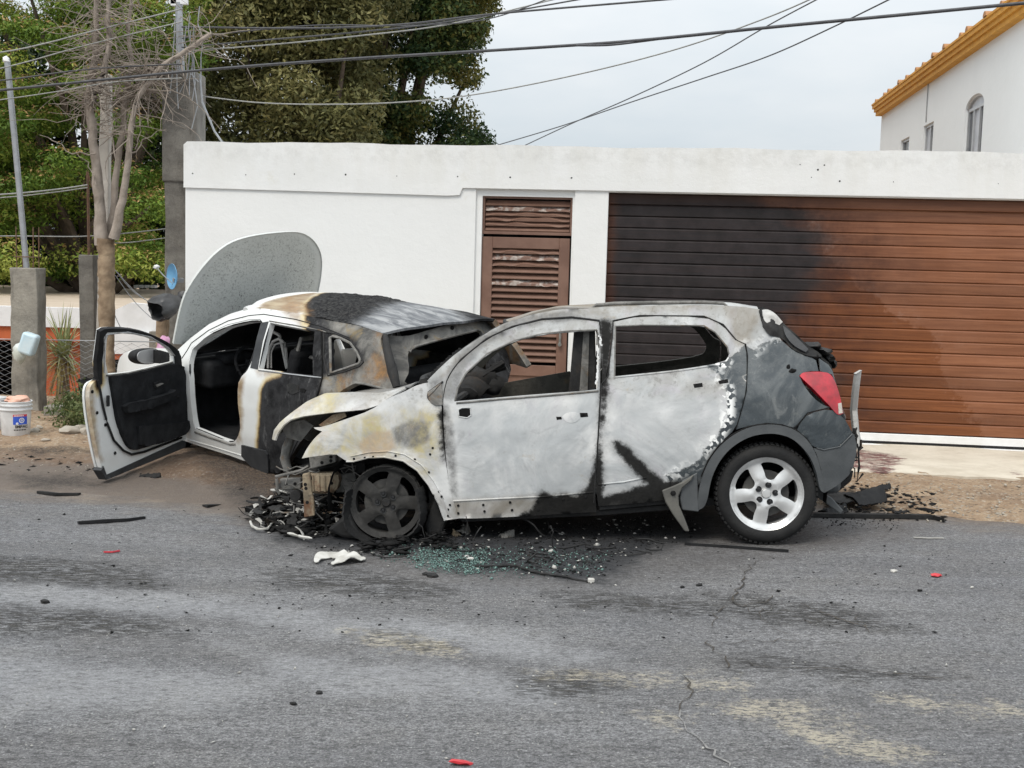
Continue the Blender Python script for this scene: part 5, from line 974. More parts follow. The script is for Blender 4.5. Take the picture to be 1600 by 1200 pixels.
m = MB(); P = [(p[0], p[1], p[2]) for p in WV[0]]; m.tube(P, .03, 6); wcol(m.build('windscreen_header', M['white'], white, 50))
aP = [(p[0], float(SWf(p[0], p[1])), p[1]) for p in SW([(276, 549), (298, 529), (326, 508), (357, 493), (384, 485)])]
for sg in (1, -1):
    m = MB(); m.tube([(p[0], sg * (p[1] - .03), p[2] - .01) for p in aP], .028, 6); wcol(m.build('screen_pillar', M['white'], white, 50))
m = MB(); m.tube([(aP[0][0] + .12 * (1 - (y / aP[0][1]) ** 2), y, aP[0][2] - .03) for y in np.linspace(-aP[0][1], aP[0][1], 15)], .04, 6); m.build('cowl', M['trim'], white, 50)
# front wings, nose, engine bay
arc = [(.48 + .40 * math.cos(t), .36 + .40 * math.sin(t)) for t in np.linspace(math.radians(192), math.radians(-14), 16)]
wing = [(.0, .24), (.0, 1.04), (.28, 1.055), (.8, 1.01), (1.2, .90), (1.36, .74), (1.38, .50), (1.30, .30), (.90, .28)] + arc[::-1][0:] 
wing = [(.0, .24), (.0, 1.04), (.28, 1.055), (.8, 1.01), (1.2, .90), (1.36, .74), (1.38, .50), (1.30, .30)] + [(x, max(z, .28)) for x, z in arc[::-1]]
for mir in (False, True): panel('front_wing', WH, 1, SWf, wing, [], .05, .012, M['white'], white, off=-.004, mirror=mir, local=True, smooth_it=1)
m = MB(); m.box((1.30, 0, .52), (.22, 1.30, .46)); wcol(bev(m.build('front_bumper', M['white'], white, 40), .08, 4)); m = MB(); m.box((1.405, 0, .62), (.03, .8, .16)); m.box((1.405, 0, .40), (.03, .9, .12)); bev(m.build('grille', M['rubber'], white), .012)
for sg in (1, -1):
    m = MB(); m.box((1.28, sg * .62, .80), (.22, .26, .13)); bev(m.build('headlamp', M['glass'], white), .04, 3)
eg = MB()
for i in range(14): eg.add(*lump((random.uniform(.45, 1.1), random.uniform(-.55, .55), random.uniform(.55, .82)), random.uniform(.09, .16), None, 'e', None, 290 + i, 1))
eg.build('engine', M['trim'], white, 30)
wheel(white, (.48, .86, .42), 10, True, 1, True); wheel(white, (.48, -.86, .42), 10, True, -1, True); wheel(white, (-2.0, .82, .36), 30, True, 1, False); wheel(white, (-2.0, -.82, .36), 30, True, -1, False)
# bonnet lid standing open
def m_lid():
    n = NT('sooty_white_lid'); c = n.mix(n.mr(n.noise(1.6, 5, .6), .3, .7), (.52, .54, .515), (.64, .66, .63)); c = n.mix(n.mr(n.noise(55, 6, .8), .50, .62, 0, .7), c, (.24, .245, .235))
    c = n.mix(n.mr(n.noise(17, 6, .85), .585, .66, 0, .9), c, (.10, .10, .10)); c = n.mix(n.mr(n.noise(34, 5, .8), .60, .66, 0, .95), c, (.09, .09, .09))
    e = n.mr(n.attr('tan'), -.02, .02); c = n.mix(n.math('MULTIPLY', e, .8), c, (.60, .62, .60)); return n.done(c, .5, 0, n.bump(n.noise(40, 6, .8), .25, .006))
M['lid'] = m_lid()
t_ = math.radians(17); Rl = Matrix(((0, math.cos(t_), -math.sin(t_)), (-1, 0, 0), (0, math.sin(t_), math.cos(t_))))
LID_L = Matrix.Translation((.30, .70, 1.0)) @ Rl.to_4x4(); LID = Frame(WH.M @ LID_L)
lid_o = [(271, 537), (274, 520), (280, 490), (288, 462), (300, 440), (318, 415), (340, 392), (365, 376), (400, 367), (440, 362.5), (468, 362), (486, 371), (498, 387), (503, 405), (501.5, 430), (497, 455), (491, 478), (484, 520), (380, 545)]
fl_ = lambda a, b: -.02 + .03 * ((np.asarray(a) - .7) / .7) ** 2 + .04 * np.clip(np.asarray(b) - .6, 0, None) ** 2
lo = chaikin(LID.hit2(lid_o, 1, fl_), 2, 60); lar = np.array(lo)
li = [tuple(p) for p in lar.mean(0) + (lar - lar.mean(0)) * np.array([.90, .93])]
lid = panel('raised_bonnet', LID, 1, lambda a, b: fl_(a, b), lo, [], .04, .025, M['lid'], white, local=True, smooth_it=0, towards=(0, -1, 0)); lid.matrix_local = LID_L
v = np.zeros(len(lid.data.vertices) * 3); lid.data.vertices.foreach_get('co', v); v = v.reshape(-1, 3); lid.data.attributes['tan'].data.foreach_set('value', (-sdf([li], v[:, 0], v[:, 2])).astype(np.float32))
P = [(p[0], float(fl_(p[0], p[1])) - .004, p[1]) for p in lo] ; m = MB(); m.tube(P, .0045, 6); o = m.build('bonnet_lip', M['lid'], lid, 50)
# open front door
dh = WH.M @ Vector((.02, .88, 0)); ang = math.atan2(-1.03, -.38)
DR = Frame(Matrix.Translation((dh.x, dh.y, 0)) @ Matrix.Rotation(ang, 4, 'Z'))
dM = WH.M.inverted() @ DR.M
fD = lambda a, b: np.interp(np.asarray(b, float), [-.5, .2, .55, .85, 1.0, 1.3, 1.5], [.03, .01, 0, .0, .02, .14, .22])
door_o = [(282, 551), (270, 541), (256, 532), (228, 520), (200, 514), (165, 513.5), (156.5, 518), (153, 545), (153, 592), (144, 599), (140, 608), (139.5, 625), (144, 660), (151, 700), (158, 730), (165, 748), (283, 695), (291, 686), (294.6, 651), (290, 610), (284, 574)]
dwin = [(168.5, 585), (166.5, 530), (170, 522.5), (200, 520.5), (235, 528.5), (262, 545), (271, 556), (271, 566), (240, 574), (200, 583)]
DS = lambda P: DR.hit2(P, 1, fD)
dreg = dict(tan=[DS([(136, 598), (148, 600), (149, 640), (154, 700), (160, 720), (148, 712), (138, 640)])], soot=[DS([(150, 575), (158, 575), (160, 595), (152, 612), (149, 604)])])
door = panel('front_door', DR, 1, fD, door_o, [dwin], .03, .04, M['white'], white, dreg, smooth_it=1, towards=(0, 1, 0)); door.matrix_local = dM; door['label'] = 'front door swung wide open with charred inner trim'
def dpart(name, outl, holes, off, th, mat, sp=.03, it=1, regs=None, dent=0): return panel(name, DR, 1, fD, outl, holes, sp, th, mat, door, regs, off=off, smooth_it=it, towards=(0, 1, 0), dent=dent, dscale=14)
dpart('outer_skin', [(284, 574), (270, 570), (220, 580), (165, 590), (154, 594)] + door_o[9:19] + [(290, 612)], [], -.05, .02, M['white'])
dpart('window_frame', [(284, 574), (282, 551), (270, 540.5), (256, 531.5), (228, 519.5), (200, 513.5), (165, 513), (155.5, 518), (152.5, 545), (152.5, 594), (154, 600), (159, 600), (160.5, 560), (161.5, 527), (167, 519.5), (200, 518), (230, 524.5), (261, 540.5), (271, 552), (274, 575)], [], .006, .035, M['rubber'], .02)
dpart('trim_panel', [(169, 588), (185, 587), (220, 580), (268, 567), (284, 573), (290, 610), (293, 654), (287, 668), (284, 679), (250, 689), (211, 703), (198, 700), (189, 684), (181, 660), (175, 630)], [], .035, .05, M['trim'], .025, 1, None, .006)
dpart('arm_rest', [(184, 634), (190, 629), (215, 625), (255, 614), (262, 608), (264, 616), (250, 628), (215, 640), (188, 644)], [], .085, .06, M['trim'], .02, 2, None, .006)
dpart('door_pocket', [(208, 665), (285, 660), (292, 652), (288, 672), (280, 680), (225, 697), (210, 694)], [], .06, .04, M['trim'], .025, 1, None, .004)
dpart('handle_bezel', [(233, 598), (248, 593), (258, 592), (255, 600), (240, 607), (234, 605)], [], .045, .02, M['rubber'], .02); dpart('inner_handle', [(236, 601), (246, 597.5), (248, 599), (238, 604)], [], .052, .01, M['bsteel'], .02)
dseam = lambda pts, r, off, nm, mt: (lambda o_: o_)(seam(pts, door, r, off, fD, DR, mt, nm))
dseam([(153, 594), (157, 612), (161, 635), (168, 662), (178, 688), (193, 704), (206, 710), (225, 706), (284, 684)], .010, .012, 'door_rubber', M['rubber']); dseam([(163, 583), (163, 535), (166, 523), (200, 519), (235, 526.5), (263, 543), (273, 556)], .005, .012, 'glass_channel', M['alu']); dseam([(167, 587), (200, 583), (240, 574), (270, 566)], .008, .02, 'glass_stubble', M['bsteel'])
dpart('lower_cladding', [(156, 735), (160, 728), (165, 742), (284, 688), (289, 690), (288, 699), (165, 749.5)], [], .012, .08, M['claddw'], .02, 0)
for p in ((180, 708), (165, 664), (152, 645), (144.5, 612)):
    c = DR.hit(p, 1, lambda a, b: fD(a, b) + .005); m = MB(); m.lathe([(0, .004), (.013, .003), (.014, -.004)], 10, 1, c); m.build('drain_hole', M['black'], door, 60)
m = MB(); c = DR.hit((164, 626), 1, fD); m.box((c[0], c[1] + .03, c[2]), (.03, .02, .09)); bev(m.build('door_latch', M['rubber'], door), .005)
fm = lambda a, b: a * 0 - .17
gl = chaikin(DR.hit2([(214, 557), (218, 549.5), (230, 546), (248, 545.5), (250, 556), (247, 567), (228, 569), (217, 565)], 1, fm), 2, 80)
panel('mirror_glass', DR, 1, fm, gl, [], .03, .01, M['alu'], door, local=True, smooth_it=0, towards=(0, 1, 0)); ga = np.array(gl); gb = [tuple(p) for p in ga.mean(0) + (ga - ga.mean(0)) * 1.12]
bev(panel('mirror_housing', DR, 1, lambda a, b: a * 0 - .176, gb, [], .05, .09, M['rubber'], door, local=True, smooth_it=0, towards=(0, 1, 0)), .02, 3)
panel('mirror_arm', DR, 1, lambda a, b: a * 0 - .10, DR.hit2([(250, 547), (264, 551), (268, 566), (250, 568)], 1, lambda a, b: a * 0 - .1), [], .05, .10, M['rubber'], door, local=True, smooth_it=0, towards=(0, 1, 0))
for y0 in (.42, .78):
    m = MB(); m.box((.0, -.02, y0), (.08, .05, .05)); bev(m.build('door_hinge', M['white'], door), .006); wcol(bpy.data.objects[-1]) if False else None
m = MB(); m.tube([(-.02, .0, .62), (.22, .03, .62)], .010, 6); m.build('check_strap', M['rubber'], door)
# ================================================================ house on the right, seen over the wall
P0 = atY(1374.5, 237, 30); hx = np.array([-.1201, -.9928]); 
HS = Frame(Matrix(((hx[0], -hx[1], 0, P0[0]), (hx[1], hx[0], 0, P0[1]), (0, 0, 1, 0), (0, 0, 0, 1))))
house = empty('white_house', HS.M); tag(house, 'tall white house with ochre eaves and narrow windows beyond the garage wall', 'house')
HP = lambda x, y: HS.hit((x, y), 1, flat)
ez = .5 * (HP(1378, 176)[2] + HP(1590, 23)[2]); XE = 17.0
def rect(p): q = [HP(*a) for a in p]; xs_ = [a[0] for a in q]; zs_ = [a[2] for a in q]; return min(xs_), max(xs_), min(zs_), max(zs_)
w1 = rect([(1407.5, 222), (1421, 213)]); w2 = rect([(1443, 200), (1459, 189)]); w3 = rect([(1507.5, 190), (1537, 165)])
zlo = HP(1400, 262)[2]
wins = []
for x0, x1, z0, z1 in (w1, w2): wins.append((x0, x1, HP(1430, 262)[2], HP(1421, 213)[2] if (x0, x1, z0, z1) == w1 else HP(1459, 189)[2]))
ax0, ax1 = w3[0], w3[1]; az = HP(1524, 166)[2]; ar_ = HP(1526, 146)[2] - az
zlo = HP(1522, 290)[2]
arch = [(ax0, zlo), (ax0, az)] + [((ax0 + ax1) / 2 - (ax1 - ax0) / 2 * math.cos(t), az + ar_ * math.sin(t)) for t in np.linspace(.15, math.pi - .15, 15)] + [(ax1, az), (ax1, zlo)]
hol = [[(a, c), (a, d), (b, d), (b, c)] for a, b, c, d in wins] + [arch]
panel('wall', HS, 1, flat, [(0, -3), (0, ez), (XE, ez), (XE, -3)], hol, .6, .28, M['plaster2'], house, local=True, smooth_it=0, towards=(0, -1, 0))
m = MB(); m.box((-.02 + .15, 4.2, ez / 2 - 1.5), (.28, 7.8, ez + 3)); m.box((XE / 2, 8.2, ez / 2 - 1.5), (XE, .28, ez + 3)); m.build('side_wall', M['plaster2'], house)
m = MB()
for i, (o, z, h) in enumerate(((.04, ez - .06, .09), (.08, ez + .025, .08), (.12, ez + .105, .08), (.14, ez + .165, .04))): m.box((XE / 2 - o / 2, .05 - o / 2 + .0015 * i, z), (XE + o, .3 + o, h))
m.build('eaves_moulding', M['yellow'], house)
rfm = MB(); rfm.add([(-.2, -.2, ez + .19), (XE, -.2, ez + .19), (XE, 4.2, ez + 1.5), (-.2, 4.2, ez + 1.5), (-.2, 8.5, ez + .19), (XE, 8.5, ez + .19), (-.2, -.2, ez + .14), (XE, -.2, ez + .14)], [(0, 1, 2, 3), (3, 2, 5, 4), (0, 6, 7, 1)]); rfm.build('roof', M['clay'], house)
tl = MB()
tl.add([(.28 * math.cos(t) * .35, y, .28 * math.sin(t) * .3) for y in (-.1, .4) for t in np.linspace(0, math.pi, 8)], [(k, k + 1, k + 9, k + 8) for k in range(7)] + [tuple(range(8)), tuple(range(8, 16))[::-1]])
base = None; tr = random.Random(4)
for x in np.arange(.3, XE, .36)[np.array([i % 5 in (0, 3) for i in range(len(np.arange(.3, XE, .36)))])]:
    if base is None: base = tl.build('roof_tile', M['clay'], house, 40); q = base
    else: q = inst('roof_tile', base, house)
    q.location = (x + tr.uniform(-.15, .15), -.10 - tr.uniform(0, .06), ez + .185)
def window(x0, x1, z0, z1, panes, dark):
    f = MB(); t = .05
    f.box(((x0 + x1) / 2, .07, z1 - t / 2), (x1 - x0, .05, t)); f.box(((x0 + x1) / 2, .07, z0 + t / 2), (x1 - x0, .05, t))
    for i in range(panes + 1): f.box((x0 + t / 2 + (x1 - x0 - t) * i / panes, .0705, (z0 + z1) / 2), (t, .05, z1 - z0 - 2 * t))
    fo = f.build('window', M['alu'], house)
    for i in range(panes):
        g = MB(); a = x0 + t + (x1 - x0 - t) * i / panes; b = x0 + (x1 - x0 - t) * (i + 1) / panes; g.box(((a + b) / 2, .085, (z0 + z1) / 2), (b - a, .01, z1 - z0 - 2 * t)); g.build('pane', M['glass'] if dark[i] else M['curtain'], fo)
    return fo
window(*wins[0], 1, [1]); window(*wins[1], 2, [0, 1]); wo_ = window(ax0, ax1, zlo, az + .02, 3, [1, 0, 1])
m = MB(); A = [((ax0 + ax1) / 2 - (ax1 - ax0) / 2 * math.cos(t), .07, az + ar_ * math.sin(t)) for t in np.linspace(.1, math.pi - .1, 15)]; m.tube(A, .05, 6); m.build('arch_frame', M['alu'], wo_, 40)
m = MB(); m.prism([(p[0], p[2]) for p in A], .08, .09); m.build('pane', M['curtain'], wo_)
m = MB(); xd = HP(1452, 120)[0]; m.tube([(xd, -.012, HP(1452, 122)[2]), (xd - .01, -.012, HP(1450, 190)[2])], .012, 5); m.build('wall_cable', M['alu'], house)

# ================================================================ low orange house behind the fence
OY = 18.0; oh = empty('orange_house', Matrix.Translation((-5.5, OY, 0))); tag(oh, 'low orange house with white fascia and flat tan roof behind the fence', 'house')
M['orange'] = simple('orange_plaster', (.50, .125, .045), (.42, .10, .04), 4, .85); M['tanroof'] = simple('tan_roof_coating', (.46, .37, .28), (.53, .44, .35), 2, .9); M['whitewash'] = simple('whitewash', (.78, .78, .79), (.66, .66, .66), 3, .85)
OP = lambda x, y, Y=OY: atY(x, y, Y) - np.array([-5.5, OY, 0])
def opoly(name, pts, Y, th, mat):
    q = [OP(x, y, Y) for x, y in pts]; m = MB(); m.prism([(a[0], a[2]) for a in q], Y - OY, Y - OY + th); return m.build(name, mat, oh)
z1 = OP(80, 480)[2]; z0 = OP(80, 512)[2]; xa = OP(-620, 500)[0]; xb = OP(300, 500)[0]
m = MB(); m.box(((xa + xb) / 2, 5.2, z1 - .13), (xb - xa, 10.4, .24)); m.build('roof_slab', M['tanroof'], oh)
opoly('fascia', [(-620, 461), (140, 482), (140, 513), (-620, 492)], OY - .15, .14, M['whitewash']); opoly('beam', [(-620, 492), (140, 513), (140, 535), (-620, 515)], OY - .1, .3, M['orange'])
opoly('wall', [(66, 530), (132, 532), (132, 700), (66, 700)], OY + .2, .2, M['orange']); opoly('column', [(-40, 528), (-22, 529), (-22, 700), (-40, 700)], OY, .25, M['orange']); opoly('shade_back_wall', [(-620, 507), (70, 520), (70, 780), (-620, 780)], OY + 4, .2, M['black'])  # rear wall coloured black: the opening's shade put into its colour
opoly('white_parapet', [(176, 486), (204, 473), (246, 477), (250, 522), (176, 522)], OY - .9, .12, M['whitewash']); opoly('low_white_wall', [(140, 521), (234, 520), (234, 553), (140, 553)], OY - 1.0, .15, M['whitewash']); opoly('orange_lower_wall', [(140, 553), (222, 552), (222, 720), (140, 720)], OY - .98, .15, M['orange']); opoly('grey_block', [(233, 518), (258, 519), (258, 600), (233, 600)], OY - 1.05, .3, M['concrete'])
opoly('window', [(172, 562), (188, 562), (188, 600), (172, 600)], OY - 1.02, .03, M['black'])
for px in (209, 218, 226, 236): opoly('roof_vent', [(px, 445.5), (px + 6, 446), (px + 6, 450), (px, 450)], OY + 8.5, .2, M['whitewash'])

# ================================================================ posts, fence and pipes
def gz(X, Y): return float(dirt_h(np.array([X]), np.array([Y]))[0])
def post(name, x0, x1, ytop, ybase, Y, depth, mat, label, cat, lean=(0, 0), seed=0):
    a = atY(x0, ybase, Y); b = atY(x1, ybase, Y); t = atY(x0, ytop, Y)[2]; c = (a + b) / 2; wd = b[0] - a[0]; o = empty(name, Matrix.Translation((c[0], Y, gz(c[0], Y) - .03)))
    tag(o, label, cat); H = t - gz(c[0], Y) + .03; V = []; n = 14; g = random.Random(seed)
    for i in range(n + 1):
        f = i / n
        for sx_, sy in ((-1, -1), (1, -1), (1, 1), (-1, 1)): V.append((sx_ * wd / 2 + lean[0] * f + g.uniform(-.008, .008), sy * depth / 2 + lean[1] * f + g.uniform(-.006, .006), H * f))
    Fc = [(i * 4 + k, i * 4 + (k + 1) % 4, (i + 1) * 4 + (k + 1) % 4, (i + 1) * 4 + k) for i in range(n) for k in range(4)] + [(0, 3, 2, 1), (4 * n, 4 * n + 1, 4 * n + 2, 4 * n + 3)]
    s = mesh_obj('shaft', V, Fc, mat, o); bev(s, .012, 2); return o, H
p1, H1 = post('concrete_post', 26, 67, 418, 641, 13.5, .26, M['concrete'], 'broken grey concrete post with rebar and a leaning pipe on top', 'post', seed=1)
I1 = np.array(p1.matrix_world.inverted())
def loc(o, p): return (np.array(o.matrix_world.inverted()) @ np.array([*p, 1]))[:3]
M['galv'] = simple('galvanised_pipe', (.42, .43, .45), (.33, .34, .35), 7, .45, .5); M['rebar'] = simple('rusty_rebar', (.16, .085, .05), (.10, .06, .04), 14, .85)
m = MB(); m.tube([loc(p1, atY(42, 425, 13.5)), loc(p1, atY(26, 250, 13.5)), loc(p1, atY(11, 93, 13.5))], .032, 10); m.build('pipe', M['galv'], p1, 40)
m = MB(); m.add(*lump(loc(p1, atY(10, 93, 13.5)), .05, None, '', None, 5, 1)); m.build('pipe_cap', M['whitepaint'], p1, 40)
rb0 = None
for sx_, sy in ((-.09, -.08), (.09, -.08), (.09, .08), (-.09, .08)):
    m = MB(); m.tube([(sx_, sy, H1 - .05), (sx_ * 1.05, sy, H1 + .45)], .007, 5); m.build('rebar', M['rebar'], p1)
m = MB(); m.tube([(-.11, -.1, H1 + .12), (.11, -.1, H1 + .12), (.11, .1, H1 + .12), (-.11, .1, H1 + .12), (-.11, -.1, H1 + .12)], .006, 5); m.build('rebar_stirrup', M['rebar'], p1)
p2, H2 = post('concrete_post', 129, 152, 398, 625, 14.0, .18, M['darkconc'], 'short dark concrete post beside the dead tree', 'post', seed=2)
m = MB(); m.tube([loc(p2, atY(139, 400, 14)), loc(p2, atY(138, 330, 14)), loc(p2, atY(137, 268, 14))], .016, 6); m.tube([loc(p2, atY(130, 290, 14)), loc(p2, atY(137, 265, 14)), loc(p2, atY(143, 292, 14))], .008, 5); m.build('rebar', M['rebar'], p2)
M['palepost'] = simple('pale_weathered_wood', (.52, .48, .43), (.42, .39, .35), 5, .85, bump=.4)
p3, H3 = post('wooden_post', 151, 166, 116, 628, 13.9, .12, M['palepost'], 'tall pale slender post standing behind the dead tree', 'post', (.085, 0), 3)
p4, H4 = post('utility_pillar', 265, 304, 113, 560, 13.75, .36, M['darkconc'], 'thick dark concrete pillar at the left end of the white wall', 'pillar', seed=4)
V = []                                                    # wider head of the pillar
a, b = loc(p4, atY(258.5, 113, 13.7)), loc(p4, atY(313, 113, 13.7)); c_ = loc(p4, atY(260, 285, 13.7))
m = MB(); m.box(((a[0] + b[0]) / 2, 0, (a[2] + c_[2]) / 2), (b[0] - a[0], .40, a[2] - c_[2])); bev(m.build('pillar_head', M['darkconc'], p4), .02, 2)
m = MB(); m.tube([loc(p4, atY(284, 120, 13.7)), loc(p4, atY(281, 60, 13.7)), loc(p4, atY(279, 4, 13.7))], .038, 10); m.tube([loc(p4, atY(277, 118, 13.6)), loc(p4, atY(276, 20, 13.6))], .012, 6); m.build('service_mast', M['galv'], p4, 40)
m = MB(); m.box(loc(p4, atY(279, 3, 13.7)), (.2, .06, .05)); m.box(loc(p4, atY(272, 2, 13.7)), (.06, .06, .1)); m.build('insulator', M['whitepaint'], p4)
pr = random.Random(9); m = MB()
for i in range(9):
    x = pr.uniform(268, 318); y = pr.uniform(5, 90); m.tube([loc(p4, atY(x + pr.uniform(-8, 8) * k * .4, y + 28 * k + pr.uniform(-5, 5), 13.45)) for k in range(5)], .006, 4)
m.tube([loc(p4, atY(312, 115, 13.5)), loc(p4, atY(316, 160, 13.5)), loc(p4, atY(335, 205, 13.5)), loc(p4, atY(347, 222, 13.5))], .012, 5); m.build('loose_wire', M['galv'], p4)
fence = empty('chain_link_fence', Matrix.Translation((-5.2, 13.75, 0))); tag(fence, 'low galvanised chain-link fence strung between the concrete posts', 'fence')
fa = atY(-330, 528, 13.75)[0] + 5.2; fb = atY(292, 532, 13.75)[0] + 5.2; zt = atY(100, 530, 13.75)[2]; zb = .02; cell = .066; m = MB(); k = 0
for i, x in enumerate(np.arange(fa, fb, cell)):
    n = int((zt - zb) / (cell / 2)); pts = [(x + (cell * 1.0 if (j + i) % 2 else 0), .004 * (-1) ** j, zb + j * cell / 2 + .01 * math.sin(x * 4)) for j in range(n + 1)]; m.tube(pts, .0030, 3, False)
o = m.build('wire_mesh', M['galv'], fence); o['kind'] = 'stuff'
m = MB(); m.tube([(fa, 0, zt), ((fa + fb) / 2, 0, zt - .02), (fb, 0, zt)], .006, 5); m.build('tension_wire', M['galv'], fence)

# ================================================================ trees
def leaves(name, cen, rad, per, size, mat, parent, asp=.45, up=.5, tip=0., seed=0):
    g = np.random.default_rng(seed); n = len(cen) * per; ci = np.repeat(np.arange(len(cen)), per)
    d = g.normal(size=(n, 3)); d /= np.linalg.norm(d, axis=1)[:, None]; r = g.uniform(.25, 1, n) ** .6
    C = cen[ci] + d * r[:, None] * rad[ci] + g.normal(size=(n, 3)) * .05
    nr = d * .7 + g.normal(size=(n, 3)) * .7 + np.array([0, 0, up]); nr /= np.linalg.norm(nr, axis=1)[:, None]
    t = g.normal(size=(n, 3)); t -= (t * nr).sum(1)[:, None] * nr; t /= np.linalg.norm(t, axis=1)[:, None]; b = np.cross(nr, t); L = size * g.uniform(.6, 1.35, n)[:, None]
    V = np.stack([C - t * L * .5, C + b * L * asp * .5 + nr * L * .08, C + t * L * .5, C - b * L * asp * .5 + nr * L * .08], 1).reshape(-1, 3)
    v = np.repeat(np.clip(g.normal(.5, .2, n) + .22 * g.normal(size=len(cen))[ci], 0, 1), 4)
    tp = np.repeat(((d[:, 2] * r > .45) & (g.random(n) < tip)).astype(float), 4)
    return mesh_obj(name, V, np.arange(n * 4).reshape(-1, 4), mat, parent, None, {'v': v, 'tip': tp}, uniform=4)
def m_leaf(name, a, b, c, tip=(.5, .2, .1), tr=.3):
    n = NT(name); v = n.attr('v'); col = n.mix(n.mr(v, .15, .6), a, b); col = n.mix(n.mr(v, .6, .95), col, c); col = n.mix(n.math('MULTIPLY', n.attr('tip'), .8), col, tip)
    n.done(col, .55, 0, None, Specular_IOR_Level=.25)
    tl_ = n.t.nodes.new('ShaderNodeBsdfTranslucent'); n.t.links.new(col, tl_.inputs[0]); ms = n.t.nodes.new('ShaderNodeMixShader'); ms.inputs[0].default_value = tr
    n.t.links.new(n.b.outputs[0], ms.inputs[1]); n.t.links.new(tl_.outputs[0], ms.inputs[2]); n.t.links.new(ms.outputs[0], n.out.inputs[0]); return n.m
M['bark'] = simple('bark', (.06, .045, .033), (.12, .09, .068), 8, .95, bump=.7, bscale=22); M['drybark'] = simple('dry_bark', (.20, .14, .09), (.40, .30, .20), 7, .95, bump=.7, bscale=26); M['greybark'] = simple('grey_bark', (.24, .20, .165), (.36, .305, .26), 8, .95, bump=.7, bscale=26)
M['lf_fl'] = m_leaf('flame_tree_leaf', (.085, .15, .024), (.19, .28, .042), (.36, .40, .085), (.66, .40, .20)); M['lf_dk'] = m_leaf('dark_leaf', (.022, .048, .017), (.065, .100, .030), (.19, .18, .05)); M['lf_ol'] = m_leaf('olive_leaf', (.085, .09, .034), (.19, .185, .072), (.33, .30, .13)); M['lf_hd'] = m_leaf('shade_dark_leaf', (.010, .022, .008), (.022, .045, .014), (.06, .085, .03))  # last leaf colour is near black: crown shade put into the green
def tree(name, label, poly, Y0, Y1, n, rr, per, size, mat, base, tr_, seed, asp=.45, up=.5, tip=0., sq=.75, gap=(), limbs=22):
    g = np.random.default_rng(seed); poly = np.array(poly, float); lo, hi = poly.min(0), poly.max(0); C = []
    while len(C) < n:
        p = g.uniform(lo, hi); ok = inside(poly, np.array([p[0]]), np.array([p[1]]))[0] and not any(((p[0] - a) / c) ** 2 + ((p[1] - b) / d) ** 2 < 1 for a, b, c, d in gap)
        if ok: C.append(atY(p[0], p[1], g.uniform(Y0, Y1)))
    C = np.array(C); rad = g.uniform(rr[0], rr[1], (n, 1)) * np.array([[1.15, 1.0, sq]]); o = empty(name, Matrix.Translation((base[0], base[1], base[2]))); tag(o, label, 'tree', 'leafy trees behind the wall and fence'); B = np.array(base)
    leaves('crown', C - B, rad, per, size, mat, o, asp, up, tip, seed)
    m = MB(); top = C.mean(0) - B; fork = np.array([0, 0, max(1.5, top[2] * .42)]); m.tube([(0, 0, -.3), fork * .5 + np.array([.1, 0, 0]), fork], [tr_ * 1.25, tr_, tr_ * .85], 10)
    for i in g.choice(n, min(n, limbs), False):
        e = C[i] - B; mid = fork + (e - fork) * .5 + np.array([g.uniform(-.4, .4), g.uniform(-.3, .3), .35]); m.tube([fork, mid, e], [tr_ * .5, tr_ * .28, tr_ * .07], 6)
    m.build('trunk', M['bark'], o, 50); return o
tree('flame_tree', 'bright green flame tree tipped with orange blossom at far left', [(-140, -120), (300, -120), (305, 60), (285, 160), (275, 300), (262, 420), (225, 440), (60, 425), (-140, 430)], 22.5, 27, 250, (.36, .75), 680, .095, M['lf_fl'], (-8.6, 25, -2.4), .28, 21, .36, .9, .40, .5, gap=[(60, 75, 26, 20), (108, 268, 22, 14), (95, 85, 20, 14), (110, 230, 12, 10), (50, 300, 20, 10), (20, 380, 30, 14)])
tree('olive_tree', 'olive brown fine-leaved tree rising behind the left half of the wall', [(300, -140), (600, -140), (605, 60), (580, 180), (560, 320), (310, 320), (300, 150)], 26, 29, 210, (.42, .8), 480, .14, M['lf_ol'], (-5.0, 27.5, -2.4), .30, 22, .36, .2, 0, .95, limbs=7, gap=[(355, 30, 14, 12), (410, 60, 12, 12), (345, 150, 12, 14), (405, 200, 12, 10)])
tree('broad_tree', 'dark green broad-leaved tree reaching furthest right above the wall', [(560, -140), (790, -140), (770, -5), (752, 30), (742, 60), (735, 90), (745, 118), (738, 130), (705, 130), (678, 118), (655, 105), (640, 130), (650, 160), (665, 185), (690, 165), (712, 180), (728, 205), (760, 228), (752, 320), (440, 320), (500, 200), (520, 60)], 29, 33, 225, (.36, .72), 600, .115, M['lf_dk'], (-3.6, 31.5, -2.4), .40, 23, .55, .5, 0, .8, limbs=9, gap=[(655, 130, 34, 22), (625, 45, 16, 13), (600, 160, 18, 14), (655, 200, 16, 9)])
tree('dark_filler_tree', 'added low tree with shade-dark leaves filling the gaps of the flame tree', [(-140, 60), (300, 60), (290, 460), (-140, 460)], 28.5, 31, 150, (.6, 1.0), 280, .22, M['lf_hd'], (-9.5, 30, -2.6), .2, 24, .5, .4, 0, .8)  # added backing so gaps in the flame tree look dark, not sky
for src, dx, dy, lb in (('flame_tree', -10.5, 1.5, 'flame tree standing further left than the picture reaches'), ('dark_filler_tree', -9.0, 2.0, 'dark low tree further left than the picture reaches'), ('olive_tree', -15, 4, 'olive brown tree furthest to the left, outside the picture')):
    so_ = bpy.data.objects[src]; c = so_.copy(); COL.objects.link(c); c.location = so_.location + Vector((dx, dy, 0)); c['label'] = lb
    for ch in [o for o in bpy.data.objects if o.parent == so_]: d = ch.copy(); COL.objects.link(d); d.parent = c
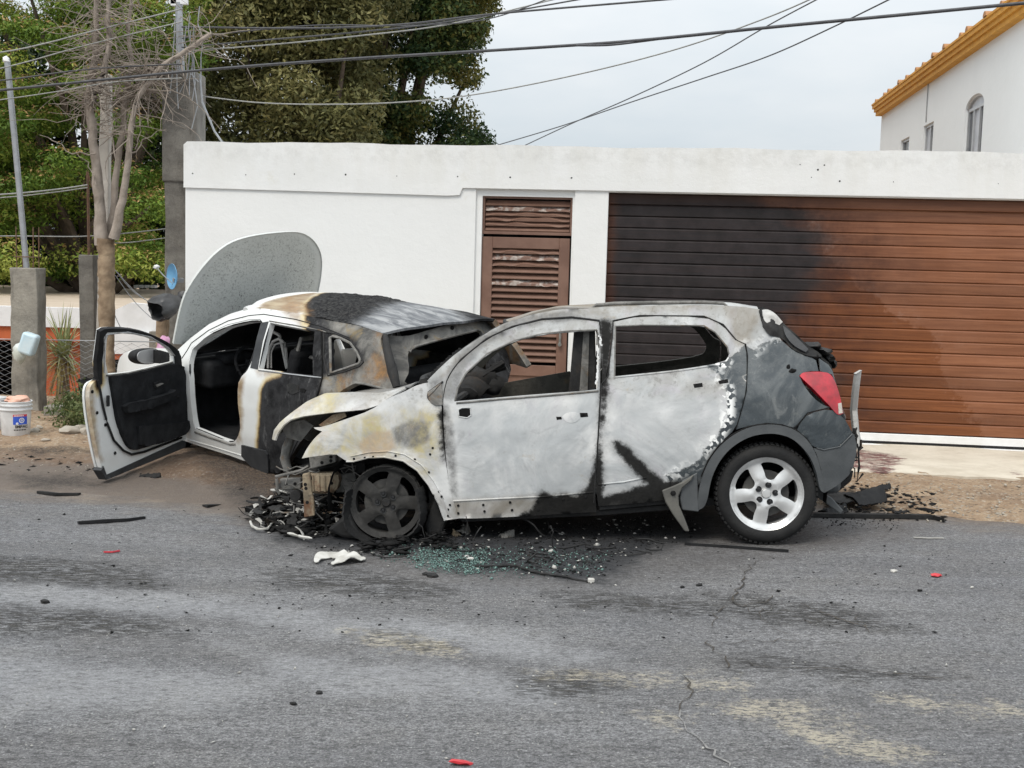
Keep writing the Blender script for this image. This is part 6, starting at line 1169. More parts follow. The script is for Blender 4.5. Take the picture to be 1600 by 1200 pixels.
# the dead tree in front
TY = 13.45; tb = atY(168, 628, TY); dt = empty('dead_tree', Matrix.Translation((tb[0], TY, gz(tb[0], TY)))); tag(dt, 'dead leafless tree with three bare stems and tangled grey twigs', 'tree'); DB = np.array(dt.matrix_world.translation)
dp = lambda pts, dy=0: [atY(x, y, TY + dy) - DB for x, y in pts]
m = MB(); tq = rs_(dp([(171, 640), (169, 590), (166, 520), (167, 450), (166, 400), (164, 374)]), 40); gq = np.random.default_rng(5); m.tube(tq + gq.normal(size=tq.shape) * .004, np.interp(np.linspace(0, 1, 40), np.linspace(0, 1, 6), [.10, .092, .085, .088, .09, .10]) * gq.uniform(.93, 1.08, 40), 14); m.build('trunk', M['drybark'], dt, 60)
stems = [([(160, 382), (155, 330), (152, 270), (145, 215), (139, 160), (146, 100), (151, 45), (148, -20)], [.075, .062, .055, .05, .05, .04, .03, .02], 0), ([(142, 165), (160, 120), (172, 70), (168, 15), (170, -30)], [.045, .035, .03, .024, .015], -.1), ([(170, 380), (176, 330), (182, 270), (192, 200), (198, 150), (204, 105), (200, 50), (205, -10)], [.05, .04, .036, .034, .03, .026, .02, .015], .12),
         ([(178, 372), (190, 320), (200, 260), (206, 190), (215, 155), (240, 120), (262, 95), (300, 75), (329, 52)], [.06, .046, .038, .034, .032, .03, .028, .028, .024], -.08), ([(215, 150), (232, 120), (248, 92)], [.03, .025, .02], 0)]
m = MB(); ends = []
for pts, r, dy in stems:
    Q = rs_(dp(pts, dy), 26); rq = np.interp(np.linspace(0, 1, 26), np.linspace(0, 1, len(r)), r); g = np.random.default_rng(len(pts)); Q = Q + g.normal(size=Q.shape) * .006; m.tube(Q, rq * g.uniform(.92, 1.1, 26), 8); ends += [(q, i / 25) for i, q in enumerate(Q) if q[2] > 3.05]
m.build('stem', M['greybark'], dt, 60)
m = MB(); tg = np.random.default_rng(77)
for i in range(640):
    q, f = ends[tg.integers(len(ends))]; L = tg.uniform(.15, .95) * (1 if i < 380 else .6); d = tg.normal(size=3) * np.array([1, .5, .45]); d[0] -= .25; d /= np.linalg.norm(d); n = 7; pts = [q]; dd = d
    for k in range(n): dd = dd + tg.normal(size=3) * .22 + np.array([0, 0, -.05]); dd /= np.linalg.norm(dd); pts.append(pts[-1] + dd * L / n)
    m.tube(pts, np.linspace(.009 if i < 60 else .0055, .002, n + 1), 4, False)
for pts in ([(150, 240), (110, 240), (85, 222), (60, 212)], [(150, 290), (135, 250), (120, 240)], [(180, 250), (175, 190), (160, 150)], [(205, 240), (235, 210), (262, 200)], [(200, 280), (195, 170), (185, 160)], [(215, 160), (220, 200), (215, 235)]): m.tube(rs_(dp(pts, -.1), 9) + tg.normal(size=(9, 3)) * .012, np.linspace(.009, .003, 9), 4, False)
m.build('twigs', M['greybark'], dt)['kind'] = 'stuff'

# ================================================================ overhead cables
M['cable'] = simple('cable_sheath', (.05, .05, .055), (.08, .08, .085), 20, .6); M['cablel'] = simple('pale_cable', (.25, .25, .24), (.34, .34, .32), 20, .6)
def cable(pts, Y, r, label, mat=None, grp=None):
    Y = list(Y) if hasattr(Y, '__len__') else [Y] * len(pts); pts = list(pts)
    if pts[0][0] < -100: sl0 = (pts[1][1] - pts[0][1]) / (pts[1][0] - pts[0][0]); pts.insert(0, (-1100, pts[0][1] + sl0 * -950 - 20)); Y.insert(0, Y[0])
    Yf = Y; P = rs_([atY(x, y, yy) for (x, y), yy in zip(pts, Yf)], 9)
    K = [atY(x, y, yy) for (x, y), yy in zip(pts, Yf)]; Q = []
    for i in range(len(K) - 1):                       # Catmull-Rom through the points
        a, b, c, d = K[max(i - 1, 0)], K[i], K[i + 1], K[min(i + 2, len(K) - 1)]
        for t in np.linspace(0, 1, 10)[:-1]: Q.append(.5 * ((2 * b) + (c - a) * t + (2 * a - 5 * b + 4 * c - d) * t * t + (3 * b - a - 3 * c + d) * t ** 3))
    Q.append(K[-1]); m = MB(); m.tube(Q, r, 6, False); o = m.build('power_cable', mat or M['cable'], None, True); tag(o, label, 'cable', 'overhead cables across the street'); return o
cable([(-150, 155), (0, 141), (300, 111), (520, 94), (700, 83), (860, 73), (1000, 63), (1200, 43), (1400, 24), (1640, 1)], [13, 13, 12.6, 12, 11.5, 11, 10.6, 10.2, 9.8, 9.4], .0135, 'thickest black cable, crossing the whole picture to the ochre eaves')
cable([(900, 71), (950, 70.5), (1000, 65), (1060, 57)], 10.62, .009, 'short black cable splice bound along the thickest cable')
cable([(284, 42), (420, 44), (530, 43), (640, 37), (780, 21), (1080, -4)], [13.6, 13.4, 13.2, 13, 12.6, 12], .010, 'cable leaving the mast level, then climbing over the dark tree')
cable([(284, 74), (420, 62), (560, 50), (700, 34), (900, 0), (960, -12)], [13.6, 13.4, 13.2, 13, 12.6, 12], .008, 'cable from mid mast running up past the olive tree', M['cable'])
cable([(284, 80), (420, 70), (560, 56), (700, 38), (870, -2)], [13.6, 13.5, 13.4, 13.2, 13], .007, 'lower twin of the cable rising from mid mast', M['cablel'])
cable([(284, 60), (480, 40), (640, 40), (760, 30), (860, -3)], [13.6, 13.4, 13.2, 13, 12.6], .006, 'thin cable looping between the two mast cables')
cable([(314, 150), (400, 160), (500, 163), (620, 160), (740, 148), (900, 117), (1060, 76), (1200, 27), (1290, -12)], [13.6, 13.4, 13.2, 13, 12.6, 12, 11.5, 11, 10.6], .0065, 'sagging cable tied low on the pillar, rising right across the sky', M['cablel'])
cable([(780, 226), (880, 196), (985, 160), (1100, 122), (1200, 88), (1300, 43), (1420, -16)], [16, 15, 14, 13, 12, 11, 10], .0065, 'upper of two cables crossing in the open sky')
cable([(812, 231), (900, 190), (985, 153), (1100, 98), (1200, 40), (1290, -8)], [16, 15, 14, 13, 12, 11], .0065, 'lower of two cables crossing in the open sky')
cable([(-150, 100), (0, 82), (70, 68), (140, 50), (284, 14)], 13.3, .008, 'highest cable left of the mast', M['cablel']); cable([(-150, 132), (0, 107), (130, 72), (284, 34)], 13.3, .007, 'second highest cable left of the mast', M['cablel']); cable([(-150, 140), (0, 126), (140, 108), (284, 100)], 13.2, .008, 'cable meeting the pillar at its head', M['cable'])
cable([(-150, 175), (0, 156), (90, 143), (180, 128), (284, 122)], 13.2, .006, 'cable just under the pillar head', M['cablel']); cable([(-150, 312), (0, 304), (80, 297), (137, 289)], 13.9, .009, 'low pale cable ending on the rebar of the dark post', M['cablel']); cable([(-150, 318), (0, 309), (80, 301), (137, 293)], 13.9, .007, 'second low pale cable ending on the dark post', M['cablel'])
cable([(-150, 375), (0, 369), (140, 369), (265, 357)], 14.1, .007, 'pale wire passing behind the trunk to the pillar', M['cablel']); cable([(150, 380), (200, 379), (265, 371)], 14.0, .006, 'pale wire from trunk to pillar, lower one', M['cablel'])
for i, (a, b) in enumerate((((178, 420), (245, 480)), ((180, 430), (240, 500)), ((170, 460), (190, 515)), ((182, 425), (230, 470)))): cable([a, ((a[0] + b[0]) / 2, (a[1] + b[1]) / 2 + 6), b], 14.1, .005, ('topmost slack thin wire between dead tree and hanging black bag', 'slack thin wire ending lowest at right under the black bag', 'shortest slack thin wire running close down beside the dead trunk', 'slack thin wire crossing the white parapet beside the dead trunk')[i], M['galv'], None)
# ================================================================ small things by the fence
def at_ground(px, py): 
    p = ground(px, py, .05)
    for _ in range(6): p = ground(px, py, gz(p[0], p[1]))
    return p
# bucket
bp = at_ground(25, 679); bk_ = empty('bucket', Matrix.Translation((bp[0], bp[1], bp[2] - .004)) @ Matrix.Rotation(math.atan2(bp[1], bp[0]) - math.pi / 2, 4, 'Z')); tag(bk_, 'white plastic paint bucket with blue and red label near the concrete post', 'bucket')
M['bucket'] = simple('white_plastic', (.74, .75, .76), (.60, .60, .60), 9, .45); M['bl'] = simple('blue_print', (.03, .09, .55), (.04, .12, .6), 9, .5); M['rd'] = simple('red_print', (.65, .06, .08), (.6, .05, .07), 9, .5); M['ink'] = simple('black_print', (.015, .015, .018), (.02, .02, .02), 9, .5); M['wprint'] = simple('white_print', (.8, .8, .8), (.75, .75, .75), 9, .5)
BR0, BR1, BHt = .128, .148, .335; br = lambda z: BR0 + (BR1 - BR0) * z / BHt
m = MB(); m.lathe([(0, 0), (BR0 - .008, 0), (BR0, .012), (br(.25), .25), (br(.25) + .012, .252), (br(.26) + .012, .262), (br(.262), .265), (br(.29), .29), (br(.29) + .010, .292), (br(.3) + .010, .30), (br(.302), .303), (BR1, .325), (BR1 + .007, .33), (BR1 + .005, .336), (BR1 - .006, .335), (BR0 - .004, .02), (0, .018)], 40, 2); m.build('bucket_body', M['bucket'], bk_, 40)
def decal(name, u0, u1, z0, z1, mat, off): 
    n = 14; V = []
    for i in range(n + 1):
        u = u0 + (u1 - u0) * i / n
        for z in (z0, z1): r = br(z) + off; a = u / r; V.append((r * math.sin(a), -r * math.cos(a), z))
    return mesh_obj(name, V, [(2 * i, 2 * i + 2, 2 * i + 3, 2 * i + 1) for i in range(n)], mat, bk_, True)
decal('label_red', -.025, .112, .165, .215, M['rd'], .0012); decal('label_blue', -.025, .112, .118, .195, M['bl'], .0016)
x = -.015
for wd in (.010, .012, .006, .014, .012, .010, .016, .012): decal('label_mark', x, x + wd * .8, .198, .208, M['wprint'], .0022); x += wd
def ringd(u, z, r0, r1, mat, off, name):
    V = []; n = 20
    for i in range(n):
        t = 2 * math.pi * i / n
        for r in (r0, r1): uu = u + r * math.cos(t); zz = z + r * math.sin(t); R_ = br(zz) + off; a = uu / R_; V.append((R_ * math.sin(a), -R_ * math.cos(a), zz))
    mesh_obj(name, V, [(2 * i, 2 * i + 1, (2 * i + 3) % (2 * n), (2 * i + 2) % (2 * n)) for i in range(n)], mat, bk_)
ringd(.055, .158, .018, .026, M['wprint'], .0024, 'label_ring'); ringd(.055, .158, .004, .010, M['wprint'], .0024, 'label_ring'); ringd(.012, .128, .002, .012, M['wprint'], .0024, 'label_mark')
def text_on(txt, u0, z0, h, mat):
    cu = bpy.data.curves.new('t', 'FONT'); cu.body = txt; cu.size = 1; cu.offset = .03; to = bpy.data.objects.new('t', cu); COL.objects.link(to); dg = bpy.context.evaluated_depsgraph_get(); me = bpy.data.meshes.new_from_object(to.evaluated_get(dg)); bpy.data.objects.remove(to)
    V = [v.co.copy() for v in me.vertices]; Fc = [tuple(p.vertices) for p in me.polygons]; x1 = max(v.x for v in V); hh = max(v.y for v in V); Q = []
    for v in V: z = z0 + v.y / hh * h; R_ = br(z) + .002; a = (u0 + v.x / hh * h * 1.15) / R_; Q.append((R_ * math.sin(a), -R_ * math.cos(a), z))
    mesh_obj('label_text', Q, Fc, mat, bk_)
text_on('IMPAC', -.008, .084, .028, M['ink'])
x = -.018
for wd in (.012, .010, .016, .012, .010, .018, .014, .012): decal('label_mark', x, x + wd * .8, .060, .071, M['ink'], .0012); x += wd + .002
M['pinkrag'] = simple('pinkish_rag', (.62, .33, .24), (.72, .46, .36), 8, .9)
def clump(name, c, r, mat, label, cat, sq=(1, 1, 1), seed=0, n=3):
    V, Fc = lump((0, 0, 0), r, None, '', None, seed, n, sq); o = mesh_obj(name, V, Fc, mat, None, 55); o.location = c; return tag(o, label, cat)
clump('rag', (bp[0] + .01, bp[1], bp[2] + .345), .125, M['pinkrag'], 'pinkish rag heaped on the mouth of the white bucket', 'rag', (1, 1, .28), 3)
b2 = at_ground(-12, 672); o2 = MB(); o2.lathe([(0, 0), (.12, 0), (.145, .33), (.135, .33), (.11, .02), (0, .02)], 32, 2); o2 = o2.build('bucket', M['bucket'], None, 40); o2.location = b2; tag(o2, 'second white bucket, mostly cut off by the left picture edge', 'bucket')
# container tied to the post
cc = atY(41, 543, 13.2); m = MB(); Rm = Matrix.Rotation(math.radians(18), 3, 'Y')
M['bluejug'] = simple('pale_blue_plastic', (.50, .66, .74), (.62, .72, .76), 6, .4); M['milky'] = simple('milky_plastic', (.62, .66, .64), (.50, .52, .44), 7, .5)
m.box((.03, 0, .04), (.17, .14, .24), Rm); ct = m.build('container', M['bluejug'], None, 40); bev(ct, .03, 3); ct.location = cc; tag(ct, 'pale blue plastic container hung on the broken concrete post', 'container')
m = MB(); m.add(*lump((-.07, 0, -.06), .10, None, '', None, 8, 2, (.8, .6, 1.1))); m.build('crumpled_side', M['milky'], ct, 50)
# dish, bag, pink cloth
dc = atY(268, 432, 13.3); M['dishblue'] = simple('blue_dish', (.12, .32, .55), (.16, .38, .6), 5, .5); m = MB(); m.lathe([(0, .05), (.08, .04), (.14, .018), (.17, 0), (.172, .006), (.14, .026), (.08, .048), (0, .058)], 32, 1); ds = empty('satellite_dish', Matrix.Translation(dc) @ Matrix.Rotation(math.radians(-52), 4, 'Z') @ Matrix.Rotation(math.radians(18), 4, 'Y') @ Matrix.Scale(.82, 4)); m.build('reflector', M['dishblue'], ds, 40)
m = MB(); m.tube([(0, .03, -.1), (0, -.12, .02), (0, -.22, .12)], .008, 6); m.add(*lump((0, -.22, .13), .03, None, '', None, 4, 1, (1, 1.6, 1))); m.build('feed_arm', M['whitepaint'], ds, 40); m = MB(); m.box((.0, .1, -.05), (.05, .14, .05)); m.build('bracket', M['galv'], ds); tag(ds, 'small blue satellite dish fixed to the dark pillar', 'satellite dish')
bg = atY(258, 478, 12.95); M['bag'] = simple('black_bag', (.035, .035, .037), (.07, .07, .072), 7, .45, bump=.8, bscale=14); V = []; n = 24; prof_ = [(.0, .02), (-.10, .118), (-.13, .135), (-.11, .150), (-.04, .165), (.05, .155), (.13, .10), (.18, .04), (.21, .03), (.25, .06)]
for j, (h, r) in enumerate(prof_[1:]):
    for k in range(n): t = 2 * math.pi * k / n; rr = r * (1 + .10 * math.sin(5 * t + j) + .06 * math.sin(9 * t + 2 * j)); V.append((rr * math.cos(t), rr * .8 * math.sin(t), h + .02 * math.sin(3 * t + j)))
mm_ = len(prof_) - 1; Fc = [(j * n + k, j * n + (k + 1) % n, (j + 1) * n + (k + 1) % n, (j + 1) * n + k) for j in range(mm_ - 1) for k in range(n)] + [tuple(range((mm_ - 1) * n, mm_ * n))]
bo_ = mesh_obj('plastic_bag', V, Fc, M['bag'], None, 60); bo_.matrix_world = Matrix.Translation(bg) @ Vector((.52, .66, .42)).to_track_quat('Z', 'Y').to_matrix().to_4x4(); s_ = bo_.modifiers.new('s', 'SOLIDIFY'); s_.thickness = .006; tag(bo_, 'open black plastic bag hanging on a stump behind the raised bonnet', 'bag')
wp_, _h = post('wooden_post', 245, 263, 498, 600, 13.2, .1, M['drybark'], 'short brown stump post under the black bag', 'post', seed=8)
M['pink'] = simple('pink_cloth', (.62, .30, .50), (.70, .42, .58), 9, .8); clump('cloth', atY(256, 540, 13.0), .085, M['pink'], 'bright pink cloth below the black bag', 'cloth', (.9, .5, 1.2), 6)
# crate, yucca, weeds, stones
cp = at_ground(136, 652); m = MB(); wdt, ht_, dp_ = .26, .27, .22
for i in range(5): m.box((0, -dp_ / 2, .03 + i * .055), (wdt, .012, .030)); m.box((0, dp_ / 2, .03 + i * .055), (wdt, .012, .030)); m.box((-wdt / 2, 0, .03 + i * .055), (.012, dp_, .030)); m.box((wdt / 2, 0, .03 + i * .055), (.012, dp_, .030))
for sx_ in (-.5, -.17, .17, .5): m.box((sx_ * wdt, -dp_ / 2 + .004, .14), (.02, .008, .28)); m.box((sx_ * wdt, dp_ / 2 - .004, .14), (.02, .008, .28))
co = m.build('crate', M['rubber'], None); co.location = (cp[0], 13.1, gz(cp[0], 13.1) + .12); tag(co, 'black slatted plastic crate among the weeds', 'crate')
yp = (atY(92, 600, 14.3)[0], 14.3, 0); yu = empty('yucca_plant', Matrix.Translation((yp[0], yp[1], gz(yp[0], yp[1])))); tag(yu, 'spiky grey-green yucca with drooping yellowed leaves behind the fence', 'plant'); g = np.random.default_rng(31)
def blades(n, c, L0, L1, el0, el1, wd, droop):
    V = []; Fc = []
    for i in range(n):
        a = g.uniform(0, 6.28); e = g.uniform(el0, el1); L = g.uniform(L0, L1); d = np.array([math.cos(a) * math.cos(e), math.sin(a) * math.cos(e), math.sin(e)]); sd = np.array([-math.sin(a), math.cos(a), 0]); p = np.array(c) + g.normal(size=3) * .03; b = len(V)
        for k in range(5):
            f = k / 4; w_ = wd * (1 - f) ** .7; V += [p - sd * w_, p + sd * w_]; d = d + np.array([0, 0, -droop]); d /= np.linalg.norm(d); p = p + d * L / 4
        Fc += [(b + 2 * k, b + 2 * k + 1, b + 2 * k + 3, b + 2 * k + 2) for k in range(4)]
    return V, Fc
M['yuc'] = simple('yucca_leaf', (.24, .28, .12), (.42, .42, .21), 9, .6); M['yucd'] = simple('dry_yucca_leaf', (.38, .30, .10), (.28, .20, .08), 9, .7)
mesh_obj('leaves', *blades(130, (.05, 0, .55), .38, .68, -.1, 1.5, .013, .16), M['yuc'], yu); mesh_obj('dry_leaves', *blades(60, (.05, 0, .5), .4, .7, -1.2, .2, .012, .22), M['yucd'], yu); m = MB(); m.tube([(.05, 0, -.05), (.05, 0, .6)], [.09, .06], 8); m.build('stem', M['drybark'], yu, 40)
M['weed'] = m_leaf('weed_leaf', (.06, .085, .03), (.13, .16, .055), (.25, .27, .13))
def weed(px, py, Y, n, rad, label, seed):
    c = at_ground(px, py); c = (c[0], Y, gz(c[0], Y)); o = empty('weed_bush', Matrix.Translation(c)); tag(o, label, 'plant'); g2 = np.random.default_rng(seed); C = g2.normal(size=(n, 3)) * np.array([rad, rad * .5, rad * .55]) + np.array([0, 0, rad * .8]); C[:, 2] = np.abs(C[:, 2]); leaves('foliage', C, np.full((n, 3), .07), 60, .038, M['weed'], o, .5, .5, 0, seed)
    m = MB()
    for i in range(min(n, 40)): m.tube([(C[i][0] * .3, C[i][1] * .3, 0), C[i] * .6 + np.array([0, 0, .03]), C[i]], [.004, .003, .002], 4)
    m.build('stems', M['yucd'], o)
weed(108, 668, 12.75, 46, .15, 'tall green weeds by the foot of the yucca', 51); weed(128, 686, 12.1, 40, .17, 'low grey-green weeds right against the open car door', 52); weed(88, 684, 12.2, 18, .09, 'small yellowing weed clump beside the bucket', 53)
M['stone'] = simple('pale_stone', (.42, .38, .32), (.32, .28, .23), 7, .9, bump=.6)
for i, (px, py, r, sq, lb) in enumerate(((112, 676, .085, (1.5, 1, .6), 'pale rounded stone lying under the low weeds'), (127, 672, .06, (1.3, 1, .7), 'brownish stone next to the pale rounded stone'), (55, 675, .05, (1.2, 1, .6), 'small tan stone between bucket and weeds'), (62, 670, .04, (1, 1, .7), 'smallest tan stone at the foot of the concrete post'), (73, 688, .03, (1.4, 1, .5), 'flat sandy pebble in front of the small weed clump'), (134, 676, .05, (1, 1, 1), 'whitish stone nearest the open door'))):
    p = at_ground(px, py); clump('stone', (p[0], p[1] - .02, p[2] + r * .25), r, M['stone'], lb, 'stone', sq, 20 + i, 2)
p = at_ground(62, 664); m = MB(); m.box((0, 0, .05), (.36, .28, .12)); o = bev(m.build('concrete_footing', M['concrete'], None), .02, 2); o.location = (p[0], 13.1, gz(p[0], 13.1)); tag(o, 'flat broken concrete block at the foot of the post', 'block')

# ================================================================ debris on the road
def on(px, py): return np.array(at_ground(px, py)) if ground(px, py)[1] > np.interp(ground(px, py)[0], EDGE_X, EDGE_Y) else np.array(ground(px, py, .004))
M['clothw'] = simple('dirty_white_cloth', (.56, .55, .52), (.40, .385, .35), 12, .9, bump=.5, bscale=25)
cl = [(490, 871), (500, 866), (515, 863), (528, 861), (535, 861), (540, 866), (560, 869), (573, 871), (568, 875), (545, 878), (520, 881), (516, 879), (527, 872), (518, 869), (503, 872), (497, 878), (491, 877)]
CF = Frame(Matrix.Identity(4)); co_ = chaikin([tuple(ground(x, y, .02)[:2]) for x, y in cl], 2, 80); V2, T = cdt(co_, [], .018); Z = ZS(V2[:, 0], V2[:, 1]) + .012 + .022 * np.abs(wob(V2[:, 0], V2[:, 1], 26, 4)) + .02 * np.exp(-((V2[:, 0] + .98) / .06) ** 2)
tag(shell('cloth', np.c_[V2, Z], T, .005, M['clothw'], None, None, (0, 0, 1)), 'crumpled dirty white cloth on the road in front of the burnt wheel', 'cloth')
def strip_on(name, pts, wd, th, mat, label, cat, curl=0.):
    m = MB(); P = [on(*p) for p in pts]; d = P[-1] - P[0]; d /= np.linalg.norm(d); nrm = np.array([-d[1], d[0], 0]); V = []
    for i, p in enumerate(P):
        z = p[2] + curl * math.sin(i * 1.7); V += [p + nrm * wd / 2 + (0, 0, z - p[2]), p - nrm * wd / 2 + (0, 0, z - p[2]), p - nrm * wd / 2 + (0, 0, z - p[2] + th), p + nrm * wd / 2 + (0, 0, z - p[2] + th * .6)]
    n = len(P); m.add(V, [(4 * i + k, 4 * i + (k + 1) % 4, 4 * i + 4 + (k + 1) % 4, 4 * i + 4 + k) for i in range(n - 1) for k in range(4)] + [(0, 3, 2, 1), (4 * n - 4, 4 * n - 3, 4 * n - 2, 4 * n - 1)]); return tag(m.build(name, mat, None), label, cat)
strip_on('trim_strip', [(1262, 806), (1320, 807), (1400, 808), (1455, 809), (1472, 814)], .11, .03, M['dsteel'], 'long black trim strip lying behind the silver rear wheel', 'trim'); strip_on('trim_strip', [(1070, 851), (1150, 856), (1232, 862)], .035, .018, M['rubber'], 'thin dark trim strip in front of the silver rear wheel', 'trim')
strip_on('trim_strip', [(122, 818), (165, 816), (200, 813), (226, 809)], .05, .02, M['rubber'], 'dark burnt trim strip on the road left of the open door', 'trim', .006); strip_on('trim_strip', [(60, 770), (90, 774), (124, 773)], .06, .02, M['dsteel'], 'charred trim piece at the left road edge', 'trim', .004); strip_on('trim_strip', [(1428, 840), (1450, 841), (1474, 841)], .02, .006, M['clothw'], 'thin white plastic sliver on the road at right', 'trim')
strip_on('stick', [(162, 863), (176, 863), (187, 861)], .018, .010, M['rd'], 'thin red stick on the road at far left', 'stick'); strip_on('trim_strip', [(320, 792), (350, 790), (372, 790)], .08, .02, M['dsteel'], 'flat black scrap on the dirt right of the open door', 'trim')
M['redpl'] = simple('red_plastic', (.62, .04, .05), (.5, .03, .04), 12, .35)
def shard(px, py, r, mat, label, cat, sq=(1.6, 1, .35), seed=0):
    p = on(px, py); V, Fc = lump((0, 0, 0), r, None, '', None, seed, 1, sq); o = mesh_obj('shard', V, Fc, mat, None, 30); o.location = (p[0], p[1], p[2] + r * .25); o.rotation_euler = (random.uniform(-.2, .2), random.uniform(-.2, .2), random.uniform(-.6, .6)); return tag(o, label, cat)
shard(1463, 900, .026, M['redpl'], 'red plastic shard on the road at right', 'shard', seed=1); shard(721, 1194, .028, M['redpl'], 'red plastic shard at the bottom edge of the picture', 'shard', (1.9, .9, .4), 2)
for i, (px, py, r) in enumerate(((499, 1083, .013), (676, 901, .028), (666, 898, .018), (1092, 915, .015), (1066, 918, .012), (70, 941, .02), (458, 1100, .012))): shard(px, py, r, M['dsteel'], ('black chip alone on the asphalt in the lower middle', 'larger of two black chips below the glass crumbs', 'smaller of two black chips below the glass crumbs', 'right one of two black chips in front of the rear door', 'left one of two black chips in front of the rear door', 'black chip on the asphalt at far left', 'lowest black chip left of the lower middle')[i], 'shard', (1.5, 1, .8), 40 + i)['group'] = 'black chips on the asphalt'
for i, (px, py, r) in enumerate(((1397, 893, .016), (735, 874, .018), (860, 862, .014), (1519, 918, .009))): shard(px, py, r, M['clothw'], ('white fragment on the asphalt between wheel and red shard', 'white fragment lying in the glass crumbs', 'white fragment in the char below the front door', 'tiny white fragment right of the red shard')[i], 'shard', (1.5, 1, .7), 60 + i)['group'] = 'white fragments on the asphalt'
# wire with a pale plug, bent black panels, metal scraps
P = [np.array(ground(x, y, .012)) for x, y in [(740, 884), (775, 884), (800, 883), (822, 890), (850, 897), (890, 902), (921, 908)]]; m = MB(); m.tube(rs_(P, 24) + np.random.default_rng(3).normal(size=(24, 3)) * .004, .008, 6); wo2 = m.build('burnt_wire', M['dsteel'], None, 60); tag(wo2, 'thin black burnt wire with a pale plug below the front doors', 'wire'); m = MB(); m.box(P[-1] + np.array([.01, 0, .005]), (.04, .03, .025)); bev(m.build('plug', M['clothw'], wo2), .005)
def curved(name, px, py, L, W, H, rot, mat, label, seed=0, dz=0.):
    p = on(px, py); V = []; n = 16; k = 7; g = np.random.default_rng(seed)
    for i in range(n):
        f = i / (n - 1)
        for j in range(k): s = j / (k - 1) - .5; V.append((L * (f - .5), W * s * (1 - .5 * f * f), H * math.sin(math.pi * (s + .5)) * (.4 + .6 * f) + .02 * g.normal() * .3))
    T = []
    for i in range(n - 1):
        for j in range(k - 1): a = i * k + j; T += [(a, a + 1, a + k + 1), (a, a + k + 1, a + k)]
    o = shell(name, V, T, .008, mat, None, None, (0, 0, 1)); o.matrix_world = Matrix.Translation((p[0], p[1], p[2] + dz)) @ Matrix.Rotation(rot, 4, 'Z'); return tag(o, label, 'scrap')
curved('panel_scrap', 1352, 782, .30, .30, .12, .3, M['rubber'], 'curved black plastic scrap lifted off the dirt behind the tail', 1); curved('panel_scrap', 1328, 778, .38, .42, .05, -.2, M['dsteel'], 'flat charred sheet on the dirt under the tail', 2); curved('panel_scrap', 1303, 800, .22, .14, .06, .5, M['rubber'], 'black torn scrap touching the silver rear wheel', 3); curved('panel_scrap', 1382, 763, .12, .08, .04, .5, M['rubber'], 'small black curl on the dirt below the red stain', 4); curved('panel_scrap', 1406, 800, .10, .05, .015, .1, M['rubber'], 'small flat black chip above the long trim strip', 5)
curved('metal_scrap', 725, 832, .12, .10, .06, 1.2, M['bsteel'], 'crumpled pale metal scrap under the front door', 6); curved('metal_scrap', 792, 838, .10, .07, .05, .4, M['bsteel'], 'small grey metal scrap under the front door', 7); curved('metal_scrap', 712, 836, .07, .05, .03, 2.2, M['rsteel'], 'small rusty scrap beside the crumpled pale metal', 8)
curved('panel_scrap', 172, 728 + 10, .16, .08, .05, .3, M['rubber'], 'black curl on the dirt near the tip of the open door', 9); curved('panel_scrap', 235, 745, .18, .07, .04, -.2, M['dsteel'], 'dark charred scrap under the open door', 10)
p = on(90, 800 - 58); 
# molten headlamp ring in the ash
P = [ground(x, y, .03) for x, y in [(391, 815), (394, 822), (404, 827), (418, 826), (424, 819)]]; m = MB(); m.tube(rs_(P, 14), .009, 6); tag(m.build('lamp_bezel', M['clothw'], None, 60), 'pale curved lamp bezel in the ash by the crushed nose', 'scrap')
P = [ground(x, y, .03) for x, y in [(449, 833), (460, 835), (472, 839), (488, 841)]]; m = MB(); m.tube(rs_(P, 10), [.004] + [.010] * 8 + [.003], 5); tag(m.build('plastic_scrap', M['clothw'], None, 60), 'cream melted plastic strip in the ash before the burnt wheel', 'scrap')
# loose stuff: char, ash flakes, glass crumbs, grit
def scatter(name, polys, n, s0, s1, mat, flat_=.35, seed=0, zf=None, pile=0.):
    g = np.random.default_rng(seed); V = []; Fc = []; polys = [np.array(p, float) for p in polys]; A = np.array([abs(np.sum(p[:, 0] * np.roll(p[:, 1], 1) - p[:, 1] * np.roll(p[:, 0], 1))) for p in polys]); A /= A.sum(); oct_ = np.array([[1, 0, 0], [-1, 0, 0], [0, 1, 0], [0, -1, 0], [0, 0, 1], [0, 0, -1]], float); of = [(0, 2, 4), (2, 1, 4), (1, 3, 4), (3, 0, 4), (2, 0, 5), (1, 2, 5), (3, 1, 5), (0, 3, 5)]
    k = 0
    while k < n:
        p = polys[g.choice(len(polys), p=A)]; q = g.uniform(p.min(0), p.max(0)); 
        if not inside(p, np.array([q[0]]), np.array([q[1]]))[0]: continue
        e = edge_dist(p, np.array([q[0]]), np.array([q[1]]))[0]
        if g.random() > min(1, .15 + e / 14): continue
        c = np.array(on(*q)); s = g.uniform(s0, s1) * (1 if g.random() < .85 else 1.8); W_ = oct_ * g.uniform(.5, 1.4, (6, 1)) * np.array([s * g.uniform(.6, 1.8), s, s * flat_ * g.uniform(.5, 1.5)]); a, b = g.uniform(0, 6.28), g.normal() * .3; R_ = np.array(Matrix.Rotation(a, 3, 'Z') @ Matrix.Rotation(b, 3, 'X'))
        V.append(W_ @ R_.T + c + np.array([0, 0, s * flat_ * .4 + pile * g.random() * min(1, e / 25)])); Fc += [tuple(i + 6 * k for i in f) for f in of]; k += 1
    o = mesh_obj(name, np.vstack(V), np.array(Fc), mat, None, None, None, uniform=3); o['kind'] = 'stuff'; return o
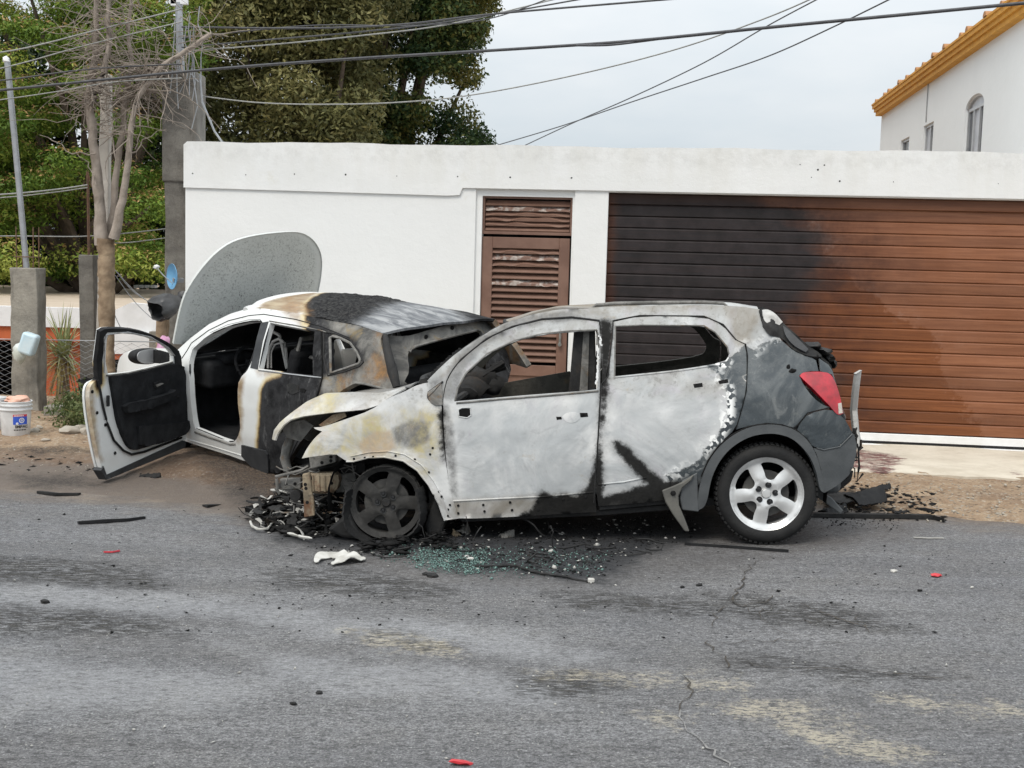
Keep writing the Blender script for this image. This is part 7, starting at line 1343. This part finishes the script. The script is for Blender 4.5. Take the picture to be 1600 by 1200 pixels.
nose = [(385, 812), (400, 790), (440, 768), (520, 772), (545, 800), (540, 838), (470, 842), (420, 832)]
M['ashw'] = simple('pale_ash', (.50, .49, .46), (.30, .29, .27), 14, .9)
scatter('charred_debris', [nose, nose, [(560, 845), (700, 830), (720, 860), (560, 870)]], 1300, .006, .032, M['black'], .28, 1, pile=.10); scatter('ash_debris', [nose], 200, .004, .022, M['ashw'], .25, 2, pile=.12)
def scraps(name, poly, n, s0, s1, mat, seed, pile):
    g = np.random.default_rng(seed); V = []; Fc = []; p = np.array(poly, float); k = 0
    while k < n:
        q = g.uniform(p.min(0), p.max(0))
        if not inside(p, np.array([q[0]]), np.array([q[1]]))[0]: continue
        c = np.array(on(*q)) + np.array([0, 0, .02 + pile * g.random()]); L, W_ = g.uniform(s0, s1), g.uniform(s0, s1) * .4; cv = g.uniform(-.6, .9); R_ = np.array(Matrix.Rotation(g.uniform(0, 6.28), 3, 'Z') @ Matrix.Rotation(g.normal() * .6, 3, 'X') @ Matrix.Rotation(g.normal() * .4, 3, 'Y')); m_ = 6; b = len(V)
        for i in range(m_):
            f = i / (m_ - 1) - .5; wv = W_ * g.uniform(.5, 1.2)
            for sy in (-1, 1):
                for th in (0, .004): V.append(R_ @ np.array([L * f, sy * wv * .5, cv * L * (.25 - f * f) + th]) + c)
        for i in range(m_ - 1):
            a = b + 4 * i
            for u, v in ((0, 2), (2, 3), (3, 1), (1, 0)): Fc.append((a + u, a + v, a + 4 + v, a + 4 + u))
        k += 1
    o = mesh_obj(name, V, Fc, mat, None, None); o['kind'] = 'stuff'; return o
scraps('charred_scraps', nose, 120, .04, .16, M['dsteel'], 71, .08); scraps('pale_scraps', nose, 26, .04, .13, M['ashw'], 72, .09)
def strands(name, poly, n, mat, seed):
    g = np.random.default_rng(seed); m = MB(); p = np.array(poly, float); k = 0
    while k < n:
        q = g.uniform(p.min(0), p.max(0))
        if not inside(p, np.array([q[0]]), np.array([q[1]]))[0]: continue
        c = np.array(on(*q)) + np.array([0, 0, .02]); d = g.normal(size=3) * np.array([1, .6, .25]); P = [c]
        for i in range(5): d = d + g.normal(size=3) * .5 * np.array([1, .7, .5]); d /= np.linalg.norm(d); P.append(P[-1] + d * g.uniform(.02, .06)); P[-1][2] = max(P[-1][2], c[2] - .01)
        m.tube(P, g.uniform(.002, .006), 4); k += 1
    o = m.build(name, mat, None); o['kind'] = 'stuff'
strands('burnt_strands', nose, 70, M['dsteel'], 73); strands('burnt_strands', [(560, 850), (1050, 830), (1060, 855), (900, 890), (600, 875)], 36, M['dsteel'], 74)
under = [(420, 840), (560, 850), (700, 815), (1090, 800), (1110, 835), (1000, 865), (930, 912), (760, 895), (560, 875)]; scatter('charred_crumbs', [under, [(1280, 790), (1420, 800), (1400, 830), (1280, 830)]], 1500, .002, .009, M['black'], .5, 3); scatter('ash_crumbs', [under], 170, .004, .012, M['ashw'], .5, 4)
M['glasscr'] = simple('glass_crumbs', (.05, .115, .10), (.15, .24, .215), 60, .15, Specular_IOR_Level=.8)
scatter('glass_crumbs', [[(640, 872), (655, 858), (700, 850), (760, 858), (770, 880), (745, 898), (690, 896), (650, 890)], [(720, 888), (745, 886), (748, 896), (722, 897)]], 1300, .0025, .006, M['glasscr'], .7, 5); scatter('glass_crumbs', [[(560, 850), (660, 845), (960, 860), (940, 900), (760, 905), (600, 880)]], 900, .003, .006, M['glasscr'], .8, 6)
scatter('road_grit', [[(-60, 860), (1660, 840), (1660, 1210), (-60, 1210)]], 500, .002, .0045, M['ashw'], .7, 7); scatter('dark_grit', [[(-60, 770), (430, 800), (1660, 850), (1660, 1000), (-60, 1000)]], 420, .003, .009, M['black'], .3, 8)
scatter('dirt_grit', [[(-40, 690), (150, 700), (420, 770), (300, 790), (-40, 750)], [(1345, 745), (1640, 750), (1640, 825), (1300, 812)]], 700, .003, .011, M['stone'], .6, 9); scatter('charred_flakes', [[(-20, 700), (150, 715), (240, 745), (420, 770), (400, 800), (200, 760), (-20, 750)], [(1290, 745), (1460, 765), (1480, 815), (1290, 812)]], 420, .006, .026, M['black'], .3, 10)
